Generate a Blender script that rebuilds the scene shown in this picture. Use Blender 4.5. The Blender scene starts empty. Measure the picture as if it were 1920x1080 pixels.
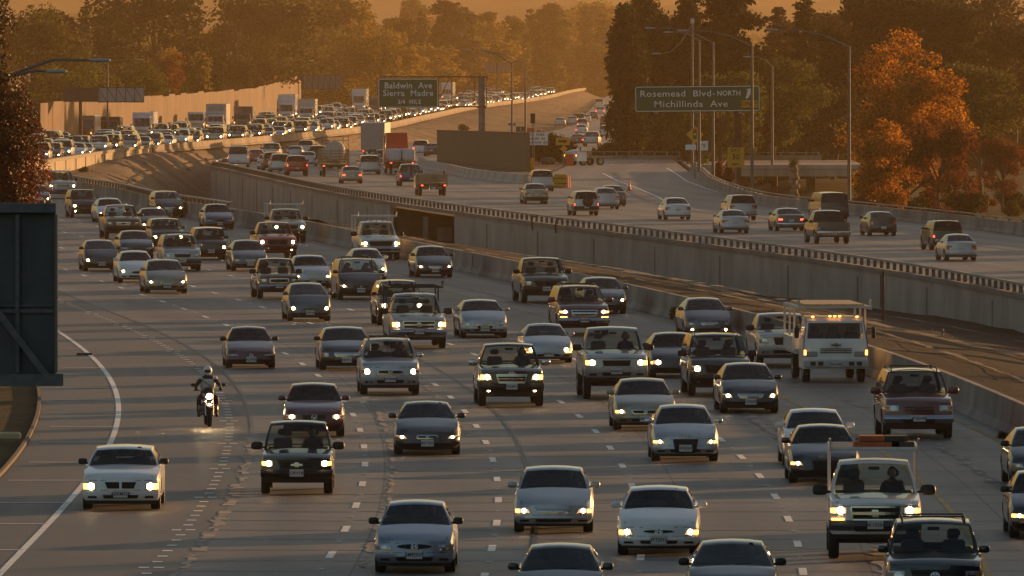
import bpy, math, random
import numpy as np
from mathutils import Vector, Matrix
R = math.radians
random.seed(7); rng = np.random.default_rng(7)
sc = bpy.context.scene
# ------------------------------------------------------------------ camera
F = 20000.0; HC = 11.35; YH = 63.0           # focal length in photo pixels, eye height, horizon row
cam_d = bpy.data.cameras.new('camera'); cam = bpy.data.objects.new('camera', cam_d)
sc.collection.objects.link(cam); sc.camera = cam
cam_d.sensor_width = 36.0; cam_d.lens = 36.0*F/1920.0
cam_d.clip_start = 1.0; cam_d.clip_end = 12000.0
cam.location = (0, 0, HC); cam.rotation_euler = (R(90)-math.atan((540-YH)/F), 0, 0)
# ------------------------------------------------------------------ world, sun, exposure
SUN_EL, SUN_AZ = 5.5, 47.0                    # sunrise, ahead and to the right
w = bpy.data.worlds.new("World"); sc.world = w; w.use_nodes = True
nt = w.node_tree; bg = nt.nodes['Background']
sky = nt.nodes.new('ShaderNodeTexSky'); sky.sky_type = 'NISHITA'; sky.sun_disc = False
sky.sun_elevation = R(SUN_EL); sky.sun_rotation = R(SUN_AZ); sky.air_density = 1.0; sky.dust_density = 2.2; sky.ozone_density = 1.0
nt.links.new(sky.outputs[0], bg.inputs[0]); bg.inputs[1].default_value = 0.10
sd = bpy.data.lights.new('sun', 'SUN'); sd.energy = 5.0; sd.angle = R(0.5); sd.color = (1.0, 0.50, 0.19)
sun = bpy.data.objects.new('sun', sd); sc.collection.objects.link(sun)
sv = Vector((math.sin(R(SUN_AZ))*math.cos(R(SUN_EL)), math.cos(R(SUN_AZ))*math.cos(R(SUN_EL)), math.sin(R(SUN_EL))))
sun.rotation_euler = sv.to_track_quat('Z', 'Y').to_euler(); sun.location = (300, 300, 80)
sc.view_settings.view_transform = 'Standard'; sc.view_settings.look = 'None'
sc.view_settings.exposure = 0.60; sc.view_settings.gamma = 1.0
sc.cycles.max_bounces = 6; sc.cycles.transparent_max_bounces = 24; sc.cycles.volume_bounces = 0
sc.cycles.use_denoising = True
C = sc.collection
# ------------------------------------------------------------------ helpers
def lerp(a, b, t): return a+(b-a)*t
def smooth(t): t = min(1, max(0, t)); return t*t*(3-2*t)
def tag(o, label=None, cat=None, group=None, kind=None):
    if label: o['label'] = label
    if cat: o['category'] = cat
    if group: o['group'] = group
    if kind: o['kind'] = kind
    return o
def empty(name, loc=(0,0,0), rz=0.0):
    o = bpy.data.objects.new(name, None); C.objects.link(o); o.location = loc; o.rotation_euler = (0,0,rz)
    o.empty_display_size = 0.5
    return o
class MB:
    def __init__(s): s.v = []; s.f = []; s.m = []; s.uv = None
    def add(s, vs, fs, m=0):
        b = len(s.v); s.v.extend([tuple(p) for p in vs]); s.f.extend([tuple(b+i for i in f) for f in fs]); s.m.extend([m]*len(fs)); return s
    def grid(s, fn, us, vs, m=0, skip=None, only=None, flip=False):
        pts = [fn(u, v) for v in vs for u in us]; nu = len(us); fs = []
        for j in range(len(vs)-1):
            for i in range(nu-1):
                um, vm = (us[i]+us[i+1])/2, (vs[j]+vs[j+1])/2
                if skip and skip(um, vm): continue
                if only and not only(um, vm): continue
                q = (j*nu+i, j*nu+i+1, (j+1)*nu+i+1, (j+1)*nu+i)
                fs.append(q[::-1] if flip else q)
        return s.add(pts, fs, m)
    def box(s, c, d, m=0, rz=0.0, bev=0.0):
        x, y, z = d[0]/2, d[1]/2, d[2]/2; cs, sn = math.cos(rz), math.sin(rz)
        def T(p): return (c[0]+p[0]*cs-p[1]*sn, c[1]+p[0]*sn+p[1]*cs, c[2]+p[2])
        if bev <= 0:
            P = [(-x,-y,-z),(x,-y,-z),(x,y,-z),(-x,y,-z),(-x,-y,z),(x,-y,z),(x,y,z),(-x,y,z)]
            return s.add([T(p) for p in P], [(0,3,2,1),(4,5,6,7),(0,1,5,4),(1,2,6,5),(2,3,7,6),(3,0,4,7)], m)
        b = min(bev, x*.9, y*.9, z*.9); P = []
        for zz, k in ((-z, b), (-z+b, 0), (z-b, 0), (z, b)):
            X, Y = x-k, y-k; B = b*.6
            P += [(-X+B,-Y,zz),(X-B,-Y,zz),(X,-Y+B,zz),(X,Y-B,zz),(X-B,Y,zz),(-X+B,Y,zz),(-X,Y-B,zz),(-X,-Y+B,zz)]
        fs = [tuple(range(7,-1,-1)), tuple(range(24,32))]
        for k in range(3):
            for i in range(8): fs.append((k*8+i, k*8+(i+1)%8, k*8+8+(i+1)%8, k*8+8+i))
        return s.add([T(p) for p in P], fs, m)
    def tube(s, pts, rad, n=8, m=0, cap=True):
        pts = [Vector(p) for p in pts]; rs = rad if isinstance(rad, (list, tuple)) else [rad]*len(pts); V = []; fs = []
        for i, p in enumerate(pts):
            t = (pts[min(i+1, len(pts)-1)]-pts[max(i-1, 0)]).normalized()
            a = Vector((0,0,1)) if abs(t.z) < .9 else Vector((1,0,0)); u = t.cross(a).normalized(); q = t.cross(u)
            for k in range(n):
                th = 2*math.pi*k/n; V.append(p+(u*math.cos(th)+q*math.sin(th))*rs[i])
        for i in range(len(pts)-1):
            for k in range(n): fs.append((i*n+k, i*n+(k+1)%n, (i+1)*n+(k+1)%n, (i+1)*n+k))
        if cap: fs.append(tuple(range(n-1,-1,-1))); fs.append(tuple((len(pts)-1)*n+k for k in range(n)))
        return s.add(V, fs, m)
    def bar(s, a, b, w, h, m=0):
        a = Vector(a); b = Vector(b); t = (b-a).normalized()
        u = t.cross(Vector((0,0,1))) if abs(t.z) < .95 else Vector((1,0,0))
        u.normalize(); q = u.cross(t).normalized(); V = []
        for p in (a, b):
            for sx, sz in ((-1,-1),(1,-1),(1,1),(-1,1)): V.append(p+u*sx*w/2+q*sz*h/2)
        return s.add(V, [(3,2,1,0),(4,5,6,7),(0,1,5,4),(1,2,6,5),(2,3,7,6),(3,0,4,7)], m)
    def lathe(s, prof, c, axis='x', n=20, m=0):       # prof: (radius, along)
        V = []; fs = []
        for r, a in prof:
            for k in range(n):
                th = 2*math.pi*k/n; p, q = r*math.cos(th), r*math.sin(th)
                V.append((c[0]+a, c[1]+p, c[2]+q) if axis == 'x' else ((c[0]+p, c[1]+q, c[2]+a) if axis == 'z' else (c[0]+p, c[1]+a, c[2]+q)))
        for i in range(len(prof)-1):
            for k in range(n): fs.append((i*n+k, i*n+(k+1)%n, (i+1)*n+(k+1)%n, (i+1)*n+k))
        return s.add(V, fs, m)
    def blob(s, c, d, e=2.6, nu=12, nv=8, m=0, rot=None):
        def sp(a, p): return math.copysign(abs(a)**(2.0/p), a)
        V = []; fs = []
        for j in range(nv+1):
            ph = -math.pi/2+math.pi*j/nv
            for i in range(nu):
                th = 2*math.pi*i/nu
                p = Vector((d[0]/2*sp(math.cos(ph), e)*sp(math.cos(th), e), d[1]/2*sp(math.cos(ph), e)*sp(math.sin(th), e), d[2]/2*sp(math.sin(ph), e)))
                if rot: p = rot @ p
                V.append((c[0]+p.x, c[1]+p.y, c[2]+p.z))
        for j in range(nv):
            for i in range(nu): fs.append((j*nu+i, j*nu+(i+1)%nu, (j+1)*nu+(i+1)%nu, (j+1)*nu+i))
        return s.add(V, fs, m)
    def poly(s, pts, th, m=0):            # pts in xz, facing -y, centre y=0, thickness th
        n = len(pts); V = [(x, -th/2, z) for x, z in pts]+[(x, th/2, z) for x, z in pts]
        fs = [tuple(range(n)), tuple(range(2*n-1, n-1, -1))]+[(i, i+n, (i+1)%n+n, (i+1)%n) for i in range(n)]
        return s.add(V, fs, m)
    def build(s, name, mats, parent=None, sm=None, loc=None, rot=None, weld=False):
        me = bpy.data.meshes.new(name); me.from_pydata(s.v, [], s.f)
        if not isinstance(mats, (list, tuple)): mats = [mats]
        for m in mats: me.materials.append(m)
        if len(mats) > 1: me.polygons.foreach_set('material_index', s.m)
        if s.uv is not None:
            l = me.uv_layers.new(name='UVMap'); vi = np.empty(len(me.loops), dtype=np.int32); me.loops.foreach_get('vertex_index', vi)
            l.data.foreach_set('uv', np.asarray(s.uv, dtype=np.float32)[vi].ravel())
        if weld:
            import bmesh
            bm = bmesh.new(); bm.from_mesh(me); bmesh.ops.remove_doubles(bm, verts=bm.verts, dist=.0015); bmesh.ops.recalc_face_normals(bm, faces=bm.faces); bm.to_mesh(me); bm.free()
        if sm is not None:
            me.polygons.foreach_set('use_smooth', [True]*len(me.polygons)); me.set_sharp_from_angle(angle=R(sm))
        me.update()
        o = bpy.data.objects.new(name, me); C.objects.link(o)
        if parent: o.parent = parent
        if loc is not None: o.location = loc
        if rot is not None: o.rotation_euler = rot
        return o
def copy_tree(o, parent=None):
    c = o.copy(); C.objects.link(c); c.parent = parent
    for ch in list(o.children): copy_tree(ch, c)
    return c
# ------------------------------------------------------------------ materials
M = {}
def prin(name, col=(.5,.5,.5), rough=.6, metal=0.0, coat=0.0, emit=None, es=0.0, noise=0.0, nscale=5.0, spec=.5, bump=0.0, col2=None):
    if name in M: return M[name]
    m = bpy.data.materials.new(name); m.use_nodes = True; t = m.node_tree; b = t.nodes['Principled BSDF']
    b.inputs['Base Color'].default_value = (*col, 1); b.inputs['Roughness'].default_value = rough
    b.inputs['Metallic'].default_value = metal; b.inputs['Coat Weight'].default_value = coat; b.inputs['Coat Roughness'].default_value = .05
    b.inputs['Specular IOR Level'].default_value = spec
    if emit: b.inputs['Emission Color'].default_value = (*emit, 1); b.inputs['Emission Strength'].default_value = es
    if noise or col2 or bump:
        tc = t.nodes.new('ShaderNodeTexCoord'); n = t.nodes.new('ShaderNodeTexNoise'); n.inputs['Scale'].default_value = nscale; n.inputs['Detail'].default_value = 6
        t.links.new(tc.outputs['Object'], n.inputs['Vector'])
        cr = t.nodes.new('ShaderNodeValToRGB'); c2 = col2 or tuple(c*(1-noise) for c in col); c1 = col if col2 else tuple(min(1, c*(1+noise)) for c in col)
        cr.color_ramp.elements[0].color = (*c2, 1); cr.color_ramp.elements[1].color = (*c1, 1)
        cr.color_ramp.elements[0].position = .35; cr.color_ramp.elements[1].position = .65
        t.links.new(n.outputs[0], cr.inputs[0]); t.links.new(cr.outputs[0], b.inputs['Base Color'])
        if bump:
            bn = t.nodes.new('ShaderNodeBump'); bn.inputs['Strength'].default_value = bump; bn.inputs['Distance'].default_value = .05
            t.links.new(n.outputs[0], bn.inputs['Height']); t.links.new(bn.outputs[0], b.inputs['Normal'])
    M[name] = m; return m
def emis(name, col, s):
    if name in M: return M[name]
    m = bpy.data.materials.new(name); m.use_nodes = True; t = m.node_tree; b = t.nodes['Principled BSDF']
    b.inputs['Base Color'].default_value = (.8,.8,.8,1); b.inputs['Emission Color'].default_value = (*col, 1); b.inputs['Emission Strength'].default_value = s
    m.cycles.emission_sampling = 'NONE'
    M[name] = m; return m
def glass(name='window glass', tint=.30, rough=.03):
    if name in M: return M[name]
    m = bpy.data.materials.new(name); m.use_nodes = True; t = m.node_tree; t.nodes.remove(t.nodes['Principled BSDF'])
    out = t.nodes['Material Output']; mx = t.nodes.new('ShaderNodeMixShader'); fr = t.nodes.new('ShaderNodeFresnel'); fr.inputs[0].default_value = 1.55
    tr = t.nodes.new('ShaderNodeBsdfTransparent'); tr.inputs[0].default_value = (tint, tint*1.05, tint, 1)
    gl = t.nodes.new('ShaderNodeBsdfGlossy'); gl.inputs['Roughness'].default_value = rough; gl.inputs[0].default_value = (.9,.9,.9,1)
    t.links.new(fr.outputs[0], mx.inputs[0]); t.links.new(tr.outputs[0], mx.inputs[1]); t.links.new(gl.outputs[0], mx.inputs[2]); t.links.new(mx.outputs[0], out.inputs[0])
    M[name] = m; return m
def paint(name):
    cols = dict(white=(.74,.74,.72), silver=(.42,.43,.44), bluesilver=(.25,.29,.36), black=(.010,.010,.012), darkgrey=(.045,.047,.05), grey=(.11,.11,.115),
        gold=(.30,.26,.19), maroon=(.085,.012,.010), red=(.50,.035,.018), darkred=(.10,.008,.008), navy=(.015,.022,.05), blue=(.03,.07,.18), sage=(.11,.135,.125), green=(.03,.05,.04), beige=(.38,.34,.26), orange=(.35,.1,.03))
    c = cols[name]; me = name in ('silver','bluesilver','gold','grey','sage','darkgrey')
    m = prin('car paint '+name, c, rough=.36 if me else .28, metal=.6 if me else 0, coat=.9, noise=.06, nscale=2.0)
    return m
def mat_concrete(name, col, streak=.35, sc_=1.0):
    if name in M: return M[name]
    m = bpy.data.materials.new(name); m.use_nodes = True; t = m.node_tree; b = t.nodes['Principled BSDF']; b.inputs['Roughness'].default_value = .85
    tc = t.nodes.new('ShaderNodeTexCoord')
    mp = t.nodes.new('ShaderNodeMapping'); mp.inputs['Scale'].default_value = (1.2*sc_, .22*sc_, .10*sc_)
    n1 = t.nodes.new('ShaderNodeTexNoise'); n1.inputs['Scale'].default_value = 1.0; n1.inputs['Detail'].default_value = 8
    n2 = t.nodes.new('ShaderNodeTexNoise'); n2.inputs['Scale'].default_value = .35; n2.inputs['Detail'].default_value = 5
    t.links.new(tc.outputs['Object'], mp.inputs[0]); t.links.new(mp.outputs[0], n1.inputs[0]); t.links.new(tc.outputs['Object'], n2.inputs[0])
    mul = t.nodes.new('ShaderNodeMath'); mul.operation = 'ADD'; t.links.new(n1.outputs[0], mul.inputs[0]); t.links.new(n2.outputs[0], mul.inputs[1])
    cr = t.nodes.new('ShaderNodeValToRGB'); cr.color_ramp.elements[0].position = .75; cr.color_ramp.elements[1].position = 1.25/1.0 if False else 1.0
    cr.color_ramp.elements[0].position = .38; cr.color_ramp.elements[1].position = .62
    hf = t.nodes.new('ShaderNodeMath'); hf.operation = 'MULTIPLY'; hf.inputs[1].default_value = .5; t.links.new(mul.outputs[0], hf.inputs[0])
    cr.color_ramp.elements[0].color = (*[c*(1-streak) for c in col], 1); cr.color_ramp.elements[1].color = (*[c*(1+streak*.5) for c in col], 1)
    t.links.new(hf.outputs[0], cr.inputs[0]); t.links.new(cr.outputs[0], b.inputs['Base Color'])
    M[name] = m; return m
def mat_road(name, col, joints=True, jcol=.35, rough=.55):
    if name in M: return M[name]
    m = bpy.data.materials.new(name); m.use_nodes = True; t = m.node_tree; b = t.nodes['Principled BSDF']; b.inputs['Roughness'].default_value = rough; N = t.nodes.new
    uv = N('ShaderNodeUVMap'); uv.uv_map = 'UVMap'
    mp = N('ShaderNodeMapping'); mp.inputs['Scale'].default_value = (1.1, .03, 1); t.links.new(uv.outputs[0], mp.inputs[0])
    n1 = N('ShaderNodeTexNoise'); n1.inputs['Scale'].default_value = 1.6; n1.inputs['Detail'].default_value = 7; t.links.new(mp.outputs[0], n1.inputs[0])
    n2 = N('ShaderNodeTexNoise'); n2.inputs['Scale'].default_value = .12; n2.inputs['Detail'].default_value = 6; t.links.new(uv.outputs[0], n2.inputs[0])
    n3 = N('ShaderNodeTexNoise'); n3.inputs['Scale'].default_value = 7; n3.inputs['Detail'].default_value = 4; t.links.new(uv.outputs[0], n3.inputs[0])
    a = N('ShaderNodeMath'); a.operation = 'ADD'; t.links.new(n1.outputs[0], a.inputs[0]); t.links.new(n2.outputs[0], a.inputs[1])
    a2 = N('ShaderNodeMath'); a2.operation = 'MULTIPLY_ADD'; a2.inputs[1].default_value = .3; t.links.new(n3.outputs[0], a2.inputs[0]); t.links.new(a.outputs[0], a2.inputs[2])
    mr = N('ShaderNodeMapRange'); mr.inputs[1].default_value = .85; mr.inputs[2].default_value = 1.45; mr.inputs[3].default_value = .62; mr.inputs[4].default_value = 1.22; t.links.new(a2.outputs[0], mr.inputs[0])
    mixc = N('ShaderNodeMix'); mixc.data_type = 'RGBA'; mixc.blend_type = 'MULTIPLY'; mixc.inputs[0].default_value = 1; mixc.inputs[6].default_value = (*col, 1)
    if joints:
        sx = N('ShaderNodeSeparateXYZ'); t.links.new(uv.outputs[0], sx.inputs[0]); k1 = N('ShaderNodeMath'); k1.operation = 'MULTIPLY_ADD'; k1.inputs[1].default_value = 2*math.pi/3.45; k1.inputs[2].default_value = .0; t.links.new(sx.outputs[0], k1.inputs[0])
        k2 = N('ShaderNodeMath'); k2.operation = 'COSINE'; t.links.new(k1.outputs[0], k2.inputs[0]); k3 = N('ShaderNodeMapRange'); k3.inputs[1].default_value = -1; k3.inputs[2].default_value = 1; k3.inputs[3].default_value = .80; k3.inputs[4].default_value = 1.12; t.links.new(k2.outputs[0], k3.inputs[0])
        k4 = N('ShaderNodeMath'); k4.operation = 'MULTIPLY'; t.links.new(k3.outputs[0], k4.inputs[0]); t.links.new(mr.outputs[0], k4.inputs[1]); mr = k4
    t.links.new(mr.outputs[0], mixc.inputs[7]); last = mixc.outputs[2]
    if joints:
        br = N('ShaderNodeTexBrick'); br.offset = .5; br.offset_frequency = 2; br.inputs['Scale'].default_value = 1; br.inputs['Mortar Size'].default_value = .028; br.inputs['Mortar Smooth'].default_value = .1
        br.inputs['Brick Width'].default_value = 3.66; br.inputs['Row Height'].default_value = 4.7
        br.inputs[1].default_value = (1,1,1,1); br.inputs[2].default_value = (.86,.86,.87,1); br.inputs[3].default_value = (jcol,jcol,jcol,1); br.offset = 0
        t.links.new(uv.outputs[0], br.inputs[0])
        m2 = N('ShaderNodeMix'); m2.data_type = 'RGBA'; m2.blend_type = 'MULTIPLY'; m2.inputs[0].default_value = 1; t.links.new(last, m2.inputs[6]); t.links.new(br.outputs[0], m2.inputs[7]); last = m2.outputs[2]
    t.links.new(last, b.inputs['Base Color'])
    r2 = N('ShaderNodeMapRange'); r2.inputs[3].default_value = rough-.12; r2.inputs[4].default_value = rough+.2; t.links.new(n1.outputs[0], r2.inputs[0]); t.links.new(r2.outputs[0], b.inputs['Roughness'])
    M[name] = m; return m
def mat_leaf(name, c1, c2, c3=None, trans=.45, gloss=.0, scale=.5):
    if name in M: return M[name]
    m = bpy.data.materials.new(name); m.use_nodes = True; t = m.node_tree; N = t.nodes.new; b = t.nodes['Principled BSDF']; out = t.nodes['Material Output']
    b.inputs['Roughness'].default_value = .55 if gloss else .7; b.inputs['Specular IOR Level'].default_value = .5 if gloss else .2
    g = N('ShaderNodeNewGeometry'); n = N('ShaderNodeTexNoise'); n.inputs['Scale'].default_value = scale; n.inputs['Detail'].default_value = 3
    tc = N('ShaderNodeTexCoord'); t.links.new(tc.outputs['Object'], n.inputs[0])
    mx = N('ShaderNodeMath'); mx.operation = 'MULTIPLY_ADD'; mx.inputs[1].default_value = .45; t.links.new(g.outputs['Random Per Island'], mx.inputs[0])
    sb = N('ShaderNodeMath'); sb.operation = 'SUBTRACT'; sb.inputs[1].default_value = .2; t.links.new(n.outputs[0], sb.inputs[0]); t.links.new(sb.outputs[0], mx.inputs[2])
    cr = N('ShaderNodeValToRGB'); cr.color_ramp.elements[0].position = .25; cr.color_ramp.elements[1].position = .8
    cr.color_ramp.elements[0].color = (*c1, 1); cr.color_ramp.elements[1].color = (*c2, 1)
    if c3: e = cr.color_ramp.elements.new(.55); e.color = (*c3, 1)
    t.links.new(mx.outputs[0], cr.inputs[0]); t.links.new(cr.outputs[0], b.inputs['Base Color'])
    tr = N('ShaderNodeBsdfTranslucent'); t.links.new(cr.outputs[0], tr.inputs[0]); ms = N('ShaderNodeMixShader'); ms.inputs[0].default_value = trans
    t.links.new(b.outputs[0], ms.inputs[1]); t.links.new(tr.outputs[0], ms.inputs[2]); t.links.new(ms.outputs[0], out.inputs[0])
    M[name] = m; return m
def mat_dirt(name, c1, c2, c3):
    if name in M: return M[name]
    m = bpy.data.materials.new(name); m.use_nodes = True; t = m.node_tree; N = t.nodes.new; b = t.nodes['Principled BSDF']; b.inputs['Roughness'].default_value = .95; b.inputs['Specular IOR Level'].default_value = .1
    tc = N('ShaderNodeTexCoord'); n = N('ShaderNodeTexNoise'); n.inputs['Scale'].default_value = .18; n.inputs['Detail'].default_value = 10; n.inputs['Roughness'].default_value = .7
    n2 = N('ShaderNodeTexNoise'); n2.inputs['Scale'].default_value = 3; n2.inputs['Detail'].default_value = 6
    t.links.new(tc.outputs['Object'], n.inputs[0]); t.links.new(tc.outputs['Object'], n2.inputs[0])
    a = N('ShaderNodeMath'); a.operation = 'MULTIPLY_ADD'; a.inputs[1].default_value = .35; t.links.new(n2.outputs[0], a.inputs[0]); t.links.new(n.outputs[0], a.inputs[2])
    cr = N('ShaderNodeValToRGB'); cr.color_ramp.elements[0].position = .45; cr.color_ramp.elements[1].position = .9; cr.color_ramp.elements[0].color = (*c1, 1); cr.color_ramp.elements[1].color = (*c3, 1)
    e = cr.color_ramp.elements.new(.66); e.color = (*c2, 1); t.links.new(a.outputs[0], cr.inputs[0]); t.links.new(cr.outputs[0], b.inputs['Base Color'])
    bn = N('ShaderNodeBump'); bn.inputs['Strength'].default_value = .8; bn.inputs['Distance'].default_value = .15; t.links.new(n2.outputs[0], bn.inputs['Height']); t.links.new(bn.outputs[0], b.inputs['Normal'])
    M[name] = m; return m
# ------------------------------------------------------------------ where things stand (world x, distance y, height z)
def W2(px, D): return (px-960.0)*D/F
def depth(py, z): return (HC-z)*F/(py-YH)
def at(px, py, zf=0.0, it=30):                 # where the sight line through a photo point meets a surface of height zf(distance)
    D = 600.0
    for _ in range(it*3):
        z = zf(D) if callable(zf) else zf
        D = .5*D+.5*depth(py, z)
        if not callable(zf): D = depth(py, z); break
    z = zf(D) if callable(zf) else zf
    return Vector((W2(px, D), D, z))
def knots(xs, ys):
    xs = np.array(xs, float); ys = np.array(ys, float)
    # monotone-ish smooth interpolation (finite-difference hermite), linear outside
    d = np.gradient(ys, xs)
    def f(x):
        if x <= xs[0]: return float(ys[0]+(x-xs[0])*d[0])
        if x >= xs[-1]: return float(ys[-1]+(x-xs[-1])*d[-1])
        i = int(np.searchsorted(xs, x))-1; h = xs[i+1]-xs[i]; t = (x-xs[i])/h
        return float((2*t**3-3*t*t+1)*ys[i]+(t**3-2*t*t+t)*h*d[i]+(-2*t**3+3*t*t)*ys[i+1]+(t**3-t*t)*h*d[i+1])
    return f
def lin(xs, ys):
    return lambda x: float(np.interp(x, xs, ys))
def fitline(pts, zf=0.0, deg=3):               # photo points along a line -> x as a function of distance
    P = [at(px, py, zf) for px, py in pts]; D = np.array([p.y for p in P]); X = np.array([p.x for p in P])
    m, s = D.mean(), D.std(); c = np.polyfit((D-m)/s, X, deg); dc = np.polyder(c); lo, hi = D.min(), D.max()
    def f(d):
        q = min(max(d, lo), hi); t = (q-m)/s
        return float(np.polyval(c, t)+np.polyval(dc, t)/s*(d-q))
    return f
zm = lin([300,870,960,1040,1330,2400,4200], [-.85,-.9,-1.1,-1.55,-2.8,-5,-8.5])   # eastbound carriageway
ze = lambda D: max(zm(D), -.95)                                                                        # exit ramp
zl = lambda D: -.0022*max(0, D-900)                                                                  # far westbound mainline
# lane lines of the near carriageway
A_px = [(110,546),(158,563),(198,581),(241,601),(308,627),(375,661),(424,700),(455,752),(467,810),(466,858),(448,916),(414,969),(366,1027),(329,1080)]
B_px = [(122,509),(162,520),(201,531),(241,544),(281,558),(319,571),(359,585),(398,600),(433,614),(532,663),(560,679),(586,695),(610,714),(631,734),(650,756),(664,781),(676,807),(683,836),(682,868),(676,904),(667,942),(649,988),(628,1036)]
C_px = [(123,470),(357,536),(401,548),(443,561),(487,575),(529,590),(568,602),(611,618),(787,700),(816,719),(841,740),(864,762),(886,788),(905,815),(918,846),(925,880),(929,916),(930,958),(927,1005),(921,1056)]
D_px = [(128,441),(162,449),(388,507),(432,519),(477,531),(665,584),(708,598),(840,644),(877,659),(1029,732),(1060,755),(1087,781),(1113,808),(1137,838),(1162,871),(1179,908),(1194,950),(1203,1000),(1207,1055)]
E_px = [(141,415),(179,424),(627,532),(967,629),(1372,841),(1406,874),(1435,912),(1460,953),(1487,1000),(1516,1054)]
Y_px = [(590,490),(820,543),(1039,598),(1466,742),(1519,769),(1594,806),(1733,932),(1840,1042),(1863,1070)]
Z_px = [(442,421),(580,449),(758,491),(852,503),(971,531),(1173,579),(1273,605),(1410,639),(1631,705),(1800,769),(1901,829)]
V_px = [(118,628),(165,662),(193,690),(208,718),(218,750),(221,776),(219,801),(209,838),(152,902),(131,944),(86,984),(36,1040),(0,1075)]
U_px = [(70,728),(75,767),(58,805),(34,858),(0,892)]
ln = dict(A=fitline(A_px,0,5), B=fitline(B_px,0,4), C=fitline(C_px,0,4), D=fitline(D_px,0,4), E=fitline(E_px,0,3), Y=fitline(Y_px,0,3), Z=fitline(Z_px,0,3), V=fitline(V_px,0,4), U=fitline(U_px,0,2))
ZK = [at(px, py, .95) for px, py in ((393,386),(293,371),(222,355),(144,341.5))]
_z0 = ln['Z']; _zk = knots([200,250,300,350,400,450,500,550,600]+[p.y for p in ZK], [_z0(d) for d in (200,250,300,350,400,450,500,550,600)]+[p.x for p in ZK])
ln['Z'] = _zk
def _ext(f): 
    off = f(470)-_zk(470)
    return lambda D: f(D) if D <= 470 else _zk(D)+off
for k in 'VABCDEY': ln[k] = _ext(ln[k])
ln['U'] = (lambda u, v: (lambda D: min(u(D), v(D)-1.8)))(ln['U'], ln['V'])
ORD = ['U','V','A','B','C','D','E','Y','Z']
def heading(x, D):                             # direction of travel lanes on the near carriageway, dx/dD
    xs = [ln[k](D) for k in ORD]; ts = [(ln[k](D+8)-ln[k](D-8))/16 for k in ORD]
    return float(np.interp(x, xs, ts))
# retaining wall / left edge of the eastbound carriageway
MT_px = [(395,302),(450,312),(500,323),(550,334),(650,350),(760,370),(863,389),(1000,402),(1100,412),(1200,421),(1425,456),(1650,489),(1912,529.5)]
MTP = [at(px, py, lambda D: zm(D)+.85) for px, py in MT_px]
_o = sorted([(p.y, p.x) for p in MTP])
_c = np.polyfit([(a-600)/150 for a, b in _o], [b for a, b in _o], 4)
_w0 = lambda D: float(np.polyval(_c, (D-600)/150)); Dmin = _o[0][0]+8
wall_x0 = lambda D: _w0(D) if D > Dmin else _w0(Dmin)+(D-Dmin)*(_w0(Dmin+12)-_w0(Dmin))/12
Wn, Wf = 440.0, max(a for a, b in _o)
_far = [(Wf, wall_x0(Wf)), (Wf+60, wall_x0(Wf)-.2), (Wf+130, wall_x0(Wf)+1.0), (1200,-22), (1330,-14.5),(1410,-8),(1500,0),(1745,10),(2117,14.8),(2600,21),(3010,27),(4000,38)]
_fk = knots([a for a, b in _far], [b for a, b in _far])
ML = lambda D: wall_x0(D) if D < Wf else _fk(D)
# ground line at the foot of the wall
_wb = sorted([(lambda D, py: (D, HC-(py-YH)*D/F))(float(np.interp(px, [m[0] for m in MT_px], [p.y for p in MTP])), py) for px, py in ((1912,618),(1650,582),(1425,556),(1270,527),(1200,519),(863,462),(393,388))])
wall_zb = lin([a for a, b in _wb], [b for a, b in _wb])
# right barrier of the eastbound carriageway
RB_px = [(1291,301.6),(1307,310),(1324,327),(1354,340),(1382,349),(1421,359),(1457,364.5),(1494,369),(1532,371),(1597,377.5),(1700,388),(1800,398),(1920,413)]
RBP = [at(px, py, lambda D: ze(D)+.95) for px, py in RB_px]
_r = sorted([(p.y, p.x) for p in RBP])
MR = lin([a for a, b in _r], [b for a, b in _r])
MR0 = MR
_rs = (_r[4][1]-_r[0][1])/(_r[4][0]-_r[0][0])
MR = lambda D: MR0(D) if D >= _r[0][0] else _r[0][1]+(D-_r[0][0])*_rs
# near edge of the westbound mainline
NL = knots([800,905,1026,1158,1318,1617,1904,2285,3060,3234,3700], [-41,-39,-36.2,-27.8,-19.4,-12.9,-7.6,4.6,23,31,46])
# K-rail between main lanes and the gore
KR = [at(803,317,zm), at(880,333,zm), at(934,340,zm), at(990,345,zm)]
_ks = sorted([(p.y, p.x) for p in KR]); KRx = lin([a for a, b in _ks], [b for a, b in _ks]); Kn, Kf = _ks[0][0], _ks[-1][0]
MRm = lin([Kn-.1, Kn, Kf, 1050, 1250, 1400, 1600, 2100, 2600, 4000], [KRx(Kn), KRx(Kn), KRx(Kf), KRx(Kf)+4, 9, 16, 24, 31, 37, 55])

m_dirt = mat_dirt('dry dirt', (.065,.048,.032), (.16,.125,.09), (.25,.20,.15))
m_grass = mat_dirt('dry weeds and soil', (.03,.026,.013), (.055,.045,.022), (.09,.07,.038))
m_conc = mat_concrete('weathered concrete', (.40,.355,.295), .24)
m_conc2 = mat_concrete('barrier concrete', (.27,.24,.205), .45)
m_rail = prin('galvanised rail', (.30,.28,.25), .6, .3, noise=.2, nscale=.8)
m_post = prin('rail post', (.15,.13,.11), .8)
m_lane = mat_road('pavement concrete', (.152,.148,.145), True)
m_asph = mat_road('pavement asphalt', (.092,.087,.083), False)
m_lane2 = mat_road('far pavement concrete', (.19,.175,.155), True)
m_white = prin('road paint white', (.80,.79,.75), .6, noise=.15, nscale=1.5)
m_yel = prin('road paint yellow', (.36,.22,.05), .7, noise=.3, nscale=.8)
m_seam = prin('worn white patch', (.36,.34,.31), .8, noise=.45, nscale=1.1, col2=(.14,.13,.12))
m_darksteel0 = prin('dark kerb', (.06,.055,.05), .9); m_tar = prin('tar seam', (.03,.028,.026), .5)
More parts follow.
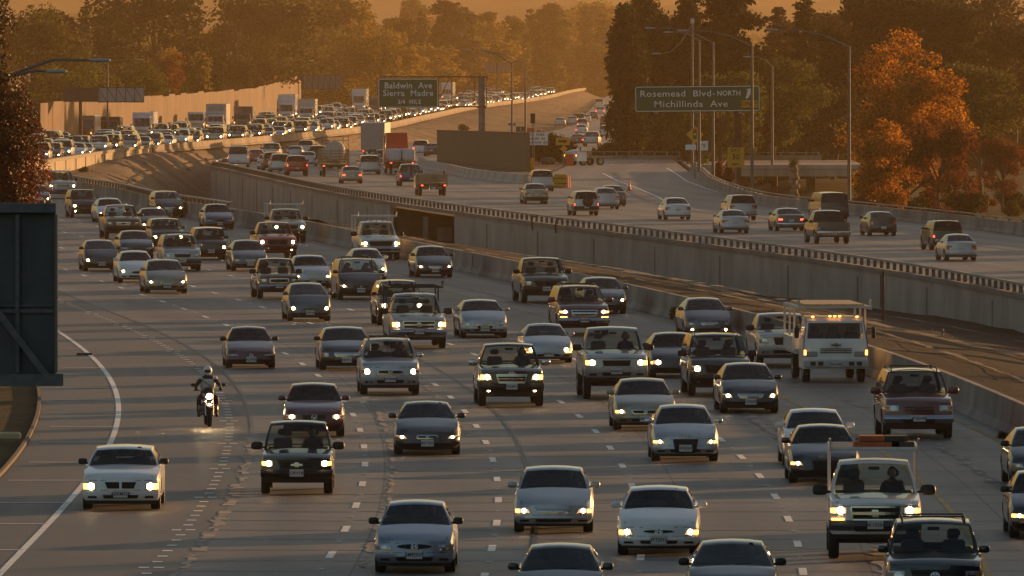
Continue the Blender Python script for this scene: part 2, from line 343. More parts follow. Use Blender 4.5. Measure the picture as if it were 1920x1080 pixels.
m_steel = prin('weathered steel', (.22,.20,.18), .6, .4, noise=.25, nscale=2)
m_darksteel = prin('dark painted steel', (.07,.06,.05), .7, noise=.2, nscale=2)
m_rust = prin('rusty steel', (.10,.045,.022), .8, noise=.3, nscale=2)

def strip(name, fl, fr, zf, Ds, m, nx=8, uvx=None, kind='structure', dz=0.0):
    b = MB(); uv = []; s = 0; V = []
    for k, D in enumerate(Ds):
        a, c = fl(D), fr(D)
        if k: s += math.hypot(D-Ds[k-1], a-pa)
        pa = a
        for i in range(nx+1):
            x = lerp(a, c, i/nx); V.append((x, D, (zf(D) if callable(zf) else zf)+dz)); uv.append((x-a, s))
    fs = [(k*(nx+1)+i, k*(nx+1)+i+1, (k+1)*(nx+1)+i+1, (k+1)*(nx+1)+i) for k in range(len(Ds)-1) for i in range(nx)]
    b.add(V, fs); b.uv = uv; o = b.build(name, m); o['kind'] = kind; return o
def rng_(a, b, st): 
    n = max(2, int((b-a)/st)+1); return [a+(b-a)*i/(n-1) for i in range(n)]
# ground sheet out to the hills, one heightfield
def gz(x, D):
    base = float(np.interp(D, [0,600,700,900,1000,1330,2400,4200,6200], [-4.9,-4.9,-4.9,-5.0,-5.0,-5.2,-7.5,-10.5,-13]))
    r = smooth((x-(MR(min(D,900))+3))/10) if D < 1100 else smooth((x-30)/20)
    return lerp(base, -3.3 if D < 1200 else base, r)
b = MB(); xs = [-850,-500,-300,-200,-140,-100]+list(range(-80,84,4))+[100,140,200,300,500,850]; ds = list(range(-40,200,40))+list(range(200,1400,20))+list(range(1400,3000,80))+list(range(3000,6201,200))
b.v = [(x, d, gz(x, d)+(rng.normal()*.08)) for d in ds for x in xs]; n = len(xs)
b.f = [(j*n+i, j*n+i+1, (j+1)*n+i+1, (j+1)*n+i) for j in range(len(ds)-1) for i in range(n-1)]; b.m = [0]*len(b.f)
b.build('ground', m_grass, sm=60)['kind'] = 'structure'
# near carriageway: asphalt auxiliary lane + shoulder, concrete lanes
Dn = rng_(185, 860, 6)
strip('road_asphalt', ln['U'], ln['A'], 0.0, Dn, m_asph, 6)
strip('road', ln['A'], ln['Z'], 0.0, Dn, m_lane, 10)
strip('dirt_verge', lambda D: ln['U'](D)-60, ln['U'], .03, Dn, m_grass, 12)
b = MB()                                         # kerb along the left dirt
for a, c in zip(rng_(190,420,4)[:-1], rng_(190,420,4)[1:]): b.bar((ln['U'](a), a, .08), (ln['U'](c), c, .08), .10, .10)
b.build('kerb', m_darksteel0)['kind'] = 'structure'
def line(name, f, D0, D1, wd, m, z=.008, st=4, jit=0.0, gaps=0.0, zf=None):
    b = MB(); Ds = rng_(D0, D1, st)
    for a, c in zip(Ds[:-1], Ds[1:]):
        if gaps and rng.random() < gaps: continue
        j1, j2 = (rng.normal()*jit, rng.normal()*jit) if jit else (0, 0); ww = wd*(1+(rng.random()-.5)*(1.2 if jit else 0))
        za, zc = (zf(a), zf(c)) if zf else (0, 0)
        b.add([(f(a)-ww/2+j1, a, za+z), (f(a)+ww/2+j1, a, za+z), (f(c)+ww/2+j2, c, zc+z), (f(c)-ww/2+j2, c, zc+z)], [(0,1,2,3)])
    o = b.build(name, m); o['kind'] = 'structure'; return o
line('shoulder_line', ln['V'], 190, 800, .16, m_white)
line('yellow_lane_line', ln['Y'], 190, 800, .13, m_yel)
line('yellow_edge_line', lambda D: ln['Z'](D)-.55, 190, 820, .16, m_yel)
line('edge_seam', lambda D: ln['A'](D)+.02, 190, 300, .22, m_seam, .009, 1.5, .07, .12)
line('edge_seam', lambda D: ln['A'](D)+.02, 300, 560, .10, m_tar, .009)
line('joint_seam', lambda D: lerp(ln['B'](D), ln['C'](D), .22), 225, 330, .12, m_seam, .012, 1.3, .05, .25)
line('joint_seam', lambda D: lerp(ln['C'](D), ln['D'](D), .28), 215, 420, .09, m_tar, .012, 3)
line('joint_seam', lambda D: lerp(ln['C'](D), ln['D'](D), -.12), 300, 420, .10, m_seam, .012, 1.5, .05, .4)
line('rough_seam', lambda D: lerp(ln['E'](D), ln['Y'](D), .45), 215, 330, .28, m_seam, .012, 1.1, .10, .2)
line('rough_seam', lambda D: lerp(ln['Y'](D), ln['Z'](D), .42), 200, 330, .22, m_seam, .012, 1.1, .08, .3)
line('hov_line', lambda D: lerp(ln['Y'](D), ln['Z'](D), .30), 340, 660, .16, m_seam, .012, 2.0, .04, .2)
b = MB()
for D in np.arange(192, 470, 4.7):
    for k0, k1 in (('A','B'),('B','C'),('C','D'),('D','E'),('E','Y'),('Y','Z')):
        if rng.random() < .22: continue
        hw_ = .08+.09*rng.random(); a, c = ln[k0](D)+.1, ln[k1](D)-.05; s0, s1 = (rng.random()-.5)*.5, (rng.random()-.5)*.5
        b.add([(a, D+s0-hw_, .005), (c, D+s1-hw_, .005), (c, D+s1+hw_, .005), (a, D+s0+hw_, .005)], [(0,1,2,3)])
b.build('pavement_joints', m_tar)['kind'] = 'structure'
# dashed lane lines, rows of raised dots
b = MB()
for k, ph in (('B',2.),('C',5.),('D',1.),('E',7.)):
    D = 192+ph
    while D < 800:
        f = ln[k]; Ds = rng_(D, D+2.9, 1.0)
        for a, c in zip(Ds[:-1], Ds[1:]): b.add([(f(a)-.085, a, .008), (f(a)+.085, a, .008), (f(c)+.085, c, .008), (f(c)-.085, c, .008)], [(0,1,2,3)])
        x = f(D+7.3); b.box((x, D+7.3, .014), (.1,.12,.02))
        D += 12.2
b.build('lane_dashes', m_white)['kind'] = 'structure'
b = MB(); D = 192.0; i = 0
while D < 560:
    x = ln['A'](D)-.62-.35*smooth((D-300)/150); 
    for dx in ((-.0,) if i % 7 else (-.18, .14)): b.add([(x+dx-.11, D, .008), (x+dx+.11, D, .008), (x+dx+.11, D+.45, .008), (x+dx-.11, D+.45, .008)], [(0,1,2,3)])
    D += 2.45; i += 1
b.build('channel_dots', m_white)['kind'] = 'structure'
b = MB()
for py, x0 in ((654,70),(672,112),(690,117),(708,112),(728,103),(751,100),(776,98),(801,92),(830,74),(868,52),(902,14),(944,-20),(984,-40),(1033,-60),(1075,-80)):
    D = depth(py, 0); a, c = W2(x0, D), ln['V'](D); b.add([(a, D, .009), (c, D, .009), (c, D+.42, .009), (a, D+.42, .009)], [(0,1,2,3)])
b.build('shoulder_hatching', prin('thin line', (.5,.49,.46), .7))['kind'] = 'structure'
# median strip between the near barrier and the retaining wall
b = MB(); Ds = rng_(200, 650, 6); nx = 14
for D in Ds:
    a = ln['Z'](D)+.5; c = wall_x0(max(D, 300))
    for i in range(nx+1):
        t = i/nx; b.v.append((lerp(a, c+.3, t), D, lerp(.55 if D < 640 else max(-.2, .55-(D-640)*.01), wall_zb(D), smooth(t))+rng.normal()*.05))
b.f = [(k*(nx+1)+i, k*(nx+1)+i+1, (k+1)*(nx+1)+i+1, (k+1)*(nx+1)+i) for k in range(len(Ds)-1) for i in range(nx)]; b.m = [0]*len(b.f)
b.build('median_dirt', mat_dirt('shade darkened strip dirt', (.025,.021,.017), (.05,.042,.034), (.085,.07,.056)), sm=60)['kind'] = 'structure'  # dirt colour darkened to stand in for shade over the strip
def strip_z(D, q): return lerp(.55 if D < 640 else max(-.2, .55-(D-640)*.01), wall_zb(D), smooth(q))
m_track = prin('pale packed dirt', (.10,.085,.07), .95, noise=.35, nscale=.6)
for q, wd in ((.16,.22),(.42,.35),(.50,.3),(.78,.18)):
    line('dirt_track', (lambda q: lambda D: lerp(ln['Z'](D)+.5, wall_x0(max(D, 300))+.3, q+.03*math.sin(D*.03+q*9)))(q), 300, 640, wd, m_track, .07, 3, .04, .1, zf=(lambda q: lambda D: strip_z(D, q)+.03)(q))
# dirt basin between the carriageways further out
def zleft(D): return float(np.interp(D, [640,760,880,940,1030,1060], [.5,-.6,-.75,-.4,-.3,zl(1060)-.15])) if D < 1060 else zl(D)-.15
def zright(D): return float(np.interp(D, [640,Wf,Wf+130,Wf+200], [wall_zb(640),wall_zb(Wf),zm(Wf+130)-.4,zm(Wf+200)-.08])) if D < Wf+200 else zm(D)-.08
def XL(D): return max(ln['Z'](min(D, 800))+.5 if D < 800 else -60, NL(max(D, 800))+.2) if D >= 800 else ln['Z'](D)+.5
def XL2(D): return lerp(ln['Z'](D)+.5, NL(max(D,800))+.2, smooth((D-740)/110))
b = MB(); Ds = rng_(645, 3600, 7); nx = 26
from mathutils import noise as mno
for D in Ds:
    a, c = XL2(D), ML(D)-(.0 if D > Wf else .05)
    for i in range(nx+1):
        t = i/nx; x = lerp(a, c, t); z = lerp(zleft(D), zright(D), smooth((t-.1)/.8)); e = min(1, min(t, 1-t)*8)
        z += e*(.45*mno.noise(Vector((x*.12, D*.02, 0)))+.16*mno.noise(Vector((x*.5, D*.08, 3)))+.06*rng.normal())
        if 1060 < D: z -= e*.5*math.sin(math.pi*t)
        b.v.append((x, D, z))
b.f = [(k*(nx+1)+i, k*(nx+1)+i+1, (k+1)*(nx+1)+i+1, (k+1)*(nx+1)+i) for k in range(len(Ds)-1) for i in range(nx)]; b.m = [0]*len(b.f)
b.build('dirt_basin', m_dirt, sm=60)['kind'] = 'structure'
# eastbound carriageway, ramp and gore
Dm = rng_(300, Kn, 8)
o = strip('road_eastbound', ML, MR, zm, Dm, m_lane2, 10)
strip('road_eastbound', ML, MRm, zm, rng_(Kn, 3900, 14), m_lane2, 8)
gore_r = lambda D: lerp(KRx(Kn)+.8, W2(1075, 1050), smooth((D-Kn)/(1050-Kn)))
strip('exit_ramp', lambda D: KRx(Kn)+.1 if D < Kn+1 else gore_r(D), MR, ze, rng_(Kn, 1050, 6), m_lane2, 6)
strip('gore_dirt', lambda D: KRx(D)+.3 if D < Kf else MRm(D), lambda D: gore_r(min(D,1050))+(0 if D < 1050 else .3), lambda D: lerp(ze(D), -1.0, smooth((D-Kn)/80)) if D < 1080 else zm(D)-.1, rng_(Kn+1, 1160, 8), m_dirt, 6)
line('ramp_line', lin([at(px,py,ze).y for px,py in ((1420,372),(1355,363),(1320,352),(1290,341),(1268,326),(1250,315))], [at(px,py,ze).x for px,py in ((1420,372),(1355,363),(1320,352),(1290,341),(1268,326),(1250,315))]), depth(372,ze(600)), at(1250,315,ze).y, .16, m_white, .012, 5, zf=ze)
gl = sorted([(at(px,py,ze).y, at(px,py,ze).x) for px,py in ((1250,380),(1235,370),(1205,357),(1165,342),(1130,325))])
line('gore_line', lin([a for a,c in gl],[c for a,c in gl]), gl[0][0], gl[-1][0], .18, m_white, .012, 5, zf=ze)
b = MB()
for k, off in enumerate((3.7, 7.3, 10.9, 14.5, 18.1)):
    D = 440.0+k*3
    while D < 1040:
        x = ML(D)+off+1.2
        if x < (MR(D) if D < Kn else KRx(D))-1.5: b.add([(x-.07, D, zm(D)+.01), (x+.07, D, zm(D)+.01), (ML(D+3)+off+1.27, D+3, zm(D+3)+.01), (ML(D+3)+off+1.13, D+3, zm(D+3)+.01)], [(0,1,2,3)])
        D += 14.6
b.build('eastbound_dashes', prin('faint paint', (.38,.36,.33), .7))['kind'] = 'structure'
# westbound mainline
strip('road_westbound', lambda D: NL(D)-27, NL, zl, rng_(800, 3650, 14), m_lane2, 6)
# ------------------------------------------------------------------ walls and railings
def wallmesh(b, fx, za, zb_, Ds, th, m=0, side=1):
    ring = []
    for D in Ds:
        x = fx(D); ring += [(x, D, za(D)), (x, D, zb_(D)), (x+th*side, D, zb_(D)), (x+th*side, D, za(D))]
    fs = []
    for k in range(len(Ds)-1):
        for i in range(4): fs.append((4*k+i, 4*k+(i+1)%4, 4*k+4+(i+1)%4, 4*k+4+i))
    fs += [(0,1,2,3), tuple(4*(len(Ds)-1)+i for i in (3,2,1,0))]
    return b.add(ring, fs, m)
U0, U1 = float(np.interp(828, [m[0] for m in MT_px], [p.y for p in MTP])), float(np.interp(735, [m[0] for m in MT_px], [p.y for p in MTP]))
t = empty('retaining_wall', (ML(500), 500, 0)); tag(t, 'long stained grey concrete retaining wall below the eastbound lanes', 'wall')
def ch(o, p):                                   # parent keeping world place
    o.parent = p; o.matrix_parent_inverse = Matrix.Translation(p.location).inverted() if p.rotation_euler.z == 0 else (Matrix.Translation(p.location) @ Matrix.Rotation(p.rotation_euler.z, 4, 'Z')).inverted(); return o
ztop = lambda D: zm(D)+.38
b = MB()
wallmesh(b, ML, lambda D: wall_zb(D)-.6, lambda D: ztop(D)-.1, rng_(Wn, U0, 5), .5)
wallmesh(b, ML, lambda D: wall_zb(D)-.6, lambda D: ztop(D)-.1, rng_(U1, Wf+130, 5), .5)
wallmesh(b, ML, lambda D: ztop(D)-.26, lambda D: ztop(D)-.1, rng_(U0, U1, 5), .5)
for D in rng_(Wn+6, Wf-10, 24.4): 
    if not U0-2 < D < U1+2: b.bar((ML(D)-.03, D-.1, wall_zb(D)), (ML(D)-.03, D-.1, ztop(D)-.55), .06, .3)
ch(b.build('wall', m_conc), t)
b = MB(); wallmesh(b, lambda D: ML(D)-.12, lambda D: ztop(D)-.22, ztop, rng_(Wn, Wf+130, 5), .74); ch(b.build('coping', mat_concrete('coping concrete', (.22,.2,.175), .3)), t)
b = MB(); b.add([(ML(U0)+5,U0-2,-4.8),(ML(U1)+5,U1+2,-4.8),(ML(U1)+5,U1+2,zm(U1)-.02),(ML(U0)+5,U0-2,zm(U0)-.02)],[(0,1,2,3)]); b.box((ML(U0)+2.6, U0-.2, -2.7), (4.6,.4,3)); b.box((ML(U1)+2.6, U1+.2, -2.7), (4.6,.4,3)); ch(b.build('underpass_recess', prin('recess shade concrete', (.075,.065,.055), .9, noise=.3, nscale=.6)), t)  # recess faces coloured dark to paint in the underpass shade
b = MB(); wallmesh(b, lambda D: ML(D)+.35, lambda D: wall_zb(D)-.6, lambda D: wall_zb(D)-.3, rng_(U0, U1, 5), .15); ch(b.build('underpass_kerb_wall', m_conc2), t)
def posts_many(parent, name, pts, dims, m, limit=100):
    pts = list(pts)
    base = MB().box((0,0,dims[2]/2), dims).build(name, m)
    first = True
    for (x, y, z) in pts[:limit]:
        o = base if first else base.copy()
        if not first: C.objects.link(o)
        first = False; o.location = (x-parent.location.x, y-parent.location.y, z-parent.location.z); o.parent = parent
    if len(pts) > limit:
        b = MB(); 
        for (x, y, z) in pts[limit:]: b.box((x, y, z+dims[2]/2), dims)
        ch(b.build(name, m), parent)['kind'] = 'stuff'
b = MB(); Dq = lerp(U0, U1, .62); b.box((ML(Dq)+2.2, Dq, wall_zb(Dq)+.35), (1.0,3,.9)); ch(b.build('pale_footing', m_conc2), t); b = MB(); b.box((ML(Dq)+1.0, lerp(U0,U1,.3), -2.6), (.35,.5,3)); ch(b.build('support_pillar', m_conc2), t)
t = empty('bridge_railing', (ML(500), 500, ztop(500))); tag(t, 'rail on short square posts topping the long retaining wall', 'railing')
posts_many(t, 'post', [(ML(D)+.2, D, ztop(D)) for D in np.arange(Wn, Wf+130, 2.35)], (.17,.17,.36), m_post)
b = MB(); wallmesh(b, lambda D: ML(D)+.08, lambda D: ztop(D)+.36, lambda D: ztop(D)+.47, rng_(Wn, Wf+130, 5), .24); ch(b.build('rail', m_rail), t)
# near barrier (safety shape) and its railing further out
def barrier(b, fx, z0, h, Ds, wide=.6, m=0, side=1):
    prof = [(0,0),(0,.08),(.16,.3),(.22,1.0),(.40,1.0),(.46,.3),(.62,.08),(.62,0)]; ring = []
    for D in Ds:
        hh = h(D) if callable(h) else h; zz = z0(D) if callable(z0) else z0
        ring += [(fx(D)+side*p*wide/.6, D, zz-.02+hh*q) for p, q in prof]
    n = len(prof); fs = [(n*k+i, n*k+i+1, n*k+n+i+1, n*k+n+i) for k in range(len(Ds)-1) for i in range(n-1)]
    fs += [tuple(range(n)), tuple(n*(len(Ds)-1)+i for i in range(n-1,-1,-1))]
    return b.add(ring, fs, m)
t = empty('concrete_barrier', (ln['Z'](400), 400, 0)); tag(t, 'dark stained concrete median barrier along the yellow edge line', 'barrier')
b = MB(); Ds = rng_(190, 800, 6); barrier(b, ln['Z'], 0.0, .98, Ds); ch(b.build('barrier_wall', m_conc2), t)
b = MB()
for px in (893,): D = depth(512, 0); b.box((ln['Z'](D)+.12, D, .45), (.1,.35,.86))
ch(b.build('light_panel', prin('bare concrete', (.42,.40,.36), .85)), t)
t = empty('barrier_railing', (ZK[0].x, ZK[0].y, .95)); tag(t, 'low railing on square posts above the barrier at upper left', 'railing')
posts_many(t, 'post', [(ln['Z'](D)+.3, D, .93) for D in np.arange(636, 800, 2.35)], (.16,.16,.32), m_post)
b = MB(); wallmesh(b, lambda D: ln['Z'](D)+.2, lambda D: 1.24, lambda D: 1.34, rng_(634, 800, 5), .22); ch(b.build('rail', m_rail), t)
t = empty('concrete_barrier', (MR(620), 620, zm(620))); tag(t, 'concrete barrier with metal rail on the far right of the eastbound lanes', 'barrier')
b = MB(); barrier(b, lambda D: MR(D), lambda D: ze(D), .78, [480]+[a for a, c in _r if a > 481], .5, side=1); wallmesh(b, lambda D: MR(D)+.45, lambda D: -4.6, lambda D: ze(D)+.7, [480]+[a for a, c in _r if a > 481], .25); ch(b.build('barrier_wall', m_conc2), t)
b = MB(); wallmesh(b, lambda D: MR(D)+.22, lambda D: ze(D)+.9, lambda D: ze(D)+.97, [480]+[a for a, c in _r if a > 481], .1); ch(b.build('rail', m_rail), t)
posts_many(t, 'post', [(MR(D)+.28, D, ze(D)+.76) for D in np.arange(485, _r[-1][0], 6.0)], (.1,.1,.18), m_post)
# K-rail along the gore: separate blocks
g = None; Ds = np.arange(Kn, Kf+60, 6.2); kb = MB(); barrier(kb, lambda d: 0, 0.0, .82, [0, 6.1], .6); kb = kb.build('concrete_block', mat_concrete('pale barrier concrete', (.48,.44,.38), .3))
for i, D in enumerate(Ds):
    o = kb if i == 0 else kb.copy()
    if i: C.objects.link(o)
    x0 = KRx(min(D, Kf))-.4+(max(0, D-Kf)*-.02); x1 = KRx(min(D+6.2, Kf))-.4+(max(0, D+6.2-Kf)*-.02)
    o.location = (x0, D, zm(D)); o.rotation_euler = (math.atan2(zm(D+6.2)-zm(D), 6.2), 0, -math.atan2(x1-x0, 6.2)); tag(o, 'pale precast barrier block in the row below the brown wall', 'barrier block', 'precast barrier blocks along the gore')
# brown sound wall
P0, P1 = at(822, 300, -1.05), at(992, 322, -1.0)
t = empty('sound_wall', (P0.x, P0.y, -1.05)); tag(t, 'short plain brown block wall standing on the gore', 'wall')
m_block = bpy.data.materials.new('brown block'); m_block.use_nodes = True; q = m_block.node_tree; bb = q.nodes['Principled BSDF']; bb.inputs['Roughness'].default_value = .9
br = q.nodes.new('ShaderNodeTexBrick'); br.inputs['Scale'].default_value = 1; br.inputs['Brick Width'].default_value = .4; br.inputs['Row Height'].default_value = .2; br.inputs['Mortar Size'].default_value = .012
br.inputs[1].default_value = (.17,.125,.075,1); br.inputs[2].default_value = (.145,.105,.062,1); br.inputs[3].default_value = (.09,.068,.045,1)
tc = q.nodes.new('ShaderNodeTexCoord'); mp = q.nodes.new('ShaderNodeMapping'); mp.inputs['Rotation'].default_value = (R(90), 0, 0); q.links.new(tc.outputs['Object'], mp.inputs[0]); q.links.new(mp.outputs[0], br.inputs[0]); q.links.new(br.outputs[0], bb.inputs['Base Color'])
Lw = math.hypot(P1.x-P0.x, P1.y-P0.y); ang = math.atan2(P1.y-P0.y, P1.x-P0.x); t.rotation_euler = (0,0,ang)
b = MB(); h0, h1 = 55*P0.y/F, 73*P1.y/F
b.add([(0,-.15,-1),(Lw,-.15,-1),(Lw,.15,-1),(0,.15,-1),(0,-.15,h0),(Lw-1,-.15,h1),(Lw-1,.15,h1),(0,.15,h0),(Lw,-.15,0),(Lw,.15,0)], [(0,1,8,5,4),(2,3,7,6,9),(4,5,6,7),(0,4,7,3),(5,8,9,6),(8,1,2,9)])
b.build('wall', m_block, t)
b = MB(); b.bar((0,0,h0+.04), (Lw-1,0,h1+.04), .38, .08); b.build('cap', prin('brown cap', (.12,.09,.055), .9), t)
# lit retaining wall and parapet of the westbound mainline
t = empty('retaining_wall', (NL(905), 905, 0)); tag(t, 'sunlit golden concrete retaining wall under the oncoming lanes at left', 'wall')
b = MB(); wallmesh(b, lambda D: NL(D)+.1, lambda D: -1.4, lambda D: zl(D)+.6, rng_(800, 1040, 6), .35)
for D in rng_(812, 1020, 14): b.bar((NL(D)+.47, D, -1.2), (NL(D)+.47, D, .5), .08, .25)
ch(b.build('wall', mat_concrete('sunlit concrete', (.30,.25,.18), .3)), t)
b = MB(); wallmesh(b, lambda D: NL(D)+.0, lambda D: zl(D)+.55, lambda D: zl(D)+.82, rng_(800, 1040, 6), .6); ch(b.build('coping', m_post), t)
t = empty('concrete_barrier', (NL(1300), 1300, zl(1300))); tag(t, 'pale low barrier edging the jammed oncoming lanes', 'barrier')
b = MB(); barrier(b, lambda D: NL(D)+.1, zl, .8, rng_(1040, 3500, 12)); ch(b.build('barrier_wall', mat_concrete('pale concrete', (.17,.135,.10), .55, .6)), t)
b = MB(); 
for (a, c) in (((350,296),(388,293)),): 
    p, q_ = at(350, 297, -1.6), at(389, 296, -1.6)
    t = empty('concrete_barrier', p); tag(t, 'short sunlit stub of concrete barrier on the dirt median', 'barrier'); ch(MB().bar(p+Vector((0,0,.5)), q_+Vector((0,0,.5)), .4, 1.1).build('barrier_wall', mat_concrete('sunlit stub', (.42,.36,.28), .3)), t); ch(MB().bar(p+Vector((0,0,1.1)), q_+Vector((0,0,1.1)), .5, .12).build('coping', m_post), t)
# noise barrier behind the jam
NW = [(-49.5,1120),(-46.5,1220),(-44.0,1316),(-41.5,1450),(-39,1620),(-40,1850),(-42,2120)]
nwx = lin([a for _, a in NW], [x for x, _ in NW])
t = empty('noise_wall', (-44, 1316, -1)); tag(t, 'tall stepped tan block noise wall behind the oncoming traffic', 'wall')
m_nw = mat_concrete('tan noise block', (.09,.043,.017), .55, .35)  # tan darkened in place of tree shadows falling across the wall
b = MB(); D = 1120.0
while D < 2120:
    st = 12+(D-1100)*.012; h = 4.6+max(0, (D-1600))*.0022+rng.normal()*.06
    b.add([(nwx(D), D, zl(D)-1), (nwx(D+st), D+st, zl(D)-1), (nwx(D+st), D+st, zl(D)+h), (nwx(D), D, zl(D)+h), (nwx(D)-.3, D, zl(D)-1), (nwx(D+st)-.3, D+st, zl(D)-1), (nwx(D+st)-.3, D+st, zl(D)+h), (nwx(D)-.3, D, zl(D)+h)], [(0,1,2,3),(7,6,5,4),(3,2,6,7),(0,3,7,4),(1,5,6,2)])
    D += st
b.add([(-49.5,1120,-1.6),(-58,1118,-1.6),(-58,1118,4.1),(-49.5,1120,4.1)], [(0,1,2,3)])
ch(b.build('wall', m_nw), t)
# ramp bridge on the right
t = empty('ramp_bridge', (W2(1440,995), 995, -1.1)); tag(t, 'low concrete ramp bridge with parapets crossing behind the light poles', 'bridge')
zd = -1.1
b = MB(); pass
yb1, yb2 = 985.0, 1050.0
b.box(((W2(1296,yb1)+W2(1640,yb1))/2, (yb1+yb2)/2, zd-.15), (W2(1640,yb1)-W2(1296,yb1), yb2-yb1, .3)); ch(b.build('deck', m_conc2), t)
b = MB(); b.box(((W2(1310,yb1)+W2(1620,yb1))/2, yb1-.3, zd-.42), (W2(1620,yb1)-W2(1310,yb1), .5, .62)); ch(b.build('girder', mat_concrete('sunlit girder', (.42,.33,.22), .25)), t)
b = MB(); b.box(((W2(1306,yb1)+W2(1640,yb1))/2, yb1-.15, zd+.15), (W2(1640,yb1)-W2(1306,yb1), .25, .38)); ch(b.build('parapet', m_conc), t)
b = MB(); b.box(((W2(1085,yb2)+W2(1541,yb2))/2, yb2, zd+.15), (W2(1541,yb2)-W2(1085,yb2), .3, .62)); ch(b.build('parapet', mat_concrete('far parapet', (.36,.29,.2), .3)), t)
b = MB(); xx0, xx1 = W2(1085,yb2), W2(1535,yb2); b.bar((xx0, yb2, zd+.85), (xx1, yb2, zd+.72), .1, .08)
n_ = 20
for i in range(n_): x = lerp(xx0, xx1, i/(n_-1)); b.box((x, yb2, zd+.58), (.14,.14,.5))
ch(b.build('rail', m_rail), t)
for px in (1340, 1520, 1610): ch(MB().box((W2(px, yb1+8), yb1+8, -3.3), (.8,1.2,4.2)).build('pier', m_conc2), t)
strip('crossing_ramp', lambda D: W2(1085,1050), lambda D: W2(1296,985), zd-.02, rng_(1050.2, 1057, 3), m_lane2, 2)
# hills that close the view
b = MB(); xs = rng_(-840, 840, 30); ds = rng_(4300, 6150, 90)
for d in ds:
    for x in xs:
        h = 52*smooth((d-4350)/1300)*(.75+.35*mno.noise(Vector((x*.006, d*.003, 1))))+4*mno.noise(Vector((x*.03, d*.02, 5)))
        b.v.append((x, d, -12+max(0, h)))
n = len(xs); b.f = [(j*n+i, j*n+i+1, (j+1)*n+i+1, (j+1)*n+i) for j in range(len(ds)-1) for i in range(n-1)]; b.m = [0]*len(b.f)
b.build('hills', mat_dirt('hill scrub', (.03,.035,.015), (.07,.06,.03), (.12,.09,.05)), sm=80)['kind'] = 'structure'
# haze: one closed box of even density
m = bpy.data.materials.new('morning haze'); m.use_nodes = True; q = m.node_tree; q.nodes.remove(q.nodes['Principled BSDF']); v = q.nodes.new('ShaderNodeVolumePrincipled')
v.inputs['Color'].default_value = (1.0,.73,.38,1); v.inputs['Density'].default_value = .00006; v.inputs['Anisotropy'].default_value = .45; q.links.new(v.outputs[0], q.nodes['Material Output'].inputs['Volume'])
o = MB().box((0, 3080, 26), (1760, 6300, 84)).build('haze', m); tag(o, 'golden dusty morning haze over the whole freeway', 'haze', kind='stuff')
# ------------------------------------------------------------------ vehicles
m_black = prin('black trim', (.012,.012,.013), .5)
m_rub = prin('tyre rubber', (.018,.017,.016), .85)
m_alloy = prin('alloy wheel', (.30,.30,.30), .35, .8)
m_chrome = prin('chrome', (.55,.55,.55), .15, 1.0)
m_int = prin('dark cabin', (.05,.045,.04), .85)
m_seat = prin('seat cloth', (.11,.10,.09), .9)
m_lens = prin('headlight lens', (.42,.43,.44), .12, .35, coat=1)
m_lit = emis('lit headlight', (1.0,.50,.15), .6)
m_bulb = emis('headlight bulb', (1.0,.74,.38), 16.0)
m_amber = emis('lit amber lamp', (1.0,.33,.05), 5.0)
m_ambo = prin('amber lens', (.45,.14,.02), .25, coat=.8)
m_red = prin('red tail lens', (.28,.012,.008), .25, coat=.8)
m_brake = emis('lit tail lamp', (1.0,.05,.02), 3.2)
m_plate = prin('plate white', (.55,.54,.50), .5)
m_ink = prin('plate ink', (.03,.03,.10), .6)
m_glass = glass('window glass', .74)
m_mesh = prin('grille mesh', (.008,.008,.008), .8, 0)
m_wood = prin('weathered timber', (.32,.24,.14), .85, noise=.3, nscale=2)
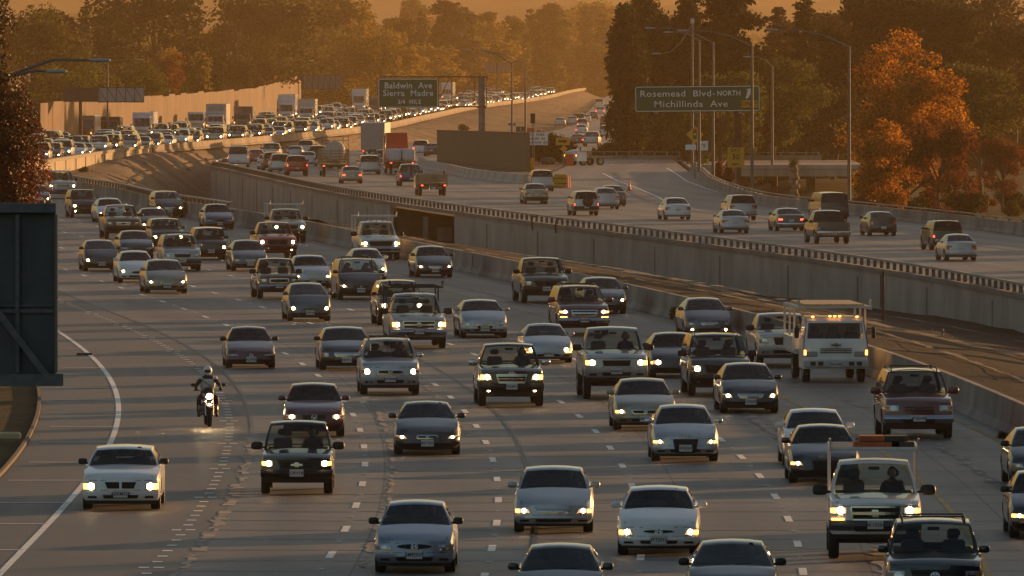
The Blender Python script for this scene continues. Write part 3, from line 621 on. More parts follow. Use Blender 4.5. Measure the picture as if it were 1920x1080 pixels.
CAR = dict(
 sedan=dict(L=4.7,W=1.79,H=1.45,zb=.21,hf=.70,hb=.96,belt=.98,deck=1.03,wb=2.72,fo=.93,r=.32,cowl=1.22,atop=2.02,rtop=3.28,rbase=4.05,xr=.66,bow=.30,kind='sedan'),
 coupe=dict(L=4.4,W=1.74,H=1.34,zb=.19,hf=.62,hb=.88,belt=.90,deck=.95,wb=2.58,fo=.92,r=.31,cowl=1.3,atop=2.1,rtop=3.0,rbase=3.85,xr=.64,bow=.32,kind='sedan'),
 hatch=dict(L=4.45,W=1.73,H=1.49,zb=.20,hf=.72,hb=1.0,belt=1.02,deck=1.12,wb=2.7,fo=.88,r=.31,cowl=.95,atop=1.9,rtop=3.3,rbase=4.25,xr=.66,bow=.34,kind='hatch'),
 wagon=dict(L=5.0,W=1.88,H=1.48,zb=.22,hf=.80,hb=1.0,belt=1.03,deck=1.05,wb=3.05,fo=.95,r=.36,cowl=1.5,atop=2.2,rtop=4.5,rbase=4.85,xr=.68,bow=.18,kind='suv'),
 suv=dict(L=4.75,W=1.86,H=1.76,zb=.30,hf=.98,hb=1.12,belt=1.14,deck=1.14,wb=2.75,fo=.88,r=.37,cowl=1.25,atop=1.88,rtop=4.4,rbase=4.68,xr=.74,bow=.20,kind='suv'),
 bigsuv=dict(L=5.2,W=2.0,H=1.92,zb=.36,hf=1.08,hb=1.22,belt=1.24,deck=1.24,wb=3.02,fo=.98,r=.40,cowl=1.38,atop=2.0,rtop=4.9,rbase=5.14,xr=.76,bow=.17,kind='suv'),
 minivan=dict(L=4.9,W=1.93,H=1.75,zb=.24,hf=.82,hb=1.12,belt=1.12,deck=1.12,wb=3.0,fo=.95,r=.34,cowl=1.0,atop=1.95,rtop=4.6,rbase=4.84,xr=.74,bow=.30,kind='suv'),
 van=dict(L=5.6,W=2.0,H=2.08,zb=.32,hf=1.05,hb=1.25,belt=1.28,deck=1.28,wb=3.4,fo=.9,r=.37,cowl=.9,atop=1.5,rtop=5.4,rbase=5.55,xr=.80,bow=.15,kind='suv'),
 boxy=dict(L=3.95,W=1.69,H=1.64,zb=.22,hf=.92,hb=1.05,belt=1.06,deck=1.06,wb=2.5,fo=.75,r=.31,cowl=.85,atop=1.25,rtop=3.75,rbase=3.9,xr=.80,bow=.14,kind='suv'),
 pickup=dict(L=5.6,W=2.0,H=1.92,zb=.40,hf=1.08,hb=1.22,belt=1.24,deck=1.24,wb=3.55,fo=.95,r=.41,cowl=1.42,atop=2.05,rtop=3.25,rbase=3.42,xr=.74,bow=.15,kind='pickup',cabend=3.55),
 smallpickup=dict(L=5.0,W=1.76,H=1.70,zb=.36,hf=.95,hb=1.06,belt=1.08,deck=1.06,wb=3.1,fo=.85,r=.36,cowl=1.3,atop=1.9,rtop=2.95,rbase=3.1,xr=.72,bow=.16,kind='pickup',cabend=3.25),
)
def text_mesh(s, size, mat, name, parent, loc, rot=(R(90),0,0), align='CENTER', ext=.0, bold=0.0, xs=1.0, width=None):
    if width: xs = -width
    cu = bpy.data.curves.new(name, 'FONT'); cu.body = s; cu.size = size; cu.align_x = align; cu.align_y = 'CENTER'; cu.extrude = ext; cu.offset = bold; cu.resolution_u = 2; cu.space_character = 1.06
    ob = bpy.data.objects.new(name, cu); C.objects.link(ob); bpy.context.view_layer.update()
    me = bpy.data.meshes.new_from_object(ob.evaluated_get(bpy.context.evaluated_depsgraph_get())); C.objects.unlink(ob); bpy.data.objects.remove(ob); bpy.data.curves.remove(cu)
    me.materials.clear(); me.materials.append(mat); o = bpy.data.objects.new(name, me); C.objects.link(o); o.parent = parent; o.location = loc; o.rotation_euler = rot; o.scale = ((-xs/max(.01, o.dimensions.x) if xs < 0 else xs),1,1)
    return o
_PT = {}
def plate_letters(s, parent, loc, back=False):
    if s not in _PT:
        _PT[s] = text_mesh(s, .105, m_ink, 'lettering', parent, loc, (R(90),0,0), bold=.003); o = _PT[s]
    else:
        o = _PT[s].copy(); C.objects.link(o); o.parent = parent; o.location = loc
    o.rotation_euler = (R(90),0,R(180) if back else 0); return o
WHEELS = {}
def wheel_parts(r, parent, x, y, side):
    k = round(r, 2); 
    if k not in WHEELS:
        t = MB().lathe([(r*.62,-.11),(r*.94,-.112),(r,-.08),(r,.08),(r*.94,.112),(r*.62,.11)], (0,0,0), 'x', 22).build('tyre', m_rub, sm=40)
        b = MB().lathe([(r*.64,.105),(r*.60,.07),(r*.2,.06),(0.01,.085)], (0,0,0), 'x', 20)
        for i in range(6):
            a = i*math.pi/3; b.add([(.112, math.cos(a+d)*q, math.sin(a+d)*q) for d, q in ((-.3,r*.15),(.3,r*.15),(.13,r*.6),(-.13,r*.6))], [(0,1,2,3)])
        rr = b.build('rim', m_alloy, sm=40); WHEELS[k] = (t.data, rr.data); bpy.data.objects.remove(t); bpy.data.objects.remove(rr)
    t = bpy.data.objects.new('wheel', WHEELS[k][0]); C.objects.link(t); t.parent = parent; t.location = (x, y, r); t.rotation_euler = (0,0,0 if side > 0 else math.pi)
    q = bpy.data.objects.new('rim', WHEELS[k][1]); C.objects.link(q); q.parent = t
    return t
def emblem(b, kind, fx, z, s=.075):
    # small badge shapes in the xz plane; fx(x,z) gives the y
    def ring(cx, cz, rx, rz, w=.014, n=18):
        P = []
        for i in range(n):
            a = 2*math.pi*i/n
            for k in (1, 1-w/min(rx, rz)): X, Z = cx+rx*k*math.cos(a), cz+rz*k*math.sin(a); P.append((X, fx(X, Z), Z))
        b.add(P, [(2*i, 2*i+1, (2*i+3) % (2*n), (2*i+2) % (2*n)) for i in range(n)])
    def seg(x0, z0, x1, z1, w=.014):
        dx, dz = x1-x0, z1-z0; l = math.hypot(dx, dz); nx, nz = -dz/l*w/2, dx/l*w/2
        b.add([(X, fx(X, Z), Z) for X, Z in ((x0+nx,z0+nz),(x0-nx,z0-nz),(x1-nx,z1-nz),(x1+nx,z1+nz))], [(0,1,2,3)])
    if kind == 'rings':
        for i in range(4): ring((i-1.5)*s*1.35, z, s*.95, s*.95)
    elif kind == 'ovals': ring(0, z, s*1.25, s*.85); ring(0, z, s*.42, s*.78, .012); ring(0, z+s*.3, s*.85, s*.35, .012)
    elif kind == 'circle': ring(0, z, s, s); seg(-s*.6,z+s*.55,-s*.2,z-s*.6); seg(-s*.2,z-s*.6,0,z); seg(0,z,s*.2,z-s*.6); seg(s*.2,z-s*.6,s*.6,z+s*.55)
    elif kind == 'h': ring(0, z, s, s*.85); seg(-s*.42,z-s*.5,-s*.42,z+s*.55,.02); seg(s*.42,z-s*.5,s*.42,z+s*.55,.02); seg(-s*.4,z,s*.4,z,.02)
    elif kind == 'oval':
        P = [(0, fx(0,z), z)]+[(s*1.7*math.cos(2*math.pi*i/18), fx(s*1.7*math.cos(2*math.pi*i/18), z), z+s*.62*math.sin(2*math.pi*i/18)) for i in range(18)]
        b.add(P, [(0, i+1, (i+1) % 18+1) for i in range(18)])
    elif kind == 'bowtie':
        P = [(-2,-.35),(-.75,-.35),(-.6,-.8),(.75,-.8),(.75,-.35),(2,-.35),(1.8,.35),(.75,.35),(.6,.8),(-.75,.8),(-.75,.35),(-1.8,.35)]
        b.add([(x*s, fx(x*s, z+q*s), z+q*s) for x, q in P], [(0,1,10,11),(1,2,3,4),(1,4,7,10),(7,8,9,10),(4,5,6,7)])
    elif kind == 'wing': ring(0, z, s*1.5, s*.55, .012); seg(-s*.9,z-s*.3,-.01,z+s*.3); seg(s*.9,z-s*.3,.01,z+s*.3)
def build_car(sp, loc, rz, name, label, cat, group=None, lod=0):
    s = dict(CAR[sp['type']]); s.update({k: v for k, v in sp.items() if k in s})
    jr = random.Random(label); s['cowl'] += jr.uniform(-.12, .12); s['atop'] += jr.uniform(-.08, .10); s['H'] *= jr.uniform(.985, 1.015); s['hf'] += jr.uniform(-.03, .04); s['xr'] += jr.uniform(-.03, .03); s['bow'] += jr.uniform(-.05, .06)
    L, W, H, zb = s['L'], s['W'], s['H'], s['zb']; w = W/2; kind = s['kind']; lift = sp.get('lift', 0); r = s['r']*sp.get('tyre', 1.0)
    pm = paint(sp['col']); rear_view = sp.get('rear', False)
    bed = kind == 'pickup'
    Rt = Matrix.Rotation(rz, 4, 'Z')
    t = empty(name, loc, rz); tag(t, label, cat, group)
    oy = -(s['fo'] if not rear_view else (s['fo']+s['wb']))        # origin at the axle nearest the viewer
    fy1, fy2 = s['fo'], s['fo']+s['wb']
    belt, deck = s['belt'], s['deck']
    if kind in ('sedan',): sh = lin([0, .25, s['cowl'], s['rbase']-.3, s['rbase'], L-.2, L], [s['hf']-.06, s['hf']+.05, s['hb'], belt, deck, deck-.02, deck-.09])
    elif bed: sh = lin([0, .2, s['cowl'], s['rbase'], L], [s['hf']-.05, s['hf']+.03, s['hb'], belt, deck])
    else: sh = lin([0, .2, s['cowl'], s['rbase'], L], [s['hf']-.06, s['hf']+.04, s['hb'], belt, deck-.02])
    if bed or kind == 'suv': prof = [(0,.93),(.12,.985),(.35,1.0),(.6,.995),(.82,.985),(1,.955)]
    else: prof = [(0,.90),(.12,.97),(.35,1.0),(.58,.998),(.80,.975),(1,.925)]
    bowf, bowr = s['bow'], s['bow']*.7
    hf = sh(0)
    nose = lin([0,.12,.3,.42,.5,.75,1.0], [.12,.06,.01,.0,.03,.035,.075 if kind != 'pickup' else .05])
    tailp = lin([0,.12,.35,.45,.55,1.0], [.08,.03,0,.0,.06,.09])
    def fy(x, z): q = min(1, abs(x)/w); return bowf*q**2.6+nose((z-zb)/(hf-zb))
    def ry(x, z): q = min(1, abs(x)/w); return bowr*q**3+tailp((z-zb)/(sh(L)-zb))
    def YY(y, x, z): return y+fy(x, z)*max(0, 1-y/.9)-ry(x, z)*max(0, 1-(L-y)/.9)
    def taper(y): return 1-.045*max(0, 1-y/.9)**2-.05*max(0, 1-(L-y)/.9)**2
    Ra = r+.07
    def arch(y):
        z = zb
        for c in (fy1, fy2):
            if abs(y-c) < Ra: z = max(z, r-lift+math.sqrt(Ra*Ra-(y-c)**2))
        return z
    st = {0, .18, .4, L-.4, L-.18, L, s['cowl'], s['atop'], s['rbase']}
    for c in (fy1, fy2):
        for a in (-1,-.98,-.85,-.5,0,.5,.85,.98,1): st.add(round(c+a*Ra*1.001, 3))
    for y in (1.9, 2.3, 2.6, 2.95): st.add(y)
    if bed: st |= {s['cabend'], s['cabend']+.04, L-.08}
    if kind == 'sedan': st |= {s['rbase']+.08}
    st = sorted(y for y in st if 0 <= y <= L)
    cols = [-1,-.86,-.6,-.3,0,.3,.6,.86,1]
    def ring(y):
        zs = sh(y); zc = arch(y); out = []
        for f, xf in prof:
            z = max(lerp(zb, zs, f), zc); x = w*xf*taper(y); out.append((x, z))
        return out
    b = MB(); rings = [ring(y) for y in st]
    for sgn in (1, -1):
        V = [(sgn*x, YY(y, x, z)+oy, z+lift) for y, rg in zip(st, rings) for x, z in rg]; n = len(prof)
        fs = [(k*n+j, (k+1)*n+j, (k+1)*n+j+1, k*n+j+1) for k in range(len(st)-1) for j in range(n-1)]
        b.add(V, fs if sgn > 0 else [f[::-1] for f in fs])
    def topz(y, c):
        x = c; zs = sh(y); crown = .05 if y < s['cowl']+.3 or kind == 'sedan' else .015
        if bed and y > s['cabend']+.02 and y < L-.05: return zs-.45 if abs(c) < .87 else zs
        return zs+crown*(1-x*x)
    V = []; 
    for y, rg in zip(st, rings):
        xj = rg[-1][0]
        for c in cols: z = topz(y, c); V.append((xj*c, YY(y, xj*c, rg[-1][1])+oy, z+lift))
    n = len(cols)
    for k in range(len(st)-1):
        ym = (st[k]+st[k+1])/2; ins = s['cowl']+.25 < ym < s['rbase']-.1
        b.add([V[k*n+i] for i in range(n)]+[V[(k+1)*n+i] for i in range(n)], [(i, i+1, n+i+1, n+i) for i in range(n-1) if not (ins and 0 < i < n-2)], 0)
        if ins or (bed and ym > s['cabend']): b.add([V[k*n+i] for i in range(1, n-1)]+[V[(k+1)*n+i] for i in range(1, n-1)], [(i, i+1, n-2+i+1, n-2+i) for i in range(n-3)], 1) if ins else None
    for yk, e in ((0, 0), (len(st)-1, 1)):     # nose and tail faces
        rg = rings[yk]; y = st[yk]; P = []
        for j, (x, z) in enumerate(rg):
            for c in cols: zz = topz(y, c) if j == len(rg)-1 else z; P.append((x*c, YY(y, x*c, z)+oy, zz+lift))
        fs = [(j*n+i, j*n+i+1, (j+1)*n+i+1, (j+1)*n+i) for j in range(len(rg)-1) for i in range(n-1)]
        b.add(P, fs if e == 0 else [f[::-1] for f in fs])
    b.box((0, L/2+oy, zb+.06+lift), (W*.8, L-.5, .05), 1)
    if lift: 
        for c in (fy1, fy2): b.box((0, c+oy, r), (W*.8, .14, .14), 1)
    body = b.build('body', [pm, m_int], t, sm=38, weld=True)
    # greenhouse
    xg, xr = w*.90, w*s['xr']*1.02
    if bed or kind == 'suv': xg = w*.93
    cw, at_, rt, rb = s['cowl'], s['atop'], s['rtop'], s['rbase']; bb = .16; bt = .07
    def rz_(u, q): return H-.045*u*u-.05*(2*q-1)**2
    def bul(v): return .025*math.sin(math.pi*v)
    def ws(u, v): return (u*(lerp(xg, xr, v)+bul(v)), lerp(cw+bb*u*u, at_+bt*u*u, v)+oy, lerp(sh(cw)-.03, rz_(u, 0), v)+lift)
    rk = .07
    def rw(u, v): return (u*(lerp(xg, xr, v)+bul(v)), lerp(rb-rk*u*u, rt-rk*u*u, v)+oy, lerp(sh(rb)-.03, rz_(u, 1), v)+lift)
    def sw(sgn): 
        def f(q, v):
            y0, y1 = lerp(cw+bb, rb-rk, q), lerp(at_+bt, rt-rk, q)
            return (sgn*(lerp(xg, xr, v)+bul(v)), lerp(y0, y1, v)+oy, lerp(lerp(sh(cw)-.03, sh(rb)-.03, q), rz_(1, q), v)+lift)
        return f
    def rf(u, q): return (u*xr, lerp(at_+bt*u*u, rt-rk*u*u, q)+oy, rz_(u, q)+lift)
    us = [-1,-.94,-.5,0,.5,.94,1]; vs = [0,.035,.10,.4,.7,.92,.94,1]
    gw = lambda u, v: abs(u) < .94 and .035 < v < .94
    sp_ = .50 if not bed else .56
    if sp['type'] in ('smallpickup',) : sp_ = .62
    qs = [0,.05,sp_-.03,sp_+.02,.90,1] if kind != 'suv' else [0,.04,.36,.39,.66,.69,.95,1]
    if sp['type'] == 'van' and not sp.get('windows'): gq = lambda q, v: .04 < q < .2 and .10 < v < .90
    elif kind == 'suv': gq = lambda q, v: (.04 < q < .36 or .39 < q < .66 or .69 < q < .95) and .10 < v < .92
    else: gq = lambda q, v: (.05 < q < sp_-.03 or sp_+.02 < q < .90) and .10 < v < .92
    if sp['type'] == 'van': qs = [0,.04,.2,.5,1]
    b = MB(); b.grid(ws, us, vs, skip=gw); b.grid(rw, us, vs, skip=gw, flip=True)
    for sgn in (1, -1): b.grid(sw(sgn), qs, vs, skip=gq, flip=sgn < 0)
    b.grid(rf, us, [0,.15,.5,.85,1])
    b.build('cabin_frame', paint(sp['top']) if sp.get('top') else pm, t, sm=45, weld=True)
    b = MB(); b.grid(ws, us, vs, only=gw); b.build('windshield', m_glass, t, sm=60)
    b = MB(); b.grid(rw, us, vs, only=gw, flip=True); b.build('rear_window', glass('privacy glass', .06) if sp.get('privacy') else m_glass, t, sm=60)
    for sgn in (1, -1): b = MB(); b.grid(sw(sgn), qs, vs, only=gq, flip=sgn < 0); b.build('side_window', glass('privacy glass', .06) if sp.get('privacy') else m_glass, t, sm=60)
    # cabin: seats with headrests
    ys = cw+1.15 if cw+1.15 < rb-.35 else rb-.4
    b = MB()
    for sx in (-.38, .38):
        b.box((sx*W/1.8, ys+oy, belt+lift+.05*(H-belt)), (.46,.14,.6*(H-belt)), bev=.05); b.box((sx*W/1.8, ys+oy, belt+lift+.56*(H-belt)), (.26,.1,.16), bev=.05)
    if not bed and rb-ys > 1.2:
        b.box((0, ys+.85+oy, belt+lift), (W*.66,.14,.4*(H-belt)), bev=.05)
        for sx in (-.38,.38): b.box((sx*W/1.8, ys+.85+oy, belt+lift+.38*(H-belt)), (.24,.1,.12), bev=.05)
    b.build('seats', m_seat, t, sm=40)
    b = MB(); b.box((0, lerp(cw, at_, .85)+.12+oy, lerp(belt, H, .72)+lift), (.24,.03,.07), bev=.01); b.build('rear_view_mirror', m_black, t)
    # mirrors
    mm = {'p': pm, 'c': m_chrome, 'b': m_black}[sp.get('mir', 'b' if bed else 'p')]
    ms = 1.35 if bed or sp['type'] == 'bigsuv' else 1.0; ms *= sp.get('mirs', 1)
    for sgn in (1, -1):
        b = MB(); x = sgn*(w+.035+.22*(ms-1)); b.blob((x, cw+.42+oy, belt+.07+lift), (.22*ms,.12,.15*ms), 3.2); b.bar((sgn*w*.88, cw+.42+oy, belt+.02+lift), (x, cw+.42+oy, belt+.04+lift), .05, .05)
        b.build('side_mirror', mm, t, sm=60)
    # wheels
    for c in (fy1, fy2):
        for sgn in (1, -1): wheel_parts(r, t, sgn*(w-.13), c+oy, sgn)
    # face of the car
    def fp(x, z, off=.012): return (x, YY(0, x, z)-off+oy, z+lift)
    def rp(x, z, off=.012): return (x, YY(L, x, z)+off+oy, z+lift)
    def quad(b, P, pf, m=0, n=(7,4), off=.012, round_=False, edge=None):
        (x0,z0),(x1,z1),(x2,z2),(x3,z3) = P
        def f(u, v):
            if round_:
                a, c = 2*u-1, 2*v-1; k = max(abs(a), abs(c)); l = math.hypot(a, c) or 1; a, c = a*k/l, c*k/l; u, v = (a+1)/2, (c+1)/2
            return pf(lerp(lerp(x0,x1,u), lerp(x3,x2,u), v), lerp(lerp(z0,z1,u), lerp(z3,z2,u), v), off)
        b.grid(f, [i/n[0] for i in range(n[0]+1)], [i/n[1] for i in range(n[1]+1)], m)
    def Z(q): return lerp(zb, hf, q)
    if not rear_view:
        lt = sp.get('lamp', 'slant'); lit = sp.get('lit', (1,1)); amb = sp.get('amber', 0)
        hz0, hz1 = sp.get('hz', (.62,.86)); hx0 = sp.get('hx', .60)
        for k, sgn in enumerate((-1, 1)):
            b = MB(); on = lit[k]
            if lt == 'slant': P = [(sgn*w*hx0, Z(hz0)),(sgn*w*.93, Z(hz0+.06)),(sgn*w*.965, Z(min(1, hz1+.02))),(sgn*w*(hx0+.06), Z(hz1-.02))]
            elif lt == 'tall': P = [(sgn*w*.66, Z(hz0)),(sgn*w*.94, Z(hz0)),(sgn*w*.955, Z(hz1)),(sgn*w*.68, Z(hz1))]
            elif lt == 'thin': P = [(sgn*w*.52, Z(.72)),(sgn*w*.94, Z(.74)),(sgn*w*.95, Z(.86)),(sgn*w*.54, Z(.84))]
            elif lt == 'round': P = [(sgn*w*.56, Z(.58)),(sgn*w*.90, Z(.58)),(sgn*w*.92, Z(.92)),(sgn*w*.58, Z(.92))]
            else: P = [(sgn*w*hx0, Z(hz0)),(sgn*w*.93, Z(hz0)),(sgn*w*.94, Z(hz1)),(sgn*w*hx0, Z(hz1))]
            b = MB(); quad(b, P, fp, round_=(lt == 'round'), off=.014); hl = b.build('headlight', m_lens, t, sm=60)
            cx = sum(p[0] for p in P)/4-sgn*.03*W/1.8; cz = sum(p[1] for p in P)/4; rr = min(.082, (P[2][1]-P[1][1])*.52)
            b = MB(); q = [(cx-rr, cz-rr),(cx+rr, cz-rr),(cx+rr, cz+rr),(cx-rr, cz+rr)]; quad(b, q, fp, n=(6,6), off=.020, round_=True); b.build('bulb', m_bulb if on else m_chrome, hl)
            if on:
                b = MB(); q = [(lerp(cx, p[0], .86), lerp(cz, p[1], .8)) for p in P]; quad(b, q, fp, off=.017, n=(6,3)); b.build('reflector', m_lit if on == 1 else m_amber, hl)
            b = MB()
            xs_ = (.84,.95) if lt != 'round' else (.90,.96)
            quad(b, [(sgn*w*xs_[0], Z(hz0+.03)),(sgn*w*xs_[1], Z(hz0+.05)),(sgn*w*(xs_[1]+.005), Z(hz1-.04)),(sgn*w*xs_[0], Z(hz1-.05))], fp, off=.022, n=(3,2)); b.build('turn_signal', m_amber if amb == 2 or (amb and on) else m_ambo, hl)
            if amb == 3: b = MB(); quad(b, [(sgn*w*.66, Z(.48)),(sgn*w*.93, Z(.48)),(sgn*w*.93, Z(.56)),(sgn*w*.66, Z(.56))], fp, off=.02); b.build('turn_signal', m_amber, t)
            if sp.get('fog'):
                b = MB(); q = .05; c = sgn*w*.70; quad(b, [(c-q, Z(.18)-q),(c+q, Z(.18)-q),(c+q, Z(.18)+q),(c-q, Z(.18)+q)], fp, n=(6,6), off=.03, round_=True); b.build('fog_light', m_bulb if sp['fog'] == 2 else m_lens, t)
        # grille
        gk = sp.get('grille', 'bars'); gz0, gz1 = sp.get('gz', (.60,.86)); gx = sp.get('gx', .46); gb = sp.get('gb', .85)
        b = MB(); P = [(-w*gx*gb, Z(gz0)),(w*gx*gb, Z(gz0)),(w*gx, Z(gz1)),(-w*gx, Z(gz1))]
        quad(b, P, fp, n=(10,3), off=.010, round_=(gk == 'oval')); g = b.build('grille', m_mesh, t, sm=60)
        b = MB()
        nb = sp.get('nbars', 3)
        if gk in ('bars',) :
            for i in range(nb):
                q = (i+.5)/nb; z = lerp(Z(gz0), Z(gz1), q); xx = lerp(w*gx*gb, w*gx, q); bh = .017 if nb <= 3 else .008; quad(b, [(-xx, z-bh),(xx, z-bh),(xx, z+bh),(-xx, z+bh)], fp, n=(10,1), off=.022)
        if gk == 'split': quad(b, [(-.03, Z(gz0)),(.03, Z(gz0)),(.03, Z(gz1)),(-.03, Z(gz1))], fp, n=(1,2), off=.022); z = (Z(gz0)+Z(gz1))/2
        if gk == 'cross': z = (Z(gz0)+Z(gz1))/2; quad(b, [(-w*gx, z-.03),(w*gx, z-.03),(w*gx, z+.03),(-w*gx, z+.03)], fp, n=(10,1), off=.024)
        if sp.get('gframe', True):
            e = .018
            for (a0, a1, c0, c1) in ((-gx*gb, gx*gb, gz0, gz0), (-gx, gx, gz1, gz1)):
                quad(b, [(w*a0, Z(c0)-e),(w*a1, Z(c0)-e),(w*a1, Z(c0)+e),(w*a0, Z(c0)+e)], fp, n=(10,1), off=.024)
            for sg in (-1, 1): quad(b, [(sg*w*gx*gb-e, Z(gz0)),(sg*w*gx*gb+e, Z(gz0)),(sg*w*gx+e, Z(gz1)),(sg*w*gx-e, Z(gz1))], fp, n=(1,3), off=.024)
        if b.v: b.build('grille_bars', {'c': m_chrome, 'p': pm, 'b': m_black}[sp.get('gm', 'c')], g)
        if sp.get('badge'):
            b = MB(); emblem(b, sp['badge'], lambda x, z: fp(x, z, .034)[1], sp.get('bz', (Z(gz0)+Z(gz1))/2), sp.get('bs', .075)); 
            for i, p in enumerate(b.v): b.v[i] = (p[0], p[1], p[2]+lift)
            b.build('badge', prin('blue badge', (.02,.03,.09), .4) if sp['badge'] == 'oval' else m_chrome, t)
        # bumper
        bm = sp.get('bumper', 'p'); top = .50
        if bm in 'cbg':
            b = MB(); b.grid(lambda u, v: fp(u*w*.985, Z(lerp(.16, top, v)), .05*math.sin(math.pi*min(1,max(0,v)))+.03), [i/5-1 for i in range(11)], [0,.15,.5,.85,1]); 
            b.build('bumper', {'c': m_chrome, 'b': m_black, 'g': prin('grey bumper', (.08,.08,.08), .6)}[bm], t, sm=50)
        # lower intakes and skirt
        b = MB(); quad(b, [(-w*.42, Z(.14)),(w*.42, Z(.14)),(w*.46, Z(.30)),(-w*.46, Z(.30))], fp, n=(8,2), off=.012 if bm == 'p' else .085)
        if bm == 'p':
            for sg in (-1, 1): quad(b, [(sg*w*.6, Z(.14)),(sg*w*.84, Z(.14)),(sg*w*.82, Z(.25)),(sg*w*.62, Z(.25))], fp, n=(4,2))
        quad(b, [(-w*.88, Z(-.12)),(w*.88, Z(-.12)),(w*.93, Z(.04)),(-w*.93, Z(.04))], fp, n=(10,1), off=.0)
        b.build('air_intake', m_black, t, sm=60)
        b = MB()
        if bm == 'p': quad(b, [(-w*.93, Z(.515)),(w*.93, Z(.515)),(w*.93, Z(.535)),(-w*.93, Z(.535))], fp, n=(12,1), off=.004)
        quad(b, [(-w*.80, Z(.955)),(w*.80, Z(.955)),(w*.80, Z(.98)),(-w*.80, Z(.98))], fp, n=(12,1), off=.004)
        for sg in (-1, 1):
            b.add([(sg*w*.80, fy(w*.8, hf)+.02+oy, sh(.1)+.022+lift),(sg*w*.815, fy(w*.8, hf)+.02+oy, sh(.1)+.02+lift),(sg*w*.80, cw+.1+oy, sh(cw)+.022+lift),(sg*w*.785, cw+.1+oy, sh(cw)+.024+lift)], [(0,1,2,3)])
        b.build('panel_gap', m_black, t)
        # wipers
        b = MB()
        for sg in (-1, 1): b.bar((sg*.05, cw+.06+oy, sh(cw)+.05+lift), (sg*.05+sg*.5-.2, cw+.16+oy, sh(cw)+.075+lift), .02, .015)
        b.build('wipers', m_black, t)
        if sp.get('plate'):
            pz = sp.get('pz', .36); b = MB(); y = YY(0, 0, Z(pz))-.03-(.06 if bm != 'p' else 0)
            b.box((0, y+oy, Z(pz)+lift), (.34,.012,.18)); fr = b.build('licence_plate', m_plate, t)
            plate_letters(sp['plate'], fr, (0, y-.008+oy, Z(pz)-.005+lift))
    else:
        lit = sp.get('lit', (0,0)); tz = sp.get('tz', (.52,.80)); tx = sp.get('tx', .62); zt = sh(L)
        def ZR(q): return lerp(zb, zt, q)
        for k, sgn in enumerate((-1, 1)):
            P = [(sgn*w*tx, ZR(tz[0])),(sgn*w*.955, ZR(tz[0])),(sgn*w*.95, ZR(tz[1])),(sgn*w*(tx+.02), ZR(tz[1]))]
            b = MB(); quad(b, P, rp); tl = b.build('tail_light', m_red, t, sm=60)
            if lit[k]: b = MB(); quad(b, [(lerp(sum(p[0] for p in P)/4, p[0], .7), lerp(sum(p[1] for p in P)/4, p[1], .7)) for p in P], rp, off=.018); b.build('bulb', m_brake, tl)
            else: b = MB(); quad(b, [P[0], (lerp(P[0][0],P[1][0],.45), P[0][1]), (lerp(P[3][0],P[2][0],.45), lerp(P[0][1],P[3][1],.5)), (P[3][0], lerp(P[0][1],P[3][1],.5))], rp, off=.018); b.build('reverse_lens', m_lens, tl)
        bm = sp.get('bumper', 'p')
        b = MB(); b.grid(lambda u, v: rp(u*w*.985, ZR(lerp(.12 if bm != 'p' else .06, .42 if bm != 'p' else .14, v)), .03+.04*math.sin(math.pi*v)), [i/5-1 for i in range(11)], [0,.5,1], flip=True)
        b.build('bumper', {'p': m_black, 'c': m_chrome, 'b': m_black}[bm], t, sm=50)
        pz = sp.get('pz', .62 if kind == 'sedan' else .35); b = MB(); y = YY(L, 0, ZR(pz))+.02+(.06 if pz < .42 and bm != 'p' else 0)
        b.box((0, y+oy, ZR(pz)+lift), (.32,.012,.16)); b.build('licence_plate', m_plate, t)
        if bed:
            b = MB()
            quad(b, [(-w*.80, ZR(.5)),(w*.80, ZR(.5)),(w*.80, ZR(.54)),(-w*.80, ZR(.54))], rp, n=(6,1)); b.build('tailgate_gap', m_black, t)
        if sp.get('spare'):
            b = MB(); b.lathe([(.05,.2),(.28,.2),(.36,.14),(.36,0)], (-.08, L-.02+oy, .95+lift), 'y', 20); b.build('spare_wheel', m_black, t, sm=50)
        b = MB(); b.bar((-.1, L-.25+oy, sh(L)+.02+lift) if kind=='sedan' else (-.25, rb-.02+oy, sh(rb)+.03+lift), (.3, L-.25+oy, sh(L)+.02+lift) if kind=='sedan' else (.25, rb-.06+oy, sh(rb)+.05+lift), .02, .02); b.build('wipers', m_black, t)
    if sp.get('rails'):
        for sgn in (1, -1):
            b = MB(); P = [rf(sgn*.86, q) for q in (.03,.06,.5,.92,.97)]; b.tube([(p[0], p[1], p[2]+(.07 if 0 < i < 4 else .0)) for i, p in enumerate(P)], .02, 6); b.build('roof_rail', m_black if sp['rails'] == 'b' else m_steel, t, sm=60)
        for q in (.25,.75): b = MB(); p = rf(.86, q); b.bar((-p[0], p[1], p[2]+.07), (p[0], p[1], p[2]+.07), .05, .03); b.build('cross_bar', m_black, t)
    if sp.get('rack'):
        rk_ = sp['rack']; mt = {'w': prin('white rack', (.55,.54,.5), .5), 'b': m_black, 's': m_steel}[rk_]
        zt = H+.22+lift; x = w*.93
        b = MB()
        for sgn in (1, -1):
            for y in (s['cabend']+.25, L-.35): b.tube([(sgn*x, y+oy, deck+lift), (sgn*x, y+oy, zt)], .032, 6)
            b.tube([(sgn*x, .9+oy+.6, zt+.0), (sgn*x, L-.1+oy, zt)], .035, 6)
            b.tube([(sgn*x, 1.5+oy, zt), (sgn*(x+.02), 1.42+oy, zt+.22), (sgn*(x+.02), 1.9+oy, zt+.22), (sgn*x, 1.98+oy, zt)], .025, 6)
        for y in (1.55, 2.3, s['cabend']+.25, L-.35): b.tube([(-x, y+oy, zt), (x, y+oy, zt)], .03, 6)
        b.build('ladder_rack', mt, t, sm=50)
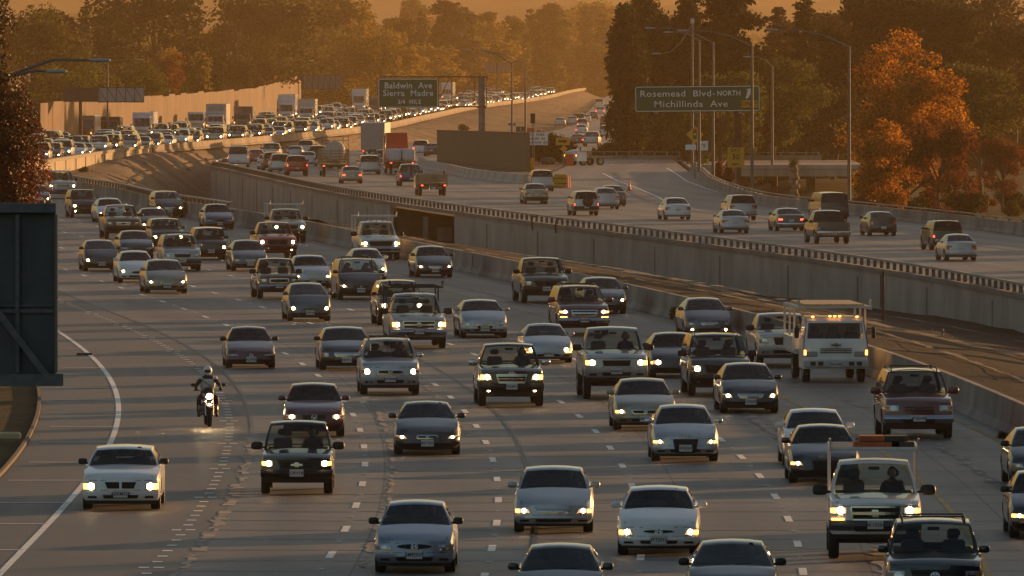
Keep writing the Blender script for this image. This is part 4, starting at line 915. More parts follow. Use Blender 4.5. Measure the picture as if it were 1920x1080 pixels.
    if sp.get('markers'):
        b = MB()
        for i in range(5): b.blob(((i-2)*.28*W/2, at_+.10+oy, H-.02+lift), (.09,.05,.05), 2.2, 6, 4)
        b.build('roof_marker', m_ambo, t)
    return t
# ------------------------------------------------------------------ traffic on the near carriageway (oncoming)
PL = ['5MPJ507','5FTJ532','4ZKM218','6LTN592','5CRV183','3KDF764','4RPT021','5VHE349','6ABW117','2MXN856','4TSD490','5LLK672']
NEAR = [
 # name, cx, y of the front tyres, spec, label, category
 ('station_wagon',(228,955),dict(type='wagon',col='white',lamp='rect',hx=.64,hz=(.52,.86),grille='split',gm='p',gz=(.56,.93),gx=.43,gb=.8,plate='4ZKM218',mir='b',amber=1),'white wagon with a divided crosshair grille alone in the left lane','car'),
 ('sedan',(470,690),dict(type='coupe',col='maroon',W=1.70,H=1.38,lamp='thin',lit=(0,0),plate='3KDF764',grille='none',gz=(.72,.8),gx=.2,gframe=False,badge='h',mir='b',amber=0),'dark maroon coupe with its lamps off near the left lane edge','car'),
 ('pickup_truck',(557,926),dict(type='smallpickup',col='black',W=1.80,H=1.74,lamp='rect',hx=.66,hz=(.66,.92),grille='bars',nbars=3,gm='b',gz=(.52,.95),gx=.5,gframe=True,badge='bowtie',bumper='b',plate='5CRV183',amber=1),'black compact pickup with amber lit headlights behind the blue grey sedan','pickup truck'),
 ('sedan',(589,818),dict(type='sedan',col='darkred',W=1.74,lamp='rect',hx=.58,hz=(.66,.9),grille='bars',gm='b',gz=(.64,.9),gx=.4,gframe=False,badge='circle',bs=.085,mir='p'),'dark wine sedan with a round badge behind the black compact pickup','car'),
 ('sedan',(801,852),dict(type='coupe',col='black',W=1.80,H=1.40,hf=.68,hb=.93,belt=.95,lamp='slant',hz=(.62,.84),grille='oval',gz=(.66,.86),gx=.30,gb=1,badge='h',bs=.04,plate='4RPT021'),'black coupe with lit lamps and a small oval chrome grille','car'),
 ('sedan',(778,1073),dict(type='sedan',col='bluesilver',W=1.72,L=4.45,lit=(0,0),lamp='slant',hz=(.62,.88),hx=.54,grille='oval',gz=(.70,.92),gx=.44,gb=1,gframe=False,badge='h',plate='5MPJ507',mir='b',pz=.44),'pale blue silver sedan with its headlights off at the bottom','car'),
 ('sedan',(1038,998),dict(type='sedan',col='silver',W=1.83,H=1.47,lamp='slant',hz=(.60,.88),hx=.56,grille='bars',nbars=5,gm='c',gz=(.60,.88),gx=.46,gb=.72,gframe=False,badge='ovals',bs=.07,amber=1),'silver sedan with a many barred chrome grille and lit lamps','car'),
 ('sedan',(1235,1040),dict(type='sedan',col='white',W=1.82,lamp='slant',hz=(.56,.86),hx=.60,grille='oval',gz=(.68,.84),gx=.42,gb=.8,gframe=False,badge='h',bs=.085,plate='5FTJ532',amber=1),'white sedan with amber and white lit lamps near the bottom','car'),
 ('sedan',(1050,1168),dict(type='sedan',col='darkgrey',W=1.76,lamp='slant'),'dark grey sedan cut off by the bottom edge below the silver sedan','car'),
 ('sedan',(1373,1158),dict(type='sedan',col='darkgrey',W=1.82,H=1.45,lamp='slant',mir='b'),'steel grey sedan cut off by the bottom edge left of the black sport utility','car'),
 ('pickup_truck',(1640,1048),dict(type='pickup',col='white',W=2.03,lift=.14,H=1.95,lamp='rect',hx=.60,hz=(.70,.94),grille='cross',gm='c',gz=(.52,.94),gx=.52,gb=.92,badge='bowtie',bs=.10,bumper='g',plate='8K15204',amber=3,rack='w',mirs=1.15),'white work pickup carrying orange boxes on its pale ladder rack','pickup truck'),
 ('sport_utility_vehicle',(1752,1150),dict(type='suv',col='black',W=1.92,H=1.80,lit=(0,0),lamp='rect',hx=.62,hz=(.58,.88),grille='bars',gm='b',gz=(.60,.92),gx=.5,gframe=False,badge='ovals',bs=.07,rails='b',fog=1),'glossy black sport utility with roof rails at the bottom right corner','car'),
 ('sedan',(1545,906),dict(type='sedan',col='black',W=1.80,lit=(1,0),lamp='slant',grille='bars',nbars=7,gm='b',gz=(.20,.92),gx=.36,gb=.8,badge='rings',bz=.70,bs=.05,amber=1),'black sedan with a tall chrome framed grille just behind the rack pickup','car'),
 ('sedan',(1531,874),dict(type='sedan',col='white',W=1.80,lit=(0,0),lamp='slant'),'white sedan with lamps off directly behind the black tall grille sedan','car'),
 ('sedan',(1284,865),dict(type='sedan',col='silver',W=1.79,lamp='slant',hz=(.66,.88),grille='bars',nbars=8,gm='b',gz=(.14,.92),gx=.36,gb=.8,badge='rings',bz=.68,bs=.055,plate='5VHE349',pz=.40,mir='c',amber=1),'silver sedan with four ring badge on a tall dark grille','car'),
 ('sedan',(1209,806),dict(type='sedan',col='gold',W=1.82,lamp='slant',hz=(.62,.86),grille='oval',gz=(.62,.86),gx=.46,gb=.8,badge='ovals',bs=.05,plate='6ABW117',pz=.32,amber=1,mir='p'),'champagne silver sedan just behind the four ring silver sedan','car'),
 ('sedan',(1405,774),dict(type='sedan',col='black',W=1.77,lamp='slant',hz=(.60,.88),grille='bars',nbars=5,gm='c',gz=(.62,.86),gx=.44,gb=.8,badge='wing',bs=.06,plate='6LTN592'),'black sedan with white lit lamps and winged badge left of the yellow line','car'),
 ('sport_utility_vehicle',(1720,822),dict(type='bigsuv',col='darkred',W=1.98,lit=(0,0),lamp='rect',hx=.58,hz=(.66,.90),grille='bars',gm='p',gz=(.60,.90),gx=.46,badge='oval',bumper='c',plate='4TSD490',rails='b',mir='p'),'dark red full size sport utility with chrome bumper right of the yellow line','car'),
 ('pickup_truck',(1470,688),dict(type='pickup',col='silver',W=1.90,H=1.80,lit=(0,0),lamp='slant',hz=(.62,.90),grille='bars',gm='b',gz=(.60,.92),gx=.42,fog=1,mir='b'),'silver pickup with lamps off half hidden behind the white flatbed truck','pickup truck'),
 ('sport_utility_vehicle',(1349,742),dict(type='bigsuv',col='black',W=1.98,lit=(1,0),lamp='rect',hx=.62,hz=(.62,.9),grille='bars',nbars=4,gm='b',gz=(.58,.92),gx=.52,rails='s',fog=1,bumper='b',mir='b'),'black full size sport utility with one lit lamp behind the winged badge sedan','car'),
 ('sedan',(1268,708),dict(type='sedan',col='darkgrey',W=1.80,lit=(1,1),lamp='round',hz=(.58,.86),grille='none',gz=(.2,.3),gx=.3,gframe=False,mir='b',amber=1),'dark grey sedan between the lifted silver pickup and the black sport utility','car'),
 ('pickup_truck',(1154,748),dict(type='pickup',col='silver',W=2.02,lift=.26,tyre=1.14,H=1.94,lamp='rect',hx=.62,hz=(.62,.92),grille='mesh',gm='p',gz=(.58,.92),gx=.46,gb=.9,bumper='p',plate='7S90633',amber=1),'tall lifted silver pickup with big tyres and a mesh grille','pickup truck'),
 ('sedan',(1327,632),dict(type='sedan',col='grey',W=1.80,lit=(0,0),lamp='slant',fog=2,grille='bars',gz=(.66,.86),gx=.36),'dark silver sedan with only its low lamps lit beside the barrier','car'),
 ('pickup_truck',(958,762),dict(type='pickup',col='black',W=2.0,H=1.90,lamp='slant',hz=(.62,.92),hx=.58,grille='bars',nbars=3,gm='c',gz=(.52,.90),gx=.46,gb=.85,badge='ovals',bs=.08,bz=1.03,fog=2,bumper='b',plate='7X24410',mir='c',amber=1),'black pickup with chrome mirrors and lit fog lamps in the middle','pickup truck'),
 ('sport_utility_vehicle',(1093,628),dict(type='bigsuv',col='maroon',W=1.96,H=1.84,lamp='rect',hx=.62,hz=(.74,.92),grille='cross',nbars=2,gm='c',gz=(.60,.92),gx=.5,badge='bowtie',bs=.05,bumper='c',plate='2MXN856',amber=3,rails='s'),'maroon boxy sport utility with a lit visor lamp and chrome bumper','car'),
 ('coupe',(1027,680),dict(type='coupe',col='silver',W=1.72,H=1.34,lamp='round',grille='none',gz=(.2,.36),gx=.4,gframe=False,plate='4RPT021',amber=3),'low silver coupe with round lit lamps behind the black chrome mirror pickup','car'),
 ('convertible',(907,633),dict(type='sedan',col='silver',top='black',W=1.78,H=1.38,lit=(0,0),lamp='round',grille='oval',gz=(.34,.66),gx=.34,gb=1,gm='c',plate='5LLK672'),'silver convertible with a raised black top and its lamps off','car'),
 ('pickup_truck',(1022,568),dict(type='pickup',col='black',W=1.98,H=1.92,lit=(0,0),lamp='rect',hx=.64,hz=(.62,.88),grille='mesh',gm='b',gz=(.58,.88),gx=.5,bumper='b',plate='7X24410'),'black full size pickup with lamps off close to the yellow line','pickup truck'),
 ('sedan',(1134,588),dict(type='sedan',col='grey',W=1.78,lit=(0,1),lamp='slant',grille='bars',gz=(.66,.86),gx=.36),'grey sedan with one bright lamp behind the maroon boxy sport utility','car'),
 ('pickup_truck',(784,653),dict(type='pickup',col='silver',W=2.03,H=1.95,lamp='tall',hz=(.58,.92),grille='cross',gm='c',gz=(.54,.94),gx=.56,gb=.95,badge='bowtie',bs=.10,bumper='c',plate='8K15204',amber=1,rack='b',mirs=1.15),'silver heavy pickup with a black overhead rack and chrome bumper','pickup truck'),
 ('sport_utility_vehicle',(752,610),dict(type='suv',col='black',W=1.86,lit=(1,1),lamp='rect',mir='b'),'black sport utility mostly hidden behind the black rack pickup','car'),
 ('sport_utility_vehicle',(731,740),dict(type='suv',col='silver',W=1.88,H=1.76,lamp='tall',hz=(.60,.88),grille='oval',gz=(.62,.82),gx=.42,gb=1,gm='c',badge='circle',bs=.07,plate='5VHE349',mir='c',bumper='p',rails='s',fog=1),'silver family sport utility with black roof rails and lit lamps','car'),
 ('sedan',(649,694),dict(type='sedan',col='black',W=1.80,lit=(0,0),lamp='tall',hz=(.58,.88),grille='bars',nbars=3,gm='c',gz=(.60,.86),gx=.46,gb=.9,plate='6ABW117',mir='b'),'black sedan with triple bar chrome grille and lamps off','car'),
 ('hatchback',(580,602),dict(type='hatch',col='sage',W=1.72,lamp='slant',hz=(.56,.88),hx=.62,grille='oval',gz=(.62,.70),gx=.4,gb=1,gm='c',gframe=False,plate='5CRV183'),'grey green hatchback with bright lit lamps behind two dark sedans','car'),
 ('minivan',(675,562),dict(type='minivan',col='black',W=1.92,lamp='slant',hz=(.56,.76),hx=.58,grille='none',gz=(.56,.72),gx=.36,gframe=False,badge='h',bs=.05,plate='4TSD490',rails='b'),'black minivan with white lit lamps in front of the small white car','car'),
 ('sedan',(585,540),dict(type='sedan',col='silver',W=1.76,lamp='slant',hz=(.60,.82),grille='bars',nbars=1,gm='c',gz=(.66,.74),gx=.34,gframe=False,plate='3KDF764',amber=1),'silver sedan with amber tinted lit lamps beside the maroon compact pickup','car'),
 ('hatchback',(691,527),dict(type='hatch',col='white',W=1.70,lit=(0,2),lamp='slant'),'small white car partly hidden behind the black minivan','car'),
 ('pickup_truck',(522,560),dict(type='smallpickup',col='maroon',W=1.78,lit=(0,0),lamp='rect',hz=(.64,.86),hx=.60,grille='oval',gz=(.60,.88),gx=.44,gb=1,gm='c',bumper='c',plate='6LTN592'),'maroon compact pickup with chrome bumper and lamps off','pickup truck'),
 ('sedan',(468,508),dict(type='sedan',col='grey',W=1.74,lit=(0,0),lamp='rect',hz=(.62,.80),grille='oval',gz=(.66,.78),gx=.24,gb=1,plate='5LLK672'),'brownish grey older sedan with its lamps off','car'),
 ('pickup_truck',(519,486),dict(type='pickup',col='red',W=2.0,H=1.88,lamp='tall',hz=(.60,.90),grille='mesh',gm='b',gz=(.58,.90),gx=.5,gb=.9,badge='oval',bumper='b',fog=2),'bright red full size pickup with lit head and fog lamps','pickup truck'),
 ('pickup_truck',(541,455),dict(type='pickup',col='silver',W=1.90,H=1.82,lamp='rect',hz=(.62,.88),hx=.62,grille='bars',gm='b',gz=(.58,.90),gx=.5,rack='w',bumper='b'),'silver pickup with white ladder racks behind the red pickup','pickup truck'),
 ('pickup_truck',(712,488),dict(type='pickup',col='white',W=2.03,H=1.98,lamp='rect',hz=(.60,.86),hx=.66,grille='mesh',gm='b',gz=(.56,.90),gx=.6,bumper='c',rack='w',markers=1,amber=1,mirs=1.15),'white heavy duty pickup with ladder rack and roof marker lamps','pickup truck'),
 ('sedan',(814,520),dict(type='sedan',col='black',W=1.75,lamp='slant',grille='bars',gz=(.62,.8),gx=.36,badge='ovals',bs=.04,plate='2MXN856'),'black sedan with bright lamps alone beside the barrier','car'),
 ('hatchback',(395,487),dict(type='boxy',col='black',lit=(0,1),lamp='rect',hz=(.56,.78),hx=.66,grille='none',gz=(.3,.4),gx=.4,gframe=False,badge='ovals',bs=.05,plate='4RPT021'),'black box shaped hatchback with one bright lamp','car'),
 ('sport_utility_vehicle',(341,508),dict(type='suv',col='silver',W=1.86,lit=(0,0),lamp='rect',hz=(.62,.86),hx=.60,grille='mesh',gm='p',gz=(.58,.88),gx=.46,bumper='g',plate='6ABW117',rails='b'),'silver sport utility with lamps off beside the black box shaped hatchback','car'),
 ('sport_utility_vehicle',(314,470),dict(type='suv',col='darkgrey',W=1.80,H=1.68,lamp='rect',hz=(.6,.84),hx=.62,grille='bars',gz=(.6,.84),gx=.4),'dark grey sport utility with yellow lit lamps behind the silver lamps off one','car'),
 ('sedan',(256,486),dict(type='sedan',col='darkgrey',W=1.78,lit=(0,0),lamp='thin',grille='none',gz=(.7,.8),gx=.3,gframe=False,plate='3KDF764'),'dark grey sedan with lamps off behind the small white sedan','car'),
 ('sedan',(257,530),dict(type='sedan',col='white',W=1.74,L=4.5,lit=(1,0),lamp='slant',hz=(.58,.84),grille='oval',gz=(.5,.74),gx=.36,gb=.8,gframe=False),'small white sedan with one bright lamp behind the champagne sedan','car'),
 ('sedan',(312,550),dict(type='sedan',col='gold',W=1.86,lamp='slant',hz=(.60,.84),grille='oval',gz=(.62,.78),gx=.30,gb=1,gm='c',plate='4ZKM218'),'champagne coloured large sedan with yellow lit lamps at left','car'),
 ('hatchback',(190,508),dict(type='hatch',col='darkgrey',W=1.72,lamp='slant',hz=(.56,.84),hx=.62,grille='none',gz=(.2,.3),gx=.4,gframe=False,plate='5FTJ532'),'dark grey hatchback with bright lamps nearest the left edge','car'),
 ('minivan',(317,408),dict(type='minivan',col='black',W=1.80,H=1.62,L=4.4,lamp='slant',hz=(.60,.84),hx=.58,grille='bars',nbars=2,gz=(.6,.8),gx=.36,plate='5VHE349'),'black crossover with lit lamps next to the barrier railing','car'),
 ('sedan',(411,430),dict(type='sedan',col='navy',W=1.73,lit=(0,0),lamp='thin',grille='split',gm='b',gz=(.66,.84),gx=.2,gb=1,plate='6LTN592'),'dark blue sedan with lamps off beside the barrier','car'),
 ('pickup_truck',(230,448),dict(type='pickup',col='darkred',W=1.98,H=1.86,lit=(0,0),lamp='slant',hz=(.62,.84),hx=.60,grille='bars',gz=(.6,.82),gx=.4,badge='oval',bumper='b'),'very dark red pickup with lamps off at upper left','pickup truck'),
 ('sedan',(291,438),dict(type='sedan',col='darkgrey',W=1.76,lit=(1,0),lamp='slant',grille='bars',gz=(.62,.8),gx=.3),'dark grey sedan with one yellow lamp right of the very dark red pickup','car'),
 ('sedan',(209,417),dict(type='sedan',col='white',W=1.80,lit=(1,0),lamp='slant'),'white sedan squeezed behind the very dark red pickup','car'),
 ('sport_utility_vehicle',(160,408),dict(type='suv',col='darkgrey',W=1.85,lamp='rect',hz=(.60,.82),hx=.60,grille='bars',gm='b',gz=(.56,.84),gx=.5,fog=2,rails='s'),'dark sport utility with bright head and fog lamps at upper left','car'),
 ('pickup_truck',(116,372),dict(type='pickup',col='silver',W=2.03,H=1.92,lamp='rect',hz=(.60,.82),hx=.66,grille='cross',gm='c',gz=(.52,.88),gx=.5,bumper='c',markers=1),'silver pickup with crosshair grille, farthest of the near oncoming traffic','pickup truck'),
 ('sedan',(70,388),dict(type='sedan',col='black',W=1.80,lit=(1,1),lamp='slant'),'black sedan peeking out behind the reddish leaning tree','car'),
 ('sedan',(1958,912),dict(type='sedan',col='black',W=1.80,lit=(0,0),lamp='slant',mir='b'),'black sedan cut by the right edge, rear one of two','car'),
 ('sedan',(1966,1008),dict(type='sedan',col='black',W=1.80,lit=(2,2),amber=2,lamp='slant',mir='b',grille='bars'),'black sedan with an amber lamp cut by the right edge','car'),
]
for nm, (px, py), sp, lb, ct in NEAR:
    D = depth(py, 0.0); x = W2(px, D); h = heading(x, D+1.3)
    build_car(sp, (x+h*.3, D, .002), -math.atan(h), nm, lb, ct)
# ------------------------------------------------------------------ eastbound traffic (seen from behind)
EAST = [
 ('sedan',(1800,489),dict(type='sedan',col='silver',W=1.72,L=4.45,lit=(0,0),tz=(.55,.86),tx=.62),'silver sedan nearest the retaining wall at far right','car'),
 ('sport_utility_vehicle',(1772,469),dict(type='suv',col='black',W=1.80,H=1.70,lit=(1,1),tz=(.5,.72),tx=.80,privacy=1,rails='s'),'black sport utility with lit brake lamps beside the silver sedan at far right','car'),
 ('hatchback',(1653,442),dict(type='hatch',col='black',W=1.72,lit=(0,0),tz=(.55,.92),tx=.74,privacy=1),'black sloping hatchback driving away alone right of the black van','car'),
 ('pickup_truck',(1559,457),dict(type='pickup',col='black',W=2.0,H=1.92,lit=(0,0),tz=(.55,.82),tx=.84,bumper='c',privacy=1),'black full size pickup seen from behind with chrome rear bumper','pickup truck'),
 ('minivan',(1560,416),dict(type='van',col='darkgrey',W=1.95,H=1.98,lit=(0,0),windows=1,privacy=1,tz=(.4,.8),tx=.88),'dark van with black rear glass ahead of the black pickup','van'),
 ('sedan',(1480,433),dict(type='sedan',col='green',W=1.78,H=1.42,lit=(1,1),tz=(.6,.82),tx=.55,bumper='c'),'old dark green sedan with lit tail lamps','car'),
 ('sedan',(1376,437),dict(type='sedan',col='silver',W=1.78,lit=(0,0),tz=(.6,.84),tx=.56),'silver sedan seen from behind nearest the wall left of the green sedan','car'),
 ('sport_utility_vehicle',(1390,413),dict(type='suv',col='silver',W=1.87,H=1.72,lit=(0,0),tz=(.58,.86),tx=.60,privacy=1,rails='s'),'silver sport utility directly ahead of a silver sedan','car'),
 ('sedan',(1269,412),dict(type='sedan',col='white',W=1.75,L=4.5,lit=(0,0),tz=(.60,.86),tx=.62),'white compact sedan alone left of the silver sport utility','car'),
 ('sedan',(1150,386),dict(type='sedan',col='grey',W=1.76,lit=(0,1)),'greyish sedan nearest the orange traffic cone','car'),
 ('sedan',(1137,392),dict(type='hatch',col='silver',W=1.75,lit=(0,0)),'silver hatchback beside the one with a rear spare wheel','car'),
 ('sport_utility_vehicle',(1097,404),dict(type='suv',col='silver',W=1.74,H=1.68,L=4.2,rtop=3.95,rbase=4.15,wb=2.45,lit=(1,1),spare=1,tx=.86,tz=(.42,.7),bumper='b',privacy=1),'silver grey small sport utility with a black spare wheel on its tail','car'),
 ('sedan',(1004,382),dict(type='sedan',col='gold',W=1.74,lit=(0,0),tz=(.55,.82),tx=.50,bumper='b'),'brownish silver sedan with wide tail lamps below the yellow crash cushion','car'),
 ('sport_utility_vehicle',(1016,358),dict(type='minivan',col='silver',W=1.86,H=1.68,L=4.5,rtop=4.15,rbase=4.45,wb=2.7,lit=(0,0),tx=.86,tz=(.5,.95)),'silver crossover beside the end of the barrier blocks','car'),
 ('pickup_truck',(770,349),dict(type='smallpickup',col='blue',W=1.88,H=1.80,lit=(1,1),tx=.84,bumper='b',tz=(.5,.8)),'blue pickup driving away left of the pale stake bed truck','pickup truck'),
 ('sedan',(659,344),dict(type='sedan',col='gold',W=1.78,lit=(1,1),tz=(.55,.8),tx=.55),'golden beige sedan with lit brake lamps alone by the wall','car'),
 ('minivan',(693,327),dict(type='minivan',col='silver',W=1.93,lit=(0,0),tx=.86,tz=(.5,.85)),'silver minivan driving away behind the golden beige sedan','car'),
 ('pickup_truck',(557,330),dict(type='pickup',col='red',W=1.88,H=1.80,L=5.1,lit=(1,1),tx=.84,tz=(.5,.8),privacy=1),'red pickup with dark camper glass left of the tall stake truck','pickup truck'),
 ('sport_utility_vehicle',(525,325),dict(type='suv',col='silver',W=1.85,lit=(1,0),tx=.84,tz=(.5,.85)),'silver sport utility just left of the red pickup','car'),
 ('sport_utility_vehicle',(511,321),dict(type='suv',col='darkred',W=1.85,lit=(1,0),tx=.84),'dark red sport utility between two pale cars beyond the wall','car'),
 ('sedan',(500,318),dict(type='sedan',col='white',W=1.78,lit=(1,0)),'white sedan partly hidden by the dark red sport utility','car'),
 ('sedan',(577,312),dict(type='sedan',col='silver',W=1.80,lit=(0,1)),'silver sedan just beyond the red pickup','car'),
 ('pickup_truck',(508,302),dict(type='pickup',col='silver',W=1.98,lit=(1,0)),'silver pickup driving away beyond the dark red sport utility','pickup truck'),
 ('sedan',(480,307),dict(type='hatch',col='red',W=1.76,lit=(0,0)),'bright red hatchback right of the white panel van','car'),
 ('sedan',(553,299),dict(type='sedan',col='silver',W=1.78,lit=(0,0)),'silver sedan farther ahead beyond the pickups','car'),
 ('sport_utility_vehicle',(574,291),dict(type='suv',col='white',W=1.88,lit=(0,0)),'white sport utility left of the tall stake truck','car'),
 ('sport_utility_vehicle',(596,305),dict(type='suv',col='black',W=1.9,lit=(0,0)),'black sport utility hugging the left side of the stake truck','car'),
 ('sedan',(717,308),dict(type='sedan',col='grey',W=1.78,lit=(0,0)),'grey sedan between the silver minivan and the red semi truck','car'),
 ('van',(447,314),dict(type='van',col='white',W=2.0,lit=(1,1),windows=1,tx=.90,tz=(.62,.9),rails='b',privacy=1),'white panel van with a roof rack where the wall curves away','van'),
 ('pickup_truck',(789,292),dict(type='suv',col='white',W=1.9,lit=(0,1)),'white sport utility just right of the red semi truck','car'),
 ('sedan',(810,293),dict(type='sedan',col='darkgrey',W=1.8,lit=(1,0)),'dark sedan with a red lamp left of the brown wall','car'),
 ('pickup_truck',(1109,275),dict(type='pickup',col='silver',W=2.0,lit=(0,0)),'silver pickup driving away just above the ramp barrier','pickup truck'),
 ('sedan',(1083,272),dict(type='sedan',col='maroon',W=1.82,lit=(1,0)),'dark maroon sedan left of the silver pickup above the ramp','car'),
 ('van',(1137,258),dict(type='minivan',col='silver',W=1.98,lit=(1,0)),'silver minivan ahead of the silver pickup by the dark tree','car'),
 ('sport_utility_vehicle',(1136,237),dict(type='suv',col='maroon',W=1.9,lit=(0,0)),'dark red sport utility beside the dark tall tree','car'),
 ('sedan',(1090,252),dict(type='sedan',col='white',W=1.8,lit=(0,1)),'white sedan ahead of the dark maroon one','car'),
 ('sedan',(1092,243),dict(type='minivan',col='silver',W=1.8,lit=(0,1)),'silver grey minivan in the middle of the far eastbound lanes','car'),
 ('sedan',(1050,237),dict(type='sedan',col='silver',W=1.8,lit=(0,0)),'silver sedan leftmost on the far eastbound lanes','car'),
 ('sedan',(1073,234),dict(type='sedan',col='silver',W=1.8,lit=(0,0)),'silver sedan beside the far dark sport utility','car'),
 ('sport_utility_vehicle',(1086,231),dict(type='suv',col='darkgrey',W=1.86,lit=(0,0)),'dark sport utility between two silver cars far away','car'),
 ('sedan',(1098,230),dict(type='sedan',col='white',W=1.8,lit=(0,1)),'white sedan right of the far dark sport utility','car'),
 ('sedan',(1112,224),dict(type='sedan',col='maroon',W=1.8,lit=(0,0)),'small dark red sedan in the far eastbound lanes','car'),
 ('sedan',(1125,216),dict(type='suv',col='white',W=1.86,lit=(1,1)),'pale sport utility with lit tail lamps in the far eastbound lanes','car'),
 ('van',(1123,202),dict(type='van',col='white',W=2.0,windows=1,privacy=1,lit=(0,0)),'white van far ahead near the vanishing point of the eastbound lanes','van'),
 ('sedan',(1137,208),dict(type='sedan',col='silver',W=1.8,lit=(1,0)),'faint silver sedan beside the far dark tree edge','car'),
]
def east_heading(x, D): return (ML(D+10)-ML(D-10))/20 if D < 1000 else (ML(D+40)-ML(D-40))/80
for nm, (px, py), sp, lb, ct in EAST:
    zf = ze if (px > 1000 and py > 330) else zm
    p = at(px, py, zf); h = east_heading(p.x, p.y+1.5); sp['rear'] = True
    if px > 1000 and py > 330: h = lerp(h, (MR(p.y+15)-MR(p.y-15))/30, .3)
    # model is built nose towards -y, tail away: turn it round
    sl = (zf(p.y+3)-zf(p.y-3))/6
    o = build_car(sp, (p.x, p.y, p.z), math.pi-math.atan(h), nm, lb, ct); o.rotation_euler = (-math.atan(sl), 0, math.pi-math.atan(h))
